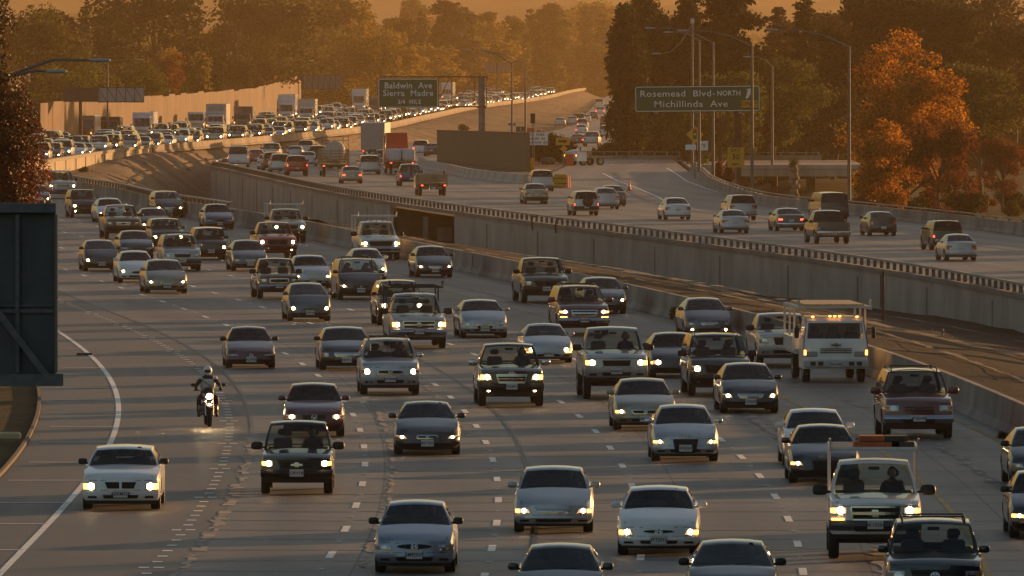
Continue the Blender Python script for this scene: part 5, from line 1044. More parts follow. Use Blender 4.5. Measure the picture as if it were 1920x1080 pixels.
# ------------------------------------------------------------------ trucks, motorcycle, the jam
def lamp_pair(t, x, y, z, w_, h_, mat, name, face=-1, litmat=None):
    for sgn in (-1, 1):
        o = MB().box((sgn*x, y, z), (w_, .05, h_), bev=.02).build(name, mat, t)
        if litmat: MB().box((sgn*x, y+face*.03, z), (w_*.7, .02, h_*.7)).build('bulb', litmat, o)
def truck(name, loc, rz, label, cat, W=2.3, H=3.2, Lc=1.9, L=7.5, cab='white', box='white', cabH=2.3, boxz=1.0, kind='box', lit=True, rear=False, group=None, boxmat=None):
    # nose towards -y; origin below the axle nearest the viewer
    t = empty(name, loc, rz); tag(t, label, cat, group); pm = paint(cab); w = W/2; cw = min(w, 1.05)
    off = -(L-1.2) if rear else -.9
    def ws(u, v): return (u*cw*lerp(.96, .88, v), off+lerp(.05+.08*u*u, .32+.06*u*u, v), lerp(1.35, cabH-.12, v))
    b = MB(); n = 8
    P = [(0,.45),(0,1.0),(.02,1.35),(.32,cabH-.12),(.55,cabH),(Lc,cabH+.02),(Lc,.45)]
    for i in range(len(P)-1):
        (y0,z0),(y1,z1) = P[i], P[i+1]
        k0, k1 = (.88 if z0 > cabH-.2 else .96 if z0 > 1.3 else 1), (.88 if z1 > cabH-.2 else .96 if z1 > 1.3 else 1)
        b.grid(lambda u, v: (u*cw*lerp(k0, k1, v), off+lerp(y0, y1, v)+(.08*u*u if i < 4 else 0)*(1 if i < 3 else .7), lerp(z0, z1, v)), [-1,-.93,-.5,0,.5,.93,1], [0,.12,.5,.9,1], skip=(lambda u, v: abs(u) < .93 and .12 < v < .9) if i == 2 else None)
    for sgn in (1, -1):
        b.add([(sgn*cw, off+.08, .45),(sgn*cw, off+.08, 1.35),(sgn*cw*.9, off+.37, cabH-.12),(sgn*cw*.88, off+.6, cabH),(sgn*cw*.88, off+Lc, cabH),(sgn*cw, off+Lc, 1.35),(sgn*cw, off+Lc, .45)], [(0,1,2,3,4,5,6)])
    b.build('cab', pm, t, sm=30, weld=True)
    b = MB(); b.grid(ws, [-.93,-.5,0,.5,.93], [.12,.5,.9]); b.build('windshield', m_glass, t)
    for sgn in (1, -1):
        b = MB(); b.add([(sgn*(cw*.985+.006), off+.35, 1.42),(sgn*(cw*.90+.008), off+.58, cabH-.22),(sgn*(cw*.90+.008), off+1.25, cabH-.22),(sgn*(cw*.985+.006), off+1.3, 1.42)], [(0,1,2,3)]); b.build('side_window', m_glass, t)
        b = MB(); b.blob((sgn*(cw+.2), off+.35, 1.62), (.16,.08,.38), 4); b.bar((sgn*cw*.97, off+.3, 1.75), (sgn*(cw+.2), off+.35, 1.75), .03, .03); b.build('side_mirror', m_black, t, sm=50)
    b = MB()
    for sx in (-.55, 0, .55): b.box((sx*cw, off+1.1, cabH-.8), (.45,.15,.6), bev=.06); b.box((sx*cw, off+1.1, cabH-.42), (.26,.1,.2), bev=.05)
    b.build('seats', m_seat, t, sm=40)
    if not rear:
        b = MB()
        for z in (.98, 1.04, 1.10): b.box((0, off-.012, z), (cw*.98,.02,.028))
        b.build('grille', m_black, t)
        lamp_pair(t, cw*.74, off+.03, .93, .36, .17, m_lens, 'headlight', -1, m_lit if lit else None)
        lamp_pair(t, cw*.955, off+.05, .98, .10, .24, m_ambo, 'turn_signal', -1, m_amber)
        MB().box((0, off-.06, .62), (cw*2.02,.14,.26), bev=.04).build('bumper', prin('pale bumper', (.42,.42,.40), .5), t)
        b = MB()
        for sx in (-.72,-.48,.48,.72): b.box((sx*cw, off-.135, .62), (.17,.012,.13), bev=.0)
        b.build('bumper_openings', m_black, t)
    bm = boxmat or paint(box); y0, y1 = off+Lc+.12, off+L
    MB().box((0, (y0+y1)/2, .82), (W*.4, y1-y0, .25)).build('chassis', m_black, t)
    if kind == 'box':
        MB().box((0, (y0+y1)/2, (boxz+H)/2), (W, y1-y0, H-boxz), bev=.05).build('cargo_box', bm, t, sm=30)
        if H > cabH+.6 and not rear: MB().box((0, y0-.05, (H+cabH)/2+.1), (W*.8,.1,(H-cabH)*.5), bev=.03).build('fairing', bm, t)
    elif kind in ('flat', 'stake', 'rackbed'):
        MB().box((0, (y0+y1)/2, boxz), (W, y1-y0, .16)).build('flatbed', m_wood if kind != 'rackbed' else prin('pale bed', (.45,.44,.41), .6), t)
        if kind == 'stake':
            for side in (-1, 1):
                b = MB(); x = side*(w-.04)
                for k in range(5): b.box((x, (y0+y1)/2, boxz+.2+k*(H-boxz-.25)/4.5), (.04, y1-y0, .07))
                for y in np.linspace(y0+.1, y1-.1, 5): b.box((x+side*.03, y, (boxz+H)/2), (.05,.08,H-boxz))
                b.build('side_stakes', m_wood, t)
            b = MB()
            for y in (y0+.05, y1-.03):
                b = MB()
                for k in range(5): b.box((0, y, boxz+.2+k*(H-boxz-.25)/4.5), (W-.1, .04, .07))
                for x in np.linspace(-w+.12, w-.12, 4): b.box((x, y+(.03 if y > y0+1 else -.03), (boxz+H)/2), (.08,.05,H-boxz))
                b.build('end_stakes', m_wood, t)
    if kind == 'rackbed':
        b = MB()
        for sgn in (1, -1):
            for y in (off+.3, y0+.3, (y0+y1)/2, y1-.1):
                if y > off+1: b.box((sgn*(w+.04), y, (boxz+H)/2), (.07,.07,H-boxz))
            b.box((sgn*(w+.04), (off+.2+y1)/2, H), (.08, y1-off-.2, .10))
            b.tube([(sgn*(w+.04), off+.25, H), (sgn*(w+.06), off+.15, H+.24), (sgn*(w+.06), off+.7, H+.24), (sgn*(w+.04), off+.8, H)], .03, 6)
        for y in np.linspace(off+.3, y1-.1, 7): b.box((0, y, H+.02), (W+.1, .07, .06))
        b.build('ladder_rack', prin('white rack', (.55,.54,.5), .5), t)
        MB().box((0, (off+.35+y1)/2, H+.09), (W*.86, y1-off-.6, .06)).build('rack_deck', prin('tan plywood', (.42,.32,.18), .8, noise=.2), t)
        for sgn in (1, -1): MB().box((sgn*(w-.15), (y0+y1)/2, boxz+.25), (.5, (y1-y0)*.8, .5), bev=.02).build('tool_box', pm, t)
    if rear:
        MB().box((0, y1+.04, boxz-.12), (W*.96,.06,.16)).build('rear_frame', m_black, t)
        lamp_pair(t, w*.80, y1+.08, boxz-.12, .24, .12, m_red, 'tail_light', 1, m_brake)
        MB().box((0, y1+.09, boxz-.3), (.32,.02,.16)).build('licence_plate', m_plate, t)
    for c in (off+.95, off+L-1.2):
        for sgn in (1, -1): wheel_parts(.42, t, sgn*(cw-.15), c, sgn)
    return t
# white cab-over flatbed with lumber rack, near barrier
p = at(1563, 716, 0); h = heading(p.x, p.y+2)
tk = truck('flatbed_truck', (p.x, p.y, .002), -math.atan(h), 'white cab over truck with a tan deck on its overhead rack', 'truck', W=2.25, H=2.42, cabH=2.12, L=6.2, kind='rackbed', lit=False, boxz=.95)
MB().add([(x*.1, -1.02+.085-.05, 1.22+z*.1) for x, z in ((-1.6,-.3),(-.6,-.3),(-.5,-.65),(.5,-.65),(.6,-.3),(1.6,-.3),(1.6,.3),(.6,.3),(.5,.65),(-.5,.65),(-.6,.3),(-1.6,.3))], [(0,1,10,11),(1,2,3,4),(1,4,7,10),(7,8,9,10),(4,5,6,7)]).build('badge', m_chrome, tk)
MB().box((0,-1.05,.60), (.34,.012,.17)).build('licence_plate', m_plate, tk); plate_letters('7H31882', tk, (0,-1.06,.60))
b = MB()
for i in range(3): b.blob(((i-1)*.16, -.5, 2.15), (.1,.07,.06), 2.2, 6, 4)
for i in (-1, 1): b.blob((i*.72, -.5, 2.13), (.1,.07,.06), 2.2, 6, 4)
b.build('roof_marker', m_amber, tk)
# eastbound trucks seen from behind
def east_loc(px, py): p = at(px, py, zm); return p, math.pi-math.atan(east_heading(p.x, p.y+3))
p, a = east_loc(810, 367); t = truck('stake_truck', p, a, 'pale compact stake bed truck seen from behind with lit tail lamps', 'truck', W=2.15, H=1.62, cabH=1.66, L=5.2, kind='stake', rear=True, boxz=.92, cab='beige')
b = MB(); b.tube([(-.32, 4.0-5.2+5.35-4.0+.0, .45), (-.32, .15+1.15, .8), (.32, 1.3, .8), (.32, 1.35, .45)], .03, 6); b.build('tow_bar', m_chrome, t)
p, a = east_loc(627, 331); truck('stake_truck', p, a, 'tall dark timber stake truck with a pale rack ahead of its bed', 'truck', W=2.45, H=2.4, cabH=2.35, L=7.0, kind='stake', rear=True, boxz=1.05, cab='white')
b = MB(); q = empty('water_tank', (p.x-math.sin(a)*0, p.y+2.9, p.z+1.2)); tag(q, 'round pale tank with a rack riding in the tall timber truck', 'tank')
b.lathe([(.0,-1.3),(.75,-1.25),(.88,-1.1),(.88,1.1),(.75,1.25),(0,1.3)], (0,0,1.0), 'y', 22); b.build('drum', prin('pale tank', (.42,.42,.4), .5), q, sm=40)
b = MB()
for sx in (-1.15,-.7,.7,1.15): b.box((sx, 1.2, 1.2), (.05,.05,2.3))
for z in (1.9, 2.2): b.box((0,1.2,z), (2.35,.05,.05))
b.build('rack', m_steel, q)
p, a = east_loc(752, 327); t = truck('semi_truck', p, a, 'red semi truck cab rising behind a load of white sacks', 'truck', W=2.4, H=1.3, cabH=3.6, L=9.5, Lc=2.2, kind='flat', rear=True, boxz=1.15, cab='red')
MB().tube([(1.15,-6.2,.8),(1.15,-6.2,3.9)], .09, 8).build('exhaust_stack', m_chrome, t, sm=60)
for k in range(8):
    i, j = k % 2, k//2
    o = MB().blob((0,0,.5), (1.18,1.05,1.05), 5, 14, 10).build('bulk_sack', prin('white sack cloth', (.50,.52,.55), .8, noise=.08, nscale=1.2), sm=60)
    Rm = Matrix.Rotation(a, 4, 'Z'); v = Rm @ Vector(((i-.5)*1.19, .8-j*1.1, 1.23)); o.location = (p.x+v.x, p.y+v.y, p.z+v.z); o.rotation_euler = (0,0,a+rng.normal()*.04)
    tag(o, 'white bulk sack riding on the red semi truck bed', 'sack', 'white bulk sacks on the flatbed')
p, a = east_loc(700, 300); truck('semi_truck', p, a, 'plain pale grey box trailer just left of the red semi truck', 'truck', W=2.5, H=3.9, cabH=3.3, L=14, kind='box', rear=True, boxz=1.1, boxmat=prin('grey trailer', (.33,.34,.34), .5, noise=.1))
# oncoming big vehicles in the jam
JT = [(537,228,dict(W=2.5,H=3.9,L=15,cabH=2.7),'white box trailer truck tallest in the middle of the jam','truck'),
 (574,231,dict(W=2.5,H=3.4,L=12,cabH=2.3,box='silver',lit=False),'dull grey box truck right of the tall white trailer truck','truck'),
 (404,250,dict(W=2.5,H=3.6,L=9,cabH=2.3,box='silver',cab='white'),'truck stacked with pale crates behind its cab in the jam','truck'),
 (368,248,dict(W=2.3,H=2.5,L=7,cabH=2.5,lit=False),'rounded white shuttle bus left of the crate truck','bus'),
 (267,262,dict(W=2.4,H=3.1,L=7,cabH=2.7,Lc=1.6,lit=False),'white step van standing above the cars at left','van'),
 (155,266,dict(W=2.5,H=2.9,L=9,cabH=2.3,cab='red',box='beige',lit=False),'dark red truck with a pale box near the left end of the jam','truck'),
 (205,262,dict(W=2.2,H=2.6,L=6,cabH=2.2,cab='black',box='black',lit=False),'small dark brown truck between the red one and the step van','truck'),
 (455,244,dict(W=2.4,H=3.0,L=10,cabH=2.2,cab='grey',box='grey',lit=False),'low grey container truck beside the tan noise wall','truck'),
 (673,210,dict(W=2.5,H=3.9,L=15,cabH=3.0),'white semi truck just left of the green mileage sign','truck'),
 (704,214,dict(W=2.3,H=2.8,L=8,cabH=2.6,cab='grey',box='grey'),'grey motorhome right of the white semi by the mileage sign','truck'),
 (838,190,dict(W=2.5,H=4.0,L=15,cabH=2.8),'white box truck seen through the sign truss','truck'),
 (965,173,dict(W=2.6,H=4.0,L=15,cabH=2.8),'far white truck beside the twin light poles','truck'),
 (1062,164,dict(W=2.6,H=4.0,L=15,cabH=2.8,box='beige'),'far pale truck glowing near the end of the jam','truck'),
 (1118,162,dict(W=2.6,H=4.0,L=15,cabH=2.8,box='beige'),'farthest pale truck at the right end of the jam','truck')]
for px, py, kw, lb, ct in JT:
    p = at(px, py, zl); tt = (NL(p.y+10)-NL(p.y-10))/20; nm = {'truck':'box_truck','bus':'shuttle_bus','van':'step_van'}[ct]
    t = truck(nm, p, -math.atan(tt), lb, ct, **kw)
    if 'crates' in lb:
        b = MB()
        for i in range(6):
            for j in range(4): b.box((-1.0+i*.4, 1.05, 1.6+j*.5), (.34,.06,.42))
        b.build('crate_fronts', prin('pale crates', (.55,.56,.55), .6), t)
# the jam itself: one mesh per car, shared
def flatten(t):
    bpy.context.view_layer.update()
    V, Fc, Mi, mats = [], [], [], []
    def walk(o):
        if o.type == 'MESH':
            mw = t.matrix_world.inverted() @ o.matrix_world; base = len(V); V.extend(tuple(mw @ v.co) for v in o.data.vertices)
            loc = []
            for m in o.data.materials:
                if m not in mats: mats.append(m)
                loc.append(mats.index(m))
            for f in o.data.polygons: Fc.append(tuple(base+i for i in f.vertices)); Mi.append(loc[f.material_index] if loc else 0)
        for c in o.children: walk(c)
    for c in t.children: 
        if c.name.split('.')[0] == 'body': walk(c)
    for c in t.children:
        if c.name.split('.')[0] != 'body': walk(c)
    me = bpy.data.meshes.new('jam_car'); me.from_pydata(V, [], Fc)
    for m in mats: me.materials.append(m)
    me.polygons.foreach_set('material_index', Mi); me.polygons.foreach_set('use_smooth', [True]*len(Fc)); me.set_sharp_from_angle(angle=R(35)); me.update()
    def kill(o):
        for c in list(o.children): kill(c)
        bpy.data.objects.remove(o)
    kill(t); return me
JM = []
for ty, nm in (('sedan','sedan'),('suv','sport utility'),('sedan','sedan'),('pickup','pickup'),('minivan','minivan'),('coupe','sedan'),('bigsuv','sport utility'),('hatch','hatchback')):
    JM.append((flatten(build_car(dict(type=ty, col='silver', lamp=random.choice(['slant','rect']), amber=0, gz=(.6,.86), bumper='c' if ty == 'pickup' else 'p'), (0,0,0), 0, 'x', 'x', 'x')), nm))
SP = paint('silver'); jc = ['white','silver','silver','black','darkgrey','grey','navy','maroon','gold','white','black','beige']
jn = []; 
for k, off in enumerate((3.0, 6.8, 10.6, 14.4, 18.2)):
    D = 866+rng.random()*8
    while D < 3300:
        gap = 9.5+rng.random()**2*15+(D-900)*.006; x = NL(D)-off+rng.normal()*.15
        px, py = 960+x*F/D, YH+(HC-zl(D))*F/D
        if not any(abs(px-q[0]) < 26 and -8 < py-q[1] < 14 for q in JT) and px > 60: jn.append((D, x, k))
        D += gap
jn.sort(); ind = []; rest = []
for D, x, k in jn: (ind if len(ind) < 205 else rest).append((D, x, k))
def near_word(px):
    if px < 150: return 'left end of jam'
    if px < 330: return 'above the sunlit wall'
    if px < 480: return 'before the noise wall'
    if px < 640: return 'below the second sign back'
    return 'near the mileage sign'
for D, x, k in ind:
    me, nm = JM[int(rng.integers(len(JM)))]; col = jc[int(rng.integers(len(jc)))]; o = bpy.data.objects.new(nm.replace(' ', '_'), me); C.objects.link(o)
    tt = (NL(D+8)-NL(D-8))/16; o.location = (x, D, zl(D)); o.rotation_euler = (0,0,-math.atan(tt))
    for i, m in enumerate(me.materials):
        if m == SP: o.material_slots[i].link = 'OBJECT'; o.material_slots[i].material = paint(col)
    row = ('first','second','third','fourth','fifth')[k]; cw_ = {'darkgrey':'dark grey','gold':'champagne','navy':'dark blue'}.get(col, col)
    tag(o, f'{cw_} {nm} in the {row} lane, {near_word(960+x*F/D)}', 'car', f'{cw_} {nm}s queued {row} lane, {near_word(960+x*F/D)}')
b = None; V = []; Fc = []; Mi = []; mats = []
for D, x, k in rest:
    me, nm = JM[int(rng.integers(len(JM)))]; tt = (NL(D+8)-NL(D-8))/16; mw = Matrix.Translation((x, D, zl(D))) @ Matrix.Rotation(-math.atan(tt), 4, 'Z'); col = paint(jc[int(rng.integers(len(jc)))])
    base = len(V); co = np.empty(len(me.vertices)*3); me.vertices.foreach_get('co', co); co = co.reshape(-1,3) @ np.array(mw.to_3x3()).T+np.array(mw.translation); V.extend(map(tuple, co))
    mm = []
    for m in me.materials:
        m = col if m == SP else m
        if m not in mats: mats.append(m)
        mm.append(mats.index(m))
    for f in me.polygons: Fc.append(tuple(base+i for i in f.vertices)); Mi.append(mm[f.material_index])
me = bpy.data.meshes.new('distant_traffic'); me.from_pydata(V, [], Fc)
for m in mats: me.materials.append(m)
me.polygons.foreach_set('material_index', Mi); o = bpy.data.objects.new('distant_traffic', me); C.objects.link(o); tag(o, 'glittering headlights of distant cars packed toward the vanishing point', 'traffic', kind='stuff')
# ------------------------------------------------------------------ motorcycle and rider
p = at(389, 800, 0); h = heading(p.x, p.y)
t = empty('motorcycle', (p.x, p.y+.35, 0.002), -math.atan(h)+.06); tag(t, 'dark motorcycle with a dazzling single headlight', 'motorcycle')
for y, nm in ((-.72,'front'), (.72,'rear')):
    o = MB().lathe([(.22,-.05),(.29,-.06),(.32,-.03),(.325,0),(.32,.03),(.29,.06),(.22,.05)], (0,0,0), 'x', 26).build('wheel', m_rub, t, sm=50, loc=(0,y,.325)); MB().lathe([(.235,-.03),(.2,-.02),(.05,-.03),(.05,.03),(.2,.02),(.235,.03)], (0,0,0), 'x', 20).build('rim', m_alloy, o, sm=40)
b = MB()
for s_ in (-1, 1): b.tube([(s_*.1,-.74,.33),(s_*.1,-.42,1.0)], [.03,.025], 8)
b.build('fork', m_chrome, t, sm=50)
MB().grid(lambda u, v: (u*.08, -.72+.36*math.sin(lerp(-1.1,.7,v)), .325+.36*math.cos(lerp(-1.1,.7,v))+.0-.02*u*u), [-1,-.5,0,.5,1], [i/8 for i in range(9)]).build('mudguard', m_black, t, sm=60)
o = MB().lathe([(.0,-.10),(.085,-.09),(.10,-.06),(.09,.05),(.04,.1)], (0,-.55,.88), 'y', 18).build('headlight', m_black, t, sm=50)
MB().lathe([(.0,-.112),(.082,-.10)], (0,-.55,.88), 'y', 18).build('bulb', emis('motorcycle bulb', (1,.70,.34), 300.0), o)
MB().blob((0,-.38,1.0), (.30,.25,.28), 2.6).build('fairing', m_black, t, sm=60)
MB().blob((0,.0,.85), (.34,.62,.28), 2.6).build('fuel_tank', paint('maroon'), t, sm=60)
b = MB(); b.box((0,.05,.5), (.42,.5,.36), bev=.06)
for s_ in (-1, 1): b.blob((s_*.2,-.05,.5), (.2,.34,.26), 3)
b.build('engine', prin('engine metal', (.12,.11,.10), .4, .7), t, sm=40)
MB().blob((0,.5,.8), (.32,.7,.14), 3).build('saddle', m_black, t, sm=60)
b = MB(); b.tube([(-.42,-.12,1.03),(-.25,-.26,1.04),(0,-.32,1.02),(.25,-.26,1.04),(.42,-.12,1.03)], .014, 6); b.build('handlebar', m_chrome, t)
for s_ in (-1, 1):
    b = MB(); b.tube([(s_*.28,-.25,1.04),(s_*.42,-.28,1.16)], .008, 5); b.blob((s_*.44,-.28,1.20), (.14,.04,.09), 3); b.build('side_mirror', m_black, t, sm=60)
    MB().tube([(s_*.18,.1,.34),(s_*.2,.5,.3),(s_*.22,1.0,.42)], [.03,.05,.055], 8).build('exhaust', m_chrome, t, sm=50)
def skin(name, pts, edges, radii, mat, parent, sub=2, root=0):
    me = bpy.data.meshes.new(name); me.from_pydata(pts, edges, []); o = bpy.data.objects.new(name, me); C.objects.link(o)
    o.modifiers.new('skin', 'SKIN'); 
    if not me.skin_vertices: 
        pass
    for i, r_ in enumerate(radii):
        r_ = r_ if isinstance(r_, tuple) else (r_, r_); me.skin_vertices[0].data[i].radius = r_; me.skin_vertices[0].data[i].use_root = (i == root)
    sb = o.modifiers.new('sub', 'SUBSURF'); sb.levels = sub; sb.render_levels = sub
    bpy.context.view_layer.update(); m2 = bpy.data.meshes.new_from_object(o.evaluated_get(bpy.context.evaluated_depsgraph_get())); bpy.data.objects.remove(o); m2.name = name
    m2.materials.clear(); m2.materials.append(mat); m2.polygons.foreach_set('use_smooth', [True]*len(m2.polygons)); o = bpy.data.objects.new(name, m2); C.objects.link(o); o.parent = parent; return o
r = empty('person', t.location, t.rotation_euler.z); tag(r, 'motorcycle rider in white helmet and pale jacket with dark sleeves', 'person')
m_jk = prin('pale riding jacket', (.6,.59,.55), .7, noise=.1); m_jd = prin('dark riding leather', (.02,.018,.017), .55)
P = [(0,.42,.90),(0,.36,1.08),(0,.24,1.28),(0,.17,1.40),(0,.12,1.50),(.19,.17,1.37),(.34,.0,1.18),(.36,-.12,1.08),(-.19,.17,1.37),(-.34,.0,1.18),(-.36,-.12,1.08),(.12,.36,.88),(.25,.02,.80),(.26,.28,.42),(.26,.12,.33),(-.12,.36,.88),(-.25,.02,.80),(-.26,.28,.42),(-.26,.12,.33)]
E = [(0,1),(1,2),(2,3),(3,4),(3,5),(5,6),(6,7),(3,8),(8,9),(9,10),(0,11),(11,12),(12,13),(13,14),(0,15),(15,16),(16,17),(17,18)]
Rr = [(.16,.13),(.16,.12),(.19,.13),(.12,.1),.06,.075,.055,.042,.075,.055,.042,.10,.085,.055,.045,.10,.085,.055,.045]
skin('body', P, E, Rr, m_jd, r)
b = MB(); b.blob((0,.22,1.22), (.46,.36,.40), 2.6, 16, 10); o = b.build('jacket_front', m_jk, r, sm=60)
b = MB(); b.bar((-.17,.052,1.33), (.12,.055,1.12), .045, .02); b.build('chest_strap', m_jd, r)
for s_ in (-1, 1):
    MB().blob((s_*.20,.165,1.38), (.17,.20,.13), 2.4).build('shoulder_panel', m_jk, r, sm=60)
    P = [(s_*.36,-.12,1.075),(s_*.355,-.165,1.065)]; E = [(0,1)]; Q = [.038,.036]
    for k, (dx, l) in enumerate(((-.036,.030),(-.012,.036),(.012,.034),(.036,.026))):
        n0 = len(P); P += [(s_*.355+dx,-.19,1.07),(s_*.355+dx,-.20-l*.3,1.05),(s_*.355+dx,-.185,1.02)]; E += [(1,n0),(n0,n0+1),(n0+1,n0+2)]; Q += [.010,.0095,.009]
    n0 = len(P); P += [(s_*.315,-.15,1.05),(s_*.31,-.175,1.02)]; E += [(0,n0),(n0,n0+1)]; Q += [.012,.010]
    skin('glove', P, E, Q, m_jd, r, 1)
    MB().blob((s_*.26,.10,.31), (.10,.28,.10), 3).build('boot', m_jd, r, sm=60)
o = MB().blob((0,.09,1.60), (.255,.30,.29), 2.1, 20, 14).build('helmet', prin('white helmet', (.8,.8,.78), .3, coat=1), r, sm=80)
MB().grid(lambda u, v: (.125*math.sin(u*1.25), .09-.155*math.cos(u*1.25), 1.59+v*.042), [i/6-1 for i in range(13)], [-1,-.3,.4,1]).build('visor', m_black, o, sm=80)
# orange boxes on the work pickup rack
p = at(1640, 1048, 0); h = heading(p.x, p.y+1.3)
for k, (dx, dz, wd, ln_, cname) in enumerate(((.05,0,1.0,.8,'o'),(.62,0,.5,.8,'b'),(-.05,.13,.55,.7,'o'),(.48,.13,.5,.7,'b'))):
    o = MB().box((0,0,.06), (wd,ln_,.12), bev=.01).build('case', prin('orange case', (.42,.11,.035), .7, noise=.12, nscale=4) if cname == 'o' else prin('dark case', (.05,.045,.04), .7))
    o.location = (p.x+dx+.05, p.y+1.9, 2.345+dz); tag(o, ('large orange case lying flat on the rack of the white pickup','small dark case beside the large orange case on the rack','small orange case on top of the large orange one','topmost dark case at the right end of the rack')[k], 'case')
# drivers one can make out behind the glass
def driver_mesh():
    P = [(0,0,0),(0,-.01,.25),(0,-.02,.44),(0,-.035,.53),(0,-.05,.63),(0,-.05,.72),(.19,-.02,.40),(.25,-.18,.20),(.16,-.42,.22),(-.19,-.02,.40),(-.25,-.18,.20),(-.16,-.42,.22)]
    o = skin('body', P, [(0,1),(1,2),(2,3),(3,4),(4,5),(2,6),(6,7),(7,8),(2,9),(9,10),(10,11)], [(.17,.11),(.17,.11),(.14,.09),.055,(.078,.095),(.07,.085),.065,.05,.036,.065,.05,.036], prin('dark clothing', (.05,.045,.045), .9), None)
    return o.data, o
dm, d0 = driver_mesh(); bpy.data.objects.remove(d0)
hm = MB().blob((0,-.055,.655), (.155,.19,.235), 2.2, 14, 10).build('face', prin('skin tone', (.30,.17,.11), .6), sm=80); hm.data.materials.append(prin('dark hair', (.02,.015,.01), .8)); fm = hm.data; bpy.data.objects.remove(hm)
hr = MB().blob((0,-.03,.70), (.17,.20,.19), 2.2, 14, 8).build('hair', prin('dark hair', (.02,.015,.01), .8), sm=80); hrm = hr.data; bpy.data.objects.remove(hr)
DRV = {470:'maroon coupe',557:'black compact pickup',778:'pale blue silver sedan',1038:'silver sedan with many chrome bars',1235:'white sedan near the bottom',1284:'four ring silver sedan',1405:'winged badge black sedan',958:'black chrome mirror pickup',1154:'lifted silver pickup',1373:'bottom steel grey sedan',1050:'bottom dark grey sedan',1545:'tall grille black sedan',1640:'white rack pickup',801:'black coupe',228:'white wagon',731:'silver family sport utility'}
for nm, (px, py), sp, lb, ct in NEAR:
    if px in DRV:
        s = dict(CAR[sp['type']]); s.update({k: v for k, v in sp.items() if k in s}); D = depth(py, 0.0); x = W2(px, D); h = heading(x, D+1.3); a = -math.atan(h)
        v = Matrix.Rotation(a, 4, 'Z') @ Vector((.36*s['W']/1.8, s['cowl']+.98-s['fo'], s['belt']+.60*(s['H']-s['belt'])-.655+sp.get('lift', 0)))
        t = empty('person', (x+h*.3+v.x, D+v.y, v.z), a); tag(t, 'driver in dark clothes at the wheel of the '+DRV[px], 'person')
        for n_, me_ in (('body', dm), ('face', fm), ('hair', hrm)): o = bpy.data.objects.new(n_, me_); C.objects.link(o); o.parent = t
# ------------------------------------------------------------------ trees
def leaf_mesh(name, cen, size, seed, mats, mi=None, elong=.6):
    g = np.random.default_rng(seed); n = len(cen); a = g.normal(size=(n,3)); a /= np.linalg.norm(a, axis=1)[:,None]; q = g.normal(size=(n,3)); b = np.cross(a, q); b /= np.linalg.norm(b, axis=1)[:,None]
    s = (size*(.6+.8*g.random(n)))[:,None]; V = np.stack([cen-a*s, cen-b*s*elong, cen+a*s, cen+b*s*elong], 1).reshape(-1,3)
    me = bpy.data.meshes.new(name); me.vertices.add(4*n); me.vertices.foreach_set('co', V.ravel()); me.loops.add(4*n); me.loops.foreach_set('vertex_index', np.arange(4*n, dtype=np.int32)); me.polygons.add(n); me.polygons.foreach_set('loop_start', np.arange(0,4*n,4, dtype=np.int32))
    me.update(calc_edges=True); me.validate()
    for m in mats: me.materials.append(m)
    return me
def lobes(kind, g):
    out = []
    if kind == 'broad':
        for i in range(26):
            a = g.random()*6.28; z = .30+.62*g.random()**.8; rr = .30*math.sin(math.pi*min(1,max(.08,(z-.12)/.95)))**.7*(.35+.75*g.random()); out.append((rr*math.cos(a), rr*math.sin(a), z, .07+.07*g.random(), .75))
    elif kind == 'pine':
        for i in range(62):
            z = .2+.78*(i/61); mx = .17*(1.08-z)**.5; a = g.random()*6.28; rr = mx*(.15+.95*g.random()); out.append((rr*math.cos(a), rr*math.sin(a), z+.02*g.random(), .035+.04*g.random(), .6))
    elif kind == 'fir':
        for i in range(20):
            z = .08+.90*i/19; R0 = (.17*(1.0-z)+.012)*(.8+.4*g.random())
            for k in range(7): a = k*.9+i*.6+g.random()*.7; rr = R0*(.3+.65*g.random()); out.append((rr*math.cos(a), rr*math.sin(a), z-.03*g.random(), R0*.42+.012, .7))
    elif kind == 'tall':
        for i in range(30):
            z = .12+.84*g.random(); a = g.random()*6.28; rr = .10*g.random()*(1.25-z); out.append((rr*math.cos(a), rr*math.sin(a), z, .045+.045*g.random(), 1.15))
    elif kind == 'cypress':
        for i in range(16): z = .05+.9*i/15; out.append((0, 0, z, .075*math.sin(math.pi*min(.97,.12+z*.86))+.008, 1.0))
    elif kind == 'bush':
        for i in range(14): a = g.random()*6.28; rr = .38*g.random(); out.append((rr*math.cos(a), rr*math.sin(a), .25+.45*g.random()*(1-rr), .16+.12*g.random(), .8))
    elif kind == 'dome':
        for i in range(95):
            d = g.normal(size=3); d /= np.linalg.norm(d); q = g.random()**.45; out.append((d[0]*.33*q, d[1]*.33*q, .56+d[2]*(.42 if d[2] > 0 else .46)*q, .045+.045*g.random(), .8))
    return out
def crown_pts(kind, n, seed):
    g = np.random.default_rng(seed); L = lobes(kind, g); w_ = np.array([l[3]**2 for l in L]); w_ /= w_.sum(); idx = g.choice(len(L), n, p=w_); L_ = np.array(L)[idx]
    d = g.normal(size=(n,3)); d /= np.linalg.norm(d, axis=1)[:,None]; r = (.55+.5*g.random(n)**.6)[:,None]*L_[:,3:4]*(1+.25*np.sin(d[:,0:1]*7+d[:,1:2]*5))
    p = L_[:,:3]+d*r*np.stack([np.ones(n), np.ones(n), L_[:,4]], 1); return p, L
PROTO = {}
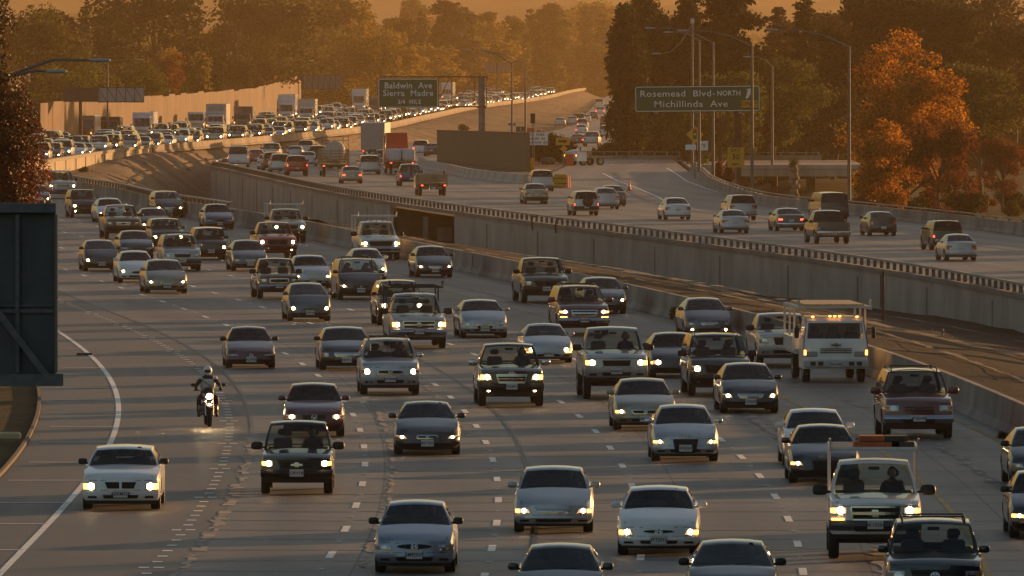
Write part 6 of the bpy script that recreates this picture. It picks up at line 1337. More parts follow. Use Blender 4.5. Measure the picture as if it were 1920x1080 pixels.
def proto(kind, n, size, seed):
    key = (kind, n, size, seed)
    if key not in PROTO:
        if kind == 'palm':
            P = []; g = np.random.default_rng(seed)
            for k in range(46):
                a = g.random()*6.28; el = -1.1+2.4*g.random(); 
                for s_ in np.linspace(.1,1,14):
                    for side in (-1,0,1): rr = .16*s_; P.append((rr*math.cos(a)*math.cos(el*.8)-side*.016*math.sin(a), rr*math.sin(a)*math.cos(el*.8)+side*.016*math.cos(a), .86+rr*math.sin(el)-.16*s_*s_*.45))
            pts = np.array(P); L = [(0,0,.84,.03,1)]
        else: pts, L = crown_pts(kind, n, seed)
        cm = leaf_mesh('crown', pts, size, seed, [mat_leaf('leaf default', (.02,.03,.008), (.06,.07,.02))])
        b = MB(); top = {'broad':.55,'pine':.93,'fir':.97,'tall':.9,'cypress':.8,'bush':.3,'palm':.86,'dome':.5}[kind]
        g = np.random.default_rng(seed+5); wob = [(0,0)]+[tuple(g.normal(size=2)*.008) for _ in range(5)]
        tr0 = {'broad':.022,'pine':.016,'fir':.014,'tall':.014,'cypress':.01,'bush':.012,'palm':.014,'dome':.022}[kind]
        b.tube([(wob[i][0], wob[i][1], top*i/5-.03*(i == 0)) for i in range(6)], [tr0*(1-.14*i) for i in range(6)], 8)
        if kind in ('broad','pine','bush','tall','dome'):
            for l in L[:14]: z0 = max(.1, l[2]*.6); b.tube([(0,0,min(z0, top)), (l[0]*.6, l[1]*.6, lerp(z0, l[2], .7)), (l[0], l[1], l[2])], [tr0*.4, tr0*.25, tr0*.1], 5)
        tm = b.build('trunk', prin('bark', (.07,.05,.035), .95, noise=.3, nscale=3), sm=50); me = tm.data; bpy.data.objects.remove(tm)
        PROTO[key] = (cm, me)
    return PROTO[key]
G = dict(
 dark=((.010,.013,.004),(.034,.036,.012),None), olive=((.03,.036,.008),(.13,.12,.03),None), gold=((.10,.075,.012),(.34,.22,.04),None), yellowgreen=((.03,.04,.008),(.13,.14,.025),None),
 autumn=((.09,.036,.007),(.66,.30,.04),(.36,.145,.018)), rust=((.05,.015,.006),(.22,.06,.016),None), dusk=((.02,.016,.008),(.06,.042,.018),None))
def tree(kind, x, D, h, wf, col, label, group=None, seed=0, n=7000, size=.016, name=None, z=None, cat='tree', trans=.45):
    cm, tm = proto(kind, n, size, seed); z = gz(x, D)-.1 if z is None else z
    nm = name or {'broad':'broadleaf_tree','pine':'pine_tree','fir':'fir_tree','tall':'tall_tree','cypress':'cypress_tree','bush':'bush','dome':'broadleaf_tree','palm':'palm_tree'}[kind]
    t = empty(nm, (x, D, z), rng.random()*6.28); t.scale = (h*wf, h*wf, h); tag(t, label, cat, group)
    o = bpy.data.objects.new('crown', cm); C.objects.link(o); o.parent = t; c = G[col]
    o.material_slots[0].link = 'OBJECT'; o.material_slots[0].material = mat_leaf('leaf '+col, c[0], c[1], c[2], trans=trans, scale=.9)
    o = bpy.data.objects.new('trunk', tm); C.objects.link(o); o.parent = t
    return t
def ptree(kind, px, D, ytop, wf, col, label, **k):
    x = W2(px, D); zt = HC-(ytop-YH)*D/F; z = k.pop('z', None); z = gz(x, D)-.1 if z is None else z; return tree(kind, x, D, zt-z, wf, col, label, z=z, **k)
# right hand side: dark stand beyond the ramp
RT = [('tall',1172,1075,12,1.0,'dark','dark tall tree marking the left end of the right hand grove',1),('tall',1205,1100,-14,.9,'dark','second dark tall tree of the right hand grove',2),('tall',1240,1080,34,.9,'dark','dark tree rising behind the left tip of the exit sign',3),
 ('tall',1288,1070,-12,.85,'dark','slim dark tree behind the camera topped pole',1),('pine',1372,1050,-24,1.2,'dark','dark pine with clumped branches behind the right part of the exit sign',4),('tall',1335,1130,60,1.0,'dark','dark tree filling the gap left of the clumped pine',2),
 ('broad',1352,1020,138,1.0,'yellowgreen','yellow green tree just above the exit sign',5),('broad',1308,1040,170,1.1,'olive','olive tree behind the left part of the exit sign',6),('broad',1452,1050,100,1.15,'yellowgreen','yellow green tree behind the far light pole right of the exit sign',6),
 ('fir',1508,1100,-20,1.35,'dark','broad dark conifer left of the tall bare light pole',7),('pine',1560,1070,60,1.2,'dark','lower dark pine behind the bare light pole',8),('pine',1622,1130,-10,1.0,'dark','thin pine with a visible trunk above the orange tree',4),
 ('broad',1716,1070,-30,1.1,'dark','very dark large tree behind the orange tree',9),('pine',1790,1050,20,1.3,'dark','dark drooping conifer right of the orange tree',8),('fir',1858,1150,-20,1.5,'dusk','brownish conifer in the upper right corner',7),('broad',1905,1100,40,1.2,'dusk','brown lit broad tree at the right edge',5),
 ('broad',1838,930,118,1.0,'olive','olive green tree right of the orange tree',6),('broad',1880,870,255,.9,'rust','rusty red small tree at the right edge',9),('fir',1460,1230,10,1.6,'dusk','hazy conifer far behind the exit sign',3),('pine',1660,1250,-20,1.6,'dusk','hazy pine far behind the orange tree',4),('broad',1560,1300,20,1.5,'dusk','hazy round tree far behind the bare pole',5),('broad',1770,1270,-10,1.5,'dusk','hazy wide tree far behind the drooping conifer',6)]
for i, (kd, px, D, yt, wf, c, lb, sd_) in enumerate(RT): ptree(kd, px, D, yt, wf, c, lb, seed=sd_, n=15000, size=.0115)
# understorey on the right: bushes, each its own
for i in range(44):
    px = 1158+i*17.6+rng.normal()*6; D = 1075+rng.random()*60 if px < 1620 else 770+rng.random()*150
    yt = 215+rng.random()*55 if px < 1620 else 335+rng.random()*35
    ptree('bush', px, D, yt, .95, ['dark','dark','dusk','olive','rust'][int(rng.integers(5))] if px > 1600 else ['dark','dusk','dark'][int(rng.integers(3))], 'dark bush in the thicket under the right hand trees', seed=11+i % 3, n=6000, size=.03, cat='bush', group='bushes of the right hand thicket', name='bush')
# the orange maple-like tree
x = W2(1700, 820); t = tree('dome', x, 820, HC-(66-YH)*820/F+3.2, .98, 'autumn', 'large orange autumn tree glowing right of the bare light pole', seed=21, n=34000, size=.0085, z=-3.3, trans=.5)
t2 = tree('dome', W2(1655, 800), 800, 8.6, .95, 'autumn', 'smaller orange tree at the foot of the large one', seed=22, n=16000, size=.012, z=-3.3, trans=.5)
tree('broad', W2(1760, 795), 795, 8.2, 1.0, 'rust', 'dull rusty tree right below the large orange one', seed=23, n=14000, size=.012, z=-3.3)
# cypress shrubs by the ramp, ivy pillar
for px, D in ((1349,915),(1368,905)): ptree('cypress', px, D, 301, 1.5, 'rust', 'narrow dark cypress shrub behind the ramp barrier' if px < 1355 else 'narrow cypress shrub right behind the speed sign', seed=5, n=2500, size=.03)
# off to the right, the row whose shadows band the road
k = 0
for D in np.arange(270, 760, 13):
    if D > 690: continue
    for row in (0, 1):
        if rng.random() < (.30 if D < 400 else .25): continue
        x = MR(max(D, 430))+9+row*16+rng.random()*6
        x = max(x, .0485*D+4+row*9)
        tree(['broad','pine'][k % 2], x, D+rng.random()*6, (7.5 if D < 400 else 9.0)+rng.random()*6.0, .95, 'dark', 'dark tree in the roadside row beyond the right barrier', group='roadside trees right of the eastbound lanes', seed=31+k % 3, n=6000, size=.02, z=-3.2); k += 1
# left hand side: hazy wood behind the noise wall
LT = [('broad',60,1420,10,1.1,'olive','large olive tree behind the sign back at upper left',1),('broad',125,1500,-10,1.3,'dark','broad dark tree at upper left',2),('broad',180,1700,30,1.3,'dusk','hazy brown tree left of the palm',3),('palm',245,1620,14,1.0,'gold','palm with a shaggy head above the lamp arms',1),
 ('broad',292,1600,-30,1.2,'dark','dark tall tree right of the palm',4),('broad',335,1800,60,1.1,'gold','golden tree in the gap right of the dark tall one',5),('cypress',365,1900,40,1.6,'dusk','thin dark conifer top in the hazy gap',2),('broad',405,1750,38,1.0,'dark','dark round tree left of the big twin crowns',6),
 ('broad',470,1850,-25,1.35,'dark','big dark crown right of the hazy gap',1),('broad',545,2150,-30,1.3,'olive','big olive crown beside the dark one',3),('tall',620,2250,-5,1.8,'olive','tall golden tree left of the hazy opening',4),('tall',668,2250,5,1.8,'gold','tall golden tree on the opening edge',5),('broad',710,2100,40,1.2,'gold','soft golden tree above the left of the mileage sign',2),
 ('broad',110,1350,120,1.2,'yellowgreen','yellow green tree behind the left sign back',7),('broad',178,1380,115,1.0,'olive','olive tree behind the white sign panel',8),('broad',255,1390,110,1.0,'yellowgreen','yellow green tree above the noise wall start',6),('broad',300,1420,96,.8,'rust','orange brown tree above the noise wall',4),('broad',345,1560,88,.9,'gold','bright golden tree above the noise wall',3),
 ('cypress',378,1560,95,1.5,'dark','first of two dark cypress columns above the noise wall',1),('cypress',398,1600,100,1.5,'dark','second of two dark cypress columns above the noise wall',2),('broad',430,1700,102,1.0,'dark','dark green tree right of the cypress columns',5),('broad',462,1850,52,1.1,'olive','tall olive tree over the noise wall steps',7),('broad',497,1980,130,.7,'autumn','small orange tree over the noise wall steps',8),
 ('broad',560,2250,90,1.1,'gold','golden tree behind the high end of the noise wall',6),('broad',640,2300,105,1.3,'gold','low golden tree behind the second sign back',1),('broad',590,2300,110,1.2,'olive','low olive tree at the high end of the noise wall',2),('broad',755,2300,100,1.3,'gold','low golden tree above the mileage sign',3)]
for kd, px, D, yt, wf, c, lb, sd_ in LT: ptree(kd, px, D, yt, wf, c, lb, seed=40+sd_, n=9000, size=.0125)
# farther still, toward the vanishing point
FT = [('fir',790,2600,20,1.3,'dusk'),('pine',757,2500,38,1.3,'dusk'),('broad',722,2600,52,1.4,'gold'),('fir',815,2700,48,1.3,'dusk'),('pine',838,2500,5,1.3,'dusk'),('pine',872,2550,18,1.2,'dusk'),('broad',905,2600,60,1.4,'gold'),('fir',952,2800,28,1.3,'dusk'),('fir',1003,2850,38,1.2,'dusk'),('fir',1018,2900,32,1.2,'dusk'),('fir',925,2900,45,1.2,'dusk'),('broad',1060,3300,70,1.5,'gold'),('fir',1130,3000,25,1.4,'dusk'),('broad',1100,3000,80,1.5,'olive'),('broad',800,2450,80,1.5,'gold'),('broad',980,3100,85,1.5,'gold'),('broad',1150,3300,75,1.5,'olive'),('broad',1030,3500,95,1.4,'gold'),('broad',860,2700,90,1.4,'olive'),('broad',940,3200,100,1.4,'gold')]
for i, (kd, px, D, yt, wf, c) in enumerate(FT):
    ptree(kd, px, D, yt, wf, c, ('hazy conifer' if kd != 'broad' else 'hazy golden round tree')+' far beyond the mileage sign', group=('far hazy conifers' if kd != 'broad' else 'far hazy round trees'), seed=60+i % 4, n=6000, size=.017)
for i in range(60):                        # last rows below the hills
    px = rng.random()*1960-20; D = 3300+rng.random()*900
    ptree('broad', px, D, 55+rng.random()*45, 1.6, ['gold','olive','dusk'][i % 3], 'round tree in the haziest row below the hills', group='haziest trees below the hills', seed=60+i % 4, n=6000, size=.017)
# reddish tree at the left edge, close to the viewer
g = np.random.default_rng(3); n = 52000
LOB = [(-1.9,300,9.6,1.15),(-2.3,300.5,8.2,1.5),(-1.6,299.6,7.4,.95),(-1.35,299.8,6.0,.95),(-2.2,300.5,6.2,1.5),(-2.1,300,4.6,1.4),(-1.7,299.6,11.3,.75),(-2.3,300.3,11.6,1.2),(-2.4,300,12.8,1.2)]
t = empty('broadleaf_tree', (W2(0,300)-2.0, 300, 0)); tag(t, 'reddish tree with glinting leaves at the left edge above the grey sign back', 'tree')
cx = W2(0,300)-.05
Lb = np.array([(cx+.0-.35,300,11.7,.72),(cx-.55,300,10.9,.75),(cx-.25,299.8,10.2,.55),(cx-.15,299.8,9.45,.75),(cx-.3,300.2,8.7,1.1),(cx+.10,299.7,8.35,.95),(cx-.2,300.3,7.7,1.2),(cx+.15,299.8,7.3,.95),(cx-.2,300.2,6.6,1.1),(cx+.05,299.9,6.2,.85),(cx-1.2,300.3,9.5,1.3),(cx-1.3,300.3,7.5,1.4),(cx-1.0,300.2,12.4,1.1)])
idx = g.choice(len(Lb), n, p=Lb[:,3]**2/np.sum(Lb[:,3]**2)); d = g.normal(size=(n,3)); d /= np.linalg.norm(d, axis=1)[:,None]
Lb[:,0] += np.where(Lb[:,2] < 9.6, .28, .05)
P = Lb[idx][:,:3]+d*(Lb[idx][:,3:4]*(.5+.55*g.random(n)**.7)[:,None]*(1+.2*np.sin(9*d[:,0:1]+4*d[:,2:3]))); P -= np.array([t.location.x, 300, 0])
o = bpy.data.objects.new('crown', leaf_mesh('crown', P, .050, 9, [mat_leaf('glossy red green leaf', (.022,.014,.005), (.24,.050,.015), (.07,.045,.014), trans=.35, gloss=1, scale=.35)], elong=.38)); C.objects.link(o); o.parent = t
b = MB(); b.tube([(0,0,-.3),(.1,0,3),(.4,0,5.5),(.9,0,8.5),(1.2,0,11)], [.28,.24,.2,.13,.06], 9)
for q in Lb[::2]: b.tube([(.4,0,5.0),(q[0]-t.location.x, q[1]-300, q[2])], [.08,.02], 5)
b.build('trunk', prin('bark', (.07,.05,.035), .95), t, sm=50)
# scrub and rocks on the dirt
def on_basin(px, py, z): p = at(px, py, z); return p
for i, (px, py, zz, h) in enumerate(((158,322,-.6,.75),(262,283,-.3,.7),(430,262,-.2,.6),(340,268,-.3,.5),(206,290,-.5,.5),(700,262,-1.8,.8),(868,245,-1.6,1.3),(900,322,-1.0,.4),(1275,578,.8,.0),(1870,820,.02,.0))):
    if h: p = at(px, py, zz); tree('bush', p.x, p.y, h, 1.3, 'dusk' if i % 2 else 'olive', ['round scrub by the sunlit wall','scrub below the coping of the sunlit wall','low scrub along the pale barrier','small scrub left of the barrier stub','scrub at the end of the sunlit wall','scrub at the dirt slope behind the semi truck','golden round scrub left of the sign column','weeds by the brown wall foot'][i], seed=11+i % 3, n=1500, size=.05, z=p.z-.15, cat='shrub', name='shrub')
for i, (px, py, h) in enumerate(((1277,600,.95),(1880,822,.4),(894,505,.35),(1772,600,.45),(1335,531,.35))):
    p = at(px, py, 0.0 if i < 3 else -2.7); x = p.x
    tree('bush', x+(.0), p.y, h, .8, 'olive', ['green weed growing at the barrier foot mid right','dark weed at the barrier foot far right','tiny weed at the barrier foot near the pale joint','dark tumbleweed against the tall wall','dry grass clump at the foot of the tall wall'][i], seed=12, n=1500, size=.05, z=p.z-.1, cat='weed', name='weed')
rm = prin('pale rubble', (.24,.20,.15), .95, noise=.3, nscale=3)
for i in range(46):
    D = 700+rng.random()*400; s_ = .15+.7*rng.random(); a_, c_ = XL2(D), ML(D)
    x = lerp(a_, c_, s_); z = lerp(zleft(D), zright(D), smooth((s_-.1)/.8)); q = .15+.45*rng.random()**2
    o = MB().blob((0,0,0), (q,q*1.2,q*.6), 2.5, 8, 5).build('rock', rm, sm=30, loc=(x, D, z+.15)); tag(o, 'pale rubble stone scattered on the dirt basin', 'rock', 'rubble on the dirt basin')
for i in range(26):
    D = 345+rng.random()*330; s_ = .15+.75*rng.random(); a_, c_ = ln['Z'](D)+.6, wall_x0(D); q = .08+.22*rng.random()**2
    o = MB().blob((0,0,0), (q,q*1.2,q*.6), 2.5, 8, 5).build('rock', rm, sm=30, loc=(lerp(a_, c_, s_), D, lerp(.55, wall_zb(D), smooth(s_))+.05)); tag(o, 'small stone littering the strip below the long wall', 'rock', 'stones below the long wall')

for i, (px, D, h) in enumerate(((96,1100,3.2),(122,1105,2.8),(146,1108,3.0),(80,1095,3.6),(318,1300,2.6),(352,1345,2.2))):
    tree('bush', W2(px, D), D, h, 1.2, 'rust' if i < 4 else 'olive', 'reddish bush growing at the left foot of the noise wall' if i < 4 else 'green bush growing against the noise wall', group='reddish bushes by the noise wall' if i < 4 else 'green bushes by the noise wall', seed=11+i % 3, n=2500, size=.04, z=-1.5, cat='bush')

k = 0
for D in np.arange(-30, 225, 10):          # unseen grove, added to shade the haze near the viewpoint
    for row in (0, 1):
        if row and rng.random() < .25: continue
        tree(['dome','broad'][k % 2], max(23+row*11, .0485*D+9+row*11)+rng.random()*4, D+row*5+rng.random()*3, 20+rng.random()*7, .62, 'dark', 'unseen tall dark tree added right of the viewpoint to shade the haze', group='added shade grove right of the viewpoint', seed=31+k % 3, n=9000, size=.022); k += 1

for i in range(34):
    px = 520+i*19.5+rng.normal()*7; D = 2750+rng.random()*800
    ptree(['fir','broad','pine'][i % 3], px, D, rng.random()*42, [1.3,1.15,1.3][i % 3], ['dusk','gold','olive'][i % 3], ['hazy conifer','hazy golden round tree','hazy pine'][i % 3]+' in the tall far rows behind the jam', group=['tall far hazy conifers','tall far hazy round trees','tall far hazy pines'][i % 3], seed=60+i % 4, n=6000, size=.017)
# ------------------------------------------------------------------ signs, poles, small things
m_green = prin('sign green', (.008,.10,.04), .5); m_sw = prin('sign white', (.82,.82,.78), .6); m_sy = prin('sign yellow', (.62,.33,.02), .5); m_sk = prin('sign black', (.012,.012,.012), .6)
m_sback = prin('sign back metal', (.13,.13,.125), .6, .3, noise=.12, nscale=1.5); m_so = prin('sign orange', (.7,.12,.02), .6)
def rrect(w_, h_, r_=.12, n=4):
    P = []
    for cx, cz, a0 in ((w_/2-r_, h_/2-r_, 0), (-w_/2+r_, h_/2-r_, 90), (-w_/2+r_, -h_/2+r_, 180), (w_/2-r_, -h_/2+r_, 270)):
        for i in range(n+1): a = R(a0+90*i/n); P.append((cx+r_*math.cos(a), cz+r_*math.sin(a)))
    return P
def frame_strip(w_, h_, r_, t_, y):
    A, B = rrect(w_, h_, r_), rrect(w_-2*t_, h_-2*t_, max(.01, r_-t_)); n = len(A); b = MB()
    b.add([(x, y, z) for x, z in A]+[(x, y, z) for x, z in B], [(i, (i+1) % n, n+(i+1) % n, n+i) for i in range(n)]); return b
def zat(py, D): return HC-(py-YH)*D/F
# mileage sign on its cantilever
D = 1070.0; xc = W2(903.5, D); g0 = gz(xc, D)
t = empty('overhead_sign', (xc, D, g0)); tag(t, 'green overhead sign reading Baldwin Ave Sierra Madre 3/4 mile on a cantilever', 'sign')
b = MB(); b.tube([(0,0,-.2),(0,0,zat(200,D)-g0)], .34, 16); b.tube([(0,0,zat(200,D)-g0),(0,0,zat(143,D)-g0)], .34, 16); b.lathe([(.5,0),(.5,.12),(.34,.12)], (0,0,zat(203,D)-g0), 'z', 16); b.build('column', m_steel, t, sm=50)
b = MB(); zt, zb2 = zat(144,D)-g0, zat(200,D)-g0; xl = W2(712,D)-xc; xr_ = W2(912,D)-xc
for yy in (-.35,.35):
    b.bar((xl,yy,zt),(xr_,yy,zt),.12,.12); b.bar((xl,yy,zb2),(xr_,yy,zb2),.12,.12)
    for px in (822,847,890,912): b.bar((W2(px,D)-xc,yy,zb2),(W2(px,D)-xc,yy,zt),.07,.07)
    b.bar((W2(822,D)-xc,yy,zb2+.6),(W2(844,D)-xc,yy,zt),.07,.07); b.bar((W2(853,D)-xc,yy,zb2),(W2(886,D)-xc,yy,zt),.07,.07)
b.build('truss', m_rust, t)
w_, h_ = 113*D/F, 55*D/F; cx, cz = W2(765.5,D)-xc, (zat(147,D)+zat(202,D))/2-g0
o = MB().poly(rrect(w_,h_,.28), .06).build('sign_panel', m_green, t, loc=(cx,-.55,cz))
frame_strip(w_-.08,h_-.08,.26,.07,-.036).build('border', m_sw, o)
text_mesh('Baldwin  Ave', 0.856, m_sw, 'lettering', o, (0.000,-.045,0.737), bold=.012, width=4.756); text_mesh('Sierra  Madre', 0.856, m_sw, 'lettering', o, (0.000,-.045,-0.024), bold=.012, width=5.053); text_mesh('3/4  MILE', 0.618, m_sw, 'lettering', o, (0.119,-.045,-0.892), bold=.01, width=2.318)
# exit sign
D = 835.0; xc = W2(1383, D); g0 = -3.3
t = empty('overhead_sign', (xc, D, g0)); tag(t, 'long green exit sign for Rosemead Blvd North and Michillinda Ave', 'sign')
w_, h_ = 234*D/F, 48*D/F; cx, cz = W2(1307.5,D)-xc, (zat(161,D)+zat(209,D))/2-g0
o = MB().poly(rrect(w_,h_,.2), .06).build('sign_panel', m_green, t, loc=(cx,-.4,cz), rot=(0,R(-.5),0)); frame_strip(w_-.06,h_-.06,.18,.05,-.036).build('border', m_sw, o)
text_mesh('Rosemead  Blvd', 0.709, m_sw, 'lettering', o, (-1.705,-.045,0.396), bold=.004, width=5.526); text_mesh('- NORTH', 0.546, m_sw, 'lettering', o, (2.292,-.045,0.396), bold=.01, width=2.156); text_mesh('Michillinda  Ave', 0.709, m_sw, 'lettering', o, (-0.518,-.045,-0.423), bold=.002, width=5.730)
b = MB(); b.poly([(x*1.36, z*1.36) for x, z in ((-.05,-.26),(.05,-.32),(.30,-.02),(.36,-.07),(.40,.27),(.06,.24),(.13,.18))], .02); b.build('arrow', m_sw, o, loc=(3.79,-.05,0.37), rot=(0,R(-8),0))
q = MB().poly(rrect(1.3,.55,.05), .02).build('only_panel', m_sy, o, loc=(4.07,-.05,-0.44)); text_mesh('ONLY', 0.464, m_sk, 'lettering', q, (0.000,-.02,0.000), bold=.008)
b = MB(); b.box((0,.1,(cz+h_/2)/2), (.55,.55,cz+h_/2)); b.build('column', m_rust, t)
b = MB(); b.bar((cx-w_/2+.3,-.1,cz-.5),(cx+w_/2-.3,-.1,cz-.5),.2,.2); b.bar((cx-w_/2+.3,-.1,cz+.5),(cx+w_/2-.3,-.1,cz+.5),.2,.2); b.build('truss', m_rust, t)
for px in (1230,1304,1388): MB().box((W2(px,D)-xc,-.9,cz-h_/2-.1), (.36,.5,.18), bev=.03).build('sign_lamp', m_steel, t)
# light poles with long arms
m_pole = prin('galvanised pole', (.13,.12,.11), .7, .0, noise=.15, nscale=1)
def lamp_head(b, x, z, L_=.8, d=-1): b.blob((x+d*L_/2, 0, z), (L_,.30,.15), 2.4, 12, 8)
def light_pole(px, D, ytop, heads, label, gz0=None, base=None, cam_=False, group=None):
    x = W2(px, D); z0 = gz0 if gz0 is not None else ze(D)+.7; t = empty('light_pole', (x, D, z0)); tag(t, label, 'light pole', group); zt = zat(ytop, D)-z0
    MB().tube([(0,0,0),(0,0,zt)], [.14,.085], 10).build('pole', m_pole, t, sm=60)
    for hx, hy in heads:
        X, Z = W2(hx, D)-x, zat(hy, D)-z0; s_ = math.copysign(1, X)
        MB().tube([(0,0,zt-.1),(X*.35,0,lerp(zt,Z,.62)),(X*.7,0,lerp(zt,Z,.95)),(X,0,Z)], [.06,.05,.045,.04], 8).build('arm', m_pole, t, sm=60)
        b = MB(); lamp_head(b, X, Z-.02, .85, s_); b.build('lamp_head', prin('lamp housing', (.36,.37,.38), .4, .3), t, sm=60)
    if cam_: MB().box((0,0,zt+.1), (.35,.4,.5), bev=.1).build('camera_dome', prin('camera housing', (.5,.52,.55), .4), t)
    return t
light_pole(1592, 738, 86, [(1460,55)], 'bare light pole with a long arm left of the orange tree')
light_pole(1410, 790, 84, [(1290,57)], 'light pole standing in front of the exit sign right part')
light_pole(1337, 862, 78, [(1228,52)], 'light pole behind the middle of the exit sign')
light_pole(1311, 895, 75, [(1262,60)], 'thin light pole just right of the camera topped pole')
light_pole(1298, 945, 42, [(1240,100)], 'pole topped by a traffic camera', cam_=True)
light_pole(1448, 990, 124, [(1410,106)], 'distant light pole standing on the ramp bridge', gz0=-1.1)
light_pole(960, 1150, 118, [(882,93)], 'left one of two hazy light poles right of the sign column', gz0=-2.4)
light_pole(985, 1250, 130, [(915,98)], 'right one of two hazy light poles right of the sign column', gz0=-2.8)
light_pole(202, 1180, 116, [(255,111)], 'far light pole above the white sign panel', gz0=-1.2)
D = 405.0; t = empty('light_pole', (W2(4,D), D, 0)); tag(t, 'pair of lamp heads reaching out from behind the left tree', 'light pole')
x0 = t.location.x
MB().tube([(0,0,0),(0,0,zat(150,D))], [.14,.09], 10).build('pole', m_pole, t, sm=60)
for (ax, ay, hx, hy) in ((100,112,168,113),(70,132,86,134)):
    MB().tube([(0,0,zat(150,D)),(W2(40,D)-x0,0,zat(133 if hx > 100 else 138,D)),(W2(ax,D)-x0,0,zat(ay,D)),(W2(hx,D)-x0,0,zat(hy,D))], [.07,.06,.05,.045], 8).build('arm', m_pole, t, sm=60); b = MB(); lamp_head(b, W2(hx,D)-x0, zat(hy,D), .82, 1); b.build('lamp_head', prin('lamp housing', (.36,.37,.38), .4, .3), t, sm=60)
# sign backs
def sign_back(px0, px1, py0, py1, D, postpx, label, split=None, g0=-1.0):
    xc = W2(postpx, D); t = empty('overhead_sign', (xc, D, g0)); tag(t, label, 'sign back'); w_, h_ = (px1-px0)*D/F, (py1-py0)*D/F; cz = zat((py0+py1)/2, D)-g0
    MB().box((0,.1,(zat(py0,D)-g0)/2), (.35,.35,zat(py0,D)-g0)).build('post', m_darksteel, t)
    if split:
        a, c = W2(px0,D)-xc, W2(split,D)-xc; MB().box(((a+c)/2,-.2,cz), (c-a,.08,h_)).build('sign_panel', m_darksteel, t)
        a, c = W2(split,D)-xc, W2(px1,D)-xc; MB().box(((a+c)/2,.1,cz), (c-a,.06,h_)).build('sign_panel', prin('pale sign back', (.42,.43,.44), .6), t)
    else: a, c = W2(px0,D)-xc, W2(px1,D)-xc; MB().box(((a+c)/2,.1,cz), (c-a,.06,h_)).build('sign_panel', prin('dull sign back', (.22,.2,.19), .7), t)
    b = MB(); b.bar((a,-.25,cz+h_/2),(c,-.25,cz+h_/2),.1,.1); b.bar((a,-.25,cz-h_/2),(c,-.25,cz-h_/2),.12,.12); n = max(3, int((c-a)/.9))
    for i in range(n+1): xx = lerp(a,c,i/n); b.bar((xx,-.25,cz-h_/2),(xx,-.25,cz+h_/2),.07,.07); (b.bar((xx,-.25,cz+h_/2),(lerp(a,c,(i+1)/n),-.25,cz-h_/2),.06,.06) if i < n else None)
    b.build('truss', m_darksteel, t)
sign_back(119, 270, 164, 191, 1140, 151, 'overhead sign back, dark left half and pale right half, before the noise wall', 184, -1.2)
sign_back(565, 640, 141, 167, 1700, 567, 'dark latticed sign back above the dust in the middle left', None, -2.2)
sign_back(910, 956, 118, 136, 2500, 932, 'faint pale sign back right of the sign column in haze', None, -5)
sign_back(762, 832, 128, 144, 2450, 797, 'faint sign back just above the mileage sign', None, -5)
p = at(166, 232, -1.0); t = empty('road_sign', (W2(166,1110),1110,-.6)); tag(t, 'small grey square sign back before the noise wall', 'sign back'); MB().box((0,0,1.5),(.1,.1,3)).build('post', m_darksteel, t); MB().box((0,-.06,2.5),(1.05,.03,.95)).build('sign_panel', m_sback, t)
# large sign back in the left foreground
D = 150.0; x1 = W2(104, D); xw = 3.4; zt, zb2 = zat(392,D), zat(708,D)
t = empty('overhead_sign', (x1-xw-1.5, D, 0)); tag(t, 'huge grey back of an overhead sign filling the left foreground', 'sign back'); ox = -(x1-xw-1.5)
MB().box((ox+x1-xw/2, 0, (zt+zb2)/2), (xw,.03,zt-zb2)).build('sign_panel', prin('grey blue sign back', (.085,.088,.09), .6, .1, noise=.12, nscale=3), t)
prin('sign frame steel', (.13,.132,.135), .6, .1, noise=.2, nscale=6); MB().box((ox+x1-xw/2,-.1,zt+.02),(xw+.02,.16,.13)).build('frame_rail', M['sign frame steel'], t); MB().box((ox+x1-xw/2+.06,-.1,zb2-.03),(xw+.1,.22,.17)).build('frame_rail', M['sign frame steel'], t)
MB().box((ox+x1+.01,-.03,(zt+zb2)/2),(.035,.20,zt-zb2-.15)).build('edge_angle', prin('sun tinted edge steel', (.20,.17,.13), .6, .3), t)  # warmer, lighter steel paints in the sunlight along this edge
b = MB()
for px in (33,-40,-110): b.box((ox+W2(px,D),-.06,(zt+zb2)/2),(.055,.08,zt-zb2-.15))
b.box((ox+x1-xw/2,-.045,zat(583,D)),(xw-.05,.03,.05)); b.box((ox+x1-xw/2,-.045,zat(573,D)),(xw-.05,.03,.02))
b.build('stiffeners', M['sign frame steel'], t)
b = MB(); b.bar((ox+W2(-40,D),-.16,zat(535,D)),(ox+W2(94,D),-.16,zat(712,D)),.09,.09); b.build('brace', M['sign frame steel'], t)
b = MB(); b.tube([(0,.3,0),(0,.3,zt)], .3, 14); b.bar((0,.3,zb2+.3),(ox+x1-.2,.2,zb2+.3),.2,.2); b.bar((0,.3,zt-.3),(ox+x1-.2,.2,zt-.3),.2,.2); b.build('column', m_steel, t, sm=50)
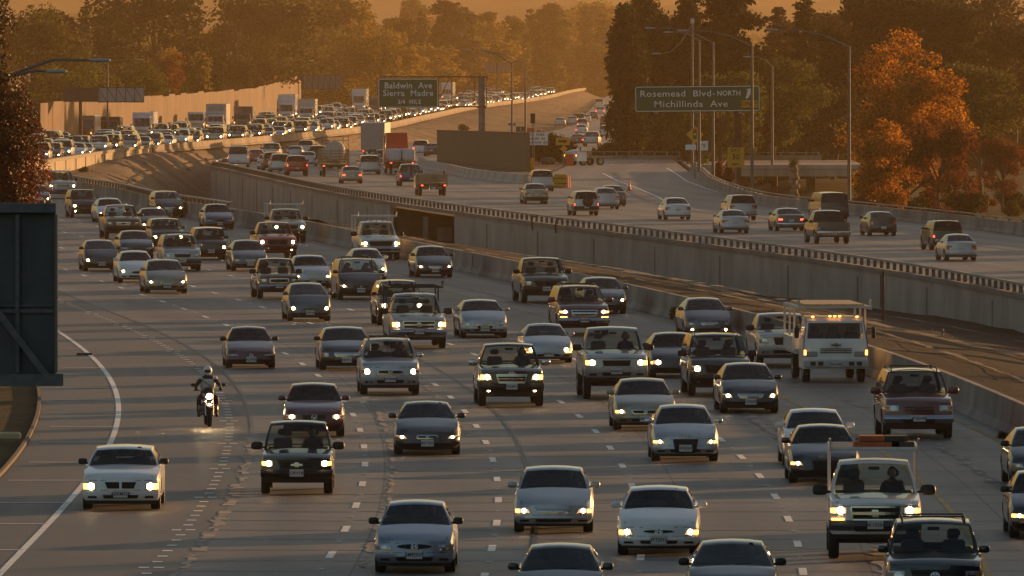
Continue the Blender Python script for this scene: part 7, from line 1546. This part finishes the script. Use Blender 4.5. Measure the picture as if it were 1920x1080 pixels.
# hazard and guide signs round the gore
def flat_sign(px, py, w_, h_, D, g0, mat, lines, label, tcol=None, size=.3, shape='rect', cat='sign', post=True, rotd=0):
    x, zc = W2(px, D), zat(py, D); t = empty('road_sign', (x, D, g0)); tag(t, label, cat); P = rrect(w_, h_, .06) if shape == 'rect' else [(0,-h_/2),(w_/2,0),(0,h_/2),(-w_/2,0)]
    o = MB().poly(P, .03).build('sign_panel', mat, t, loc=(0,-.08,zc-g0))
    for i, s_ in enumerate(lines): text_mesh(s_, size, tcol or m_sk, 'lettering', o, (0,-.02,(len(lines)-1)*size*.62-i*size*1.24), bold=.006)
    if post: MB().box((0,0,(zc-g0+h_*.3)/2), (.09,.09,zc-g0+h_*.3)).build('post', m_steel, t)
    return t, o
D = 1000.0
flat_sign(1002, 260, 2.55, 1.2, 1000, -1.0, m_sw, ['STATE  FINES', 'DOUBLED  IN', 'CONSTRUCTION  ZONES'], 'white sign about fines sticking out behind the brown wall', size=.30)
t, o = flat_sign(1055.5, 265, 1.35, .72, D, -1.0, m_sy, [], 'yellow sign with a black arrow pointing right'); MB().poly([(-.42,-.09),(.12,-.09),(.12,-.2),(.45,0),(.12,.2),(.12,.09),(-.42,.09)], .01).build('arrow', m_sk, o, loc=(0,-.025,0))
flat_sign(1057, 279, .72, .72, D-4, -1.0, m_sy, [], 'small yellow diamond marker under the arrow sign', shape='diamond')
flat_sign(960, 233, .8, .28, 1180, -2.4, prin('sign blue', (.03,.07,.3), .5), [], 'tiny blue sign behind the top of the brown wall', post=True); flat_sign(976, 242, .95, .55, 1150, -2.4, m_green, ['1'], 'tiny green sign behind the top of the brown wall', m_sw, .4)
flat_sign(995, 244, .8, .4, 1150, -2.4, m_so, [], 'tiny orange sign behind the white fines sign')
t, o = flat_sign(999, 222, .42, .9, 960, -1.0, m_sk, [], 'dark signal box on a post above the white fines sign')
D = 905.0
t, o = flat_sign(1303, 252, 1.5, 1.5, D, -1.1, m_sy, [], 'yellow diamond sign showing a traffic signal', shape='diamond'); MB().box((0,-.02,.02),(.28,.01,.84)).build('signal_symbol', m_sk, o)
for z_, c_ in ((.29,(.4,.03,.02)),(.02,(.6,.5,.1)),(-.25,(.02,.2,.1))): MB().lathe([(0,-.035),(.11,-.03)], (0,0,z_), 'y', 14).build('signal_disc', prin('disc%s' % z_, c_, .5), o)
flat_sign(1295, 276, .9, .46, D-.6, -1.1, m_sw, [], 'small blank white sign under the signal diamond', post=False)
t, o = flat_sign(1317.5, 273, .93, .82, D-.6, -1.1, m_sw, [], 'white lane use sign with branching arrows')
b = MB()
for x_ in (-.2,.12): b.tube([(x_,-.03,-.2),(x_,-.03,.05)], .028, 5); b.tube([(x_,-.03,-.05),(x_-.12,-.03,.15)], .022, 5); b.tube([(x_,-.03,-.05),(x_+.12,-.03,.15)], .022, 5)
b.build('arrow_symbol', m_sk, o)
D = 815.0
t, o = flat_sign(1379.5, 295, 1.28, 1.52, D, -3.3, m_sy, [], 'yellow exit speed sign reading 30 MPH'); text_mesh('EXIT', .35, m_sk, 'lettering', o, (0,-.02,.54), bold=.006); text_mesh('30', .58, m_sk, 'lettering', o, (0,-.02,.02), bold=.012); text_mesh('MPH', .27, m_sk, 'lettering', o, (0,-.02,-.55), bold=.006); MB().box((0,-.018,.33),(1.25,.006,.02)).build('divider', m_sk, o)
# crash cushion, service truck, cone
p = at(1048, 352, zm); t = empty('crash_cushion', p); tag(t, 'yellow crash cushion guarding the end of the barrier blocks', 'crash cushion')
for k in range(4): MB().box((0, .4+k*1.0, .55), (1.25,.92,1.05), bev=.06).build('cushion_box', prin('cushion yellow', (.55,.30,.02), .5, noise=.15), t)
b = MB()
for z_ in (.35,.75): b.box((0,-.09,z_),(1.27,.03,.04))
b.build('band', m_sk, t)
for dx in (.72,.85): o = MB().tube([(0,0,0),(0,0,1.0)], [.06,.04], 8).build('marker_post', m_so, loc=(p.x+dx, p.y+(dx-.7)*3, p.z)); tag(o, 'orange marker post standing right of the yellow crash cushion', 'marker post', 'marker posts by the crash cushion')
p = at(997, 321, -1.0); t = empty('hazard_panel', p); tag(t, 'yellow panel on the right end of the brown wall', 'panel'); MB().box((0,0,.6),(.5,.06,1.2),bev=.02).build('face', prin('cushion yellow', (.55,.30,.02), .5), t); MB().box((0,.06,.6),(.08,.08,1.2)).build('post', m_steel, t)
p = at(1083, 311, -1.0); truck('service_truck', (p.x, p.y, p.z), -.9, 'small parked white service truck beside the gore bush', 'truck', W=1.8, H=1.3, cabH=1.5, L=4.2, Lc=1.3, kind='flat', boxz=.8, lit=False)
o = MB().box((0,0,.55),(.7,.05,1.1)).build('barricade', m_so, loc=at(1068, 312, -1.0)); tag(o, 'orange striped barricade left of the parked service truck', 'barricade')
for k, (px, py, s_) in enumerate(((1028,308,.9),(1042,303,1.1))):
    p = at(px, py, -1.0); o = MB().blob((0,0,.35*s_), (1.6*s_,1.2,.8*s_), 2.6).build('tarp_pile', prin('tan heap', (.14,.11,.08), .9, noise=.2), sm=50, loc=p); tag(o, ['tan heap left under the arrow sign','larger tan heap beside the gore bush'][k], 'heap')
for k, (px, py, yt) in enumerate(((1036,318,236),(1018,318,250),(1052,316,240))):
    D = 1015.0; ptree('bush', px, D, yt, .78, 'dark' if k else 'olive', ['tallest dark bush behind the arrow sign','dark bush right behind the fines sign','rounded bush edge above the arrow sign'][k], seed=11+k, n=6000, size=.035, cat='bush', z=-1.1)
tree('bush', W2(1012,1040), 1040, 4.0, .5, 'gold', 'golden bush top left of the dark gore bush', seed=12, n=2500, size=.04, z=-1.2, cat='bush')
tree('bush', W2(955,1090), 1090, 3.2, 1.2, 'olive', 'dry bush peeking over the brown wall', seed=13, n=2500, size=.04, z=-1.5, cat='bush')
p = at(1180, 357, ze); t = empty('traffic_cone', p); tag(t, 'orange traffic cone alone on the exit gore', 'traffic cone'); MB().lathe([(.17,.04),(.03,.72),(0,.72)], (0,0,0), 'z', 14).build('cone', m_so, t, sm=50); MB().lathe([(.125,.30),(.085,.46)], (0,0,0), 'z', 14).build('collar', m_sw, t, sm=50); MB().box((0,0,.02),(.38,.38,.04)).build('base', m_so, t)
# sunlit ivy column and stair rail beyond the barrier
p = Vector((W2(1489, 930), 930, -3.3)); t = empty('stone_column', p); tag(t, 'rough column catching gold sun on its right side', 'column')
b = MB(); hh = zat(306, 930)+3.3
for i in range(9): b.blob((rng.normal()*.05, rng.normal()*.05, hh*(i+.5)/9), (.75+rng.normal()*.08,.8,hh/7.5), 3, 10, 6)
b.build('shaft', prin('rough column', (.22,.17,.11), .95, noise=.4, nscale=3), t, sm=50); tree('bush', p.x, p.y-.3, .9, .9, 'olive', 'leafy tuft crowning the rough sunlit column', seed=12, n=1200, size=.05, z=-3.3+hh-.3, cat='plant', name='plant')
t = empty('stair_railing', (W2(1470,860), 860, -2.9)); tag(t, 'thin stair railing beyond the barrier near the rough column', 'railing'); b = MB()
for z_ in (0,.5): b.bar((-.5,0,1.2+z_),(1.3,0,.75+z_),.06,.06)
for k in range(6): b.bar((-.5+k*.36,0,.3),(-.5+k*.36,0,1.7-k*.09),.05,.05)
b.build('bars', m_pole, t)
# post leaning on the strip, thin posts
for k, (px, yt, yb_, dd, lb) in enumerate(((1656,508,648,0,'tall rusty post standing on the strip by the barrier'),(1768,617,690,0,'short thin post right of the tall rusty one'),(1641,605,640,0,'short thick stub just left of the tall rusty post'))):
    p = at(px, yb_, -2.6); t = empty('metal_post', p); tag(t, lb, 'post'); hgt = (yb_-yt)*p.y/F
    MB().tube([(0,0,-.2),(0,0,hgt)], [.06 if k == 0 else .045]*2, 8).build('pole', m_rust if k == 0 else m_steel, t, sm=60)
    if k == 0: MB().box((-.10,.02,hgt-.9),(.06,.05,1.5)).build('back_plate', m_darksteel, t)
p = at(158, 666, 0); o = MB().box((0,0,.04),(.55,.3,.08),bev=.02).build('debris_board', m_tar, loc=p); tag(o, 'black debris slab on the left shoulder line', 'debris')
p = at(8, 826, .1); o = MB().box((0,0,.12),(.9,.35,.22),bev=.05).build('kerb_stone', prin('sunlit kerb stone', (.5,.4,.25), .9), loc=p); tag(o, 'sunlit loose kerb stone on the dirt at the left edge', 'stone')
# cable hanging on the long wall
for px in (1000, 1056):
    Dw = float(np.interp(px, [m[0] for m in MT_px], [q.y for q in MTP])); o = MB().tube([(ML(Dw)+.1, Dw, ztop(Dw)+.4),(ML(Dw)-.2, Dw, ztop(Dw)+.3),(ML(Dw)-.25, Dw+.4, ztop(Dw)-.1),(ML(Dw)-.2, Dw+.8, ztop(Dw)-.5)], .05, 6).build('cable', m_tar); tag(o, 'black cable looped over the long wall rail, %s one' % ('left' if px < 1010 else 'right'), 'cable')
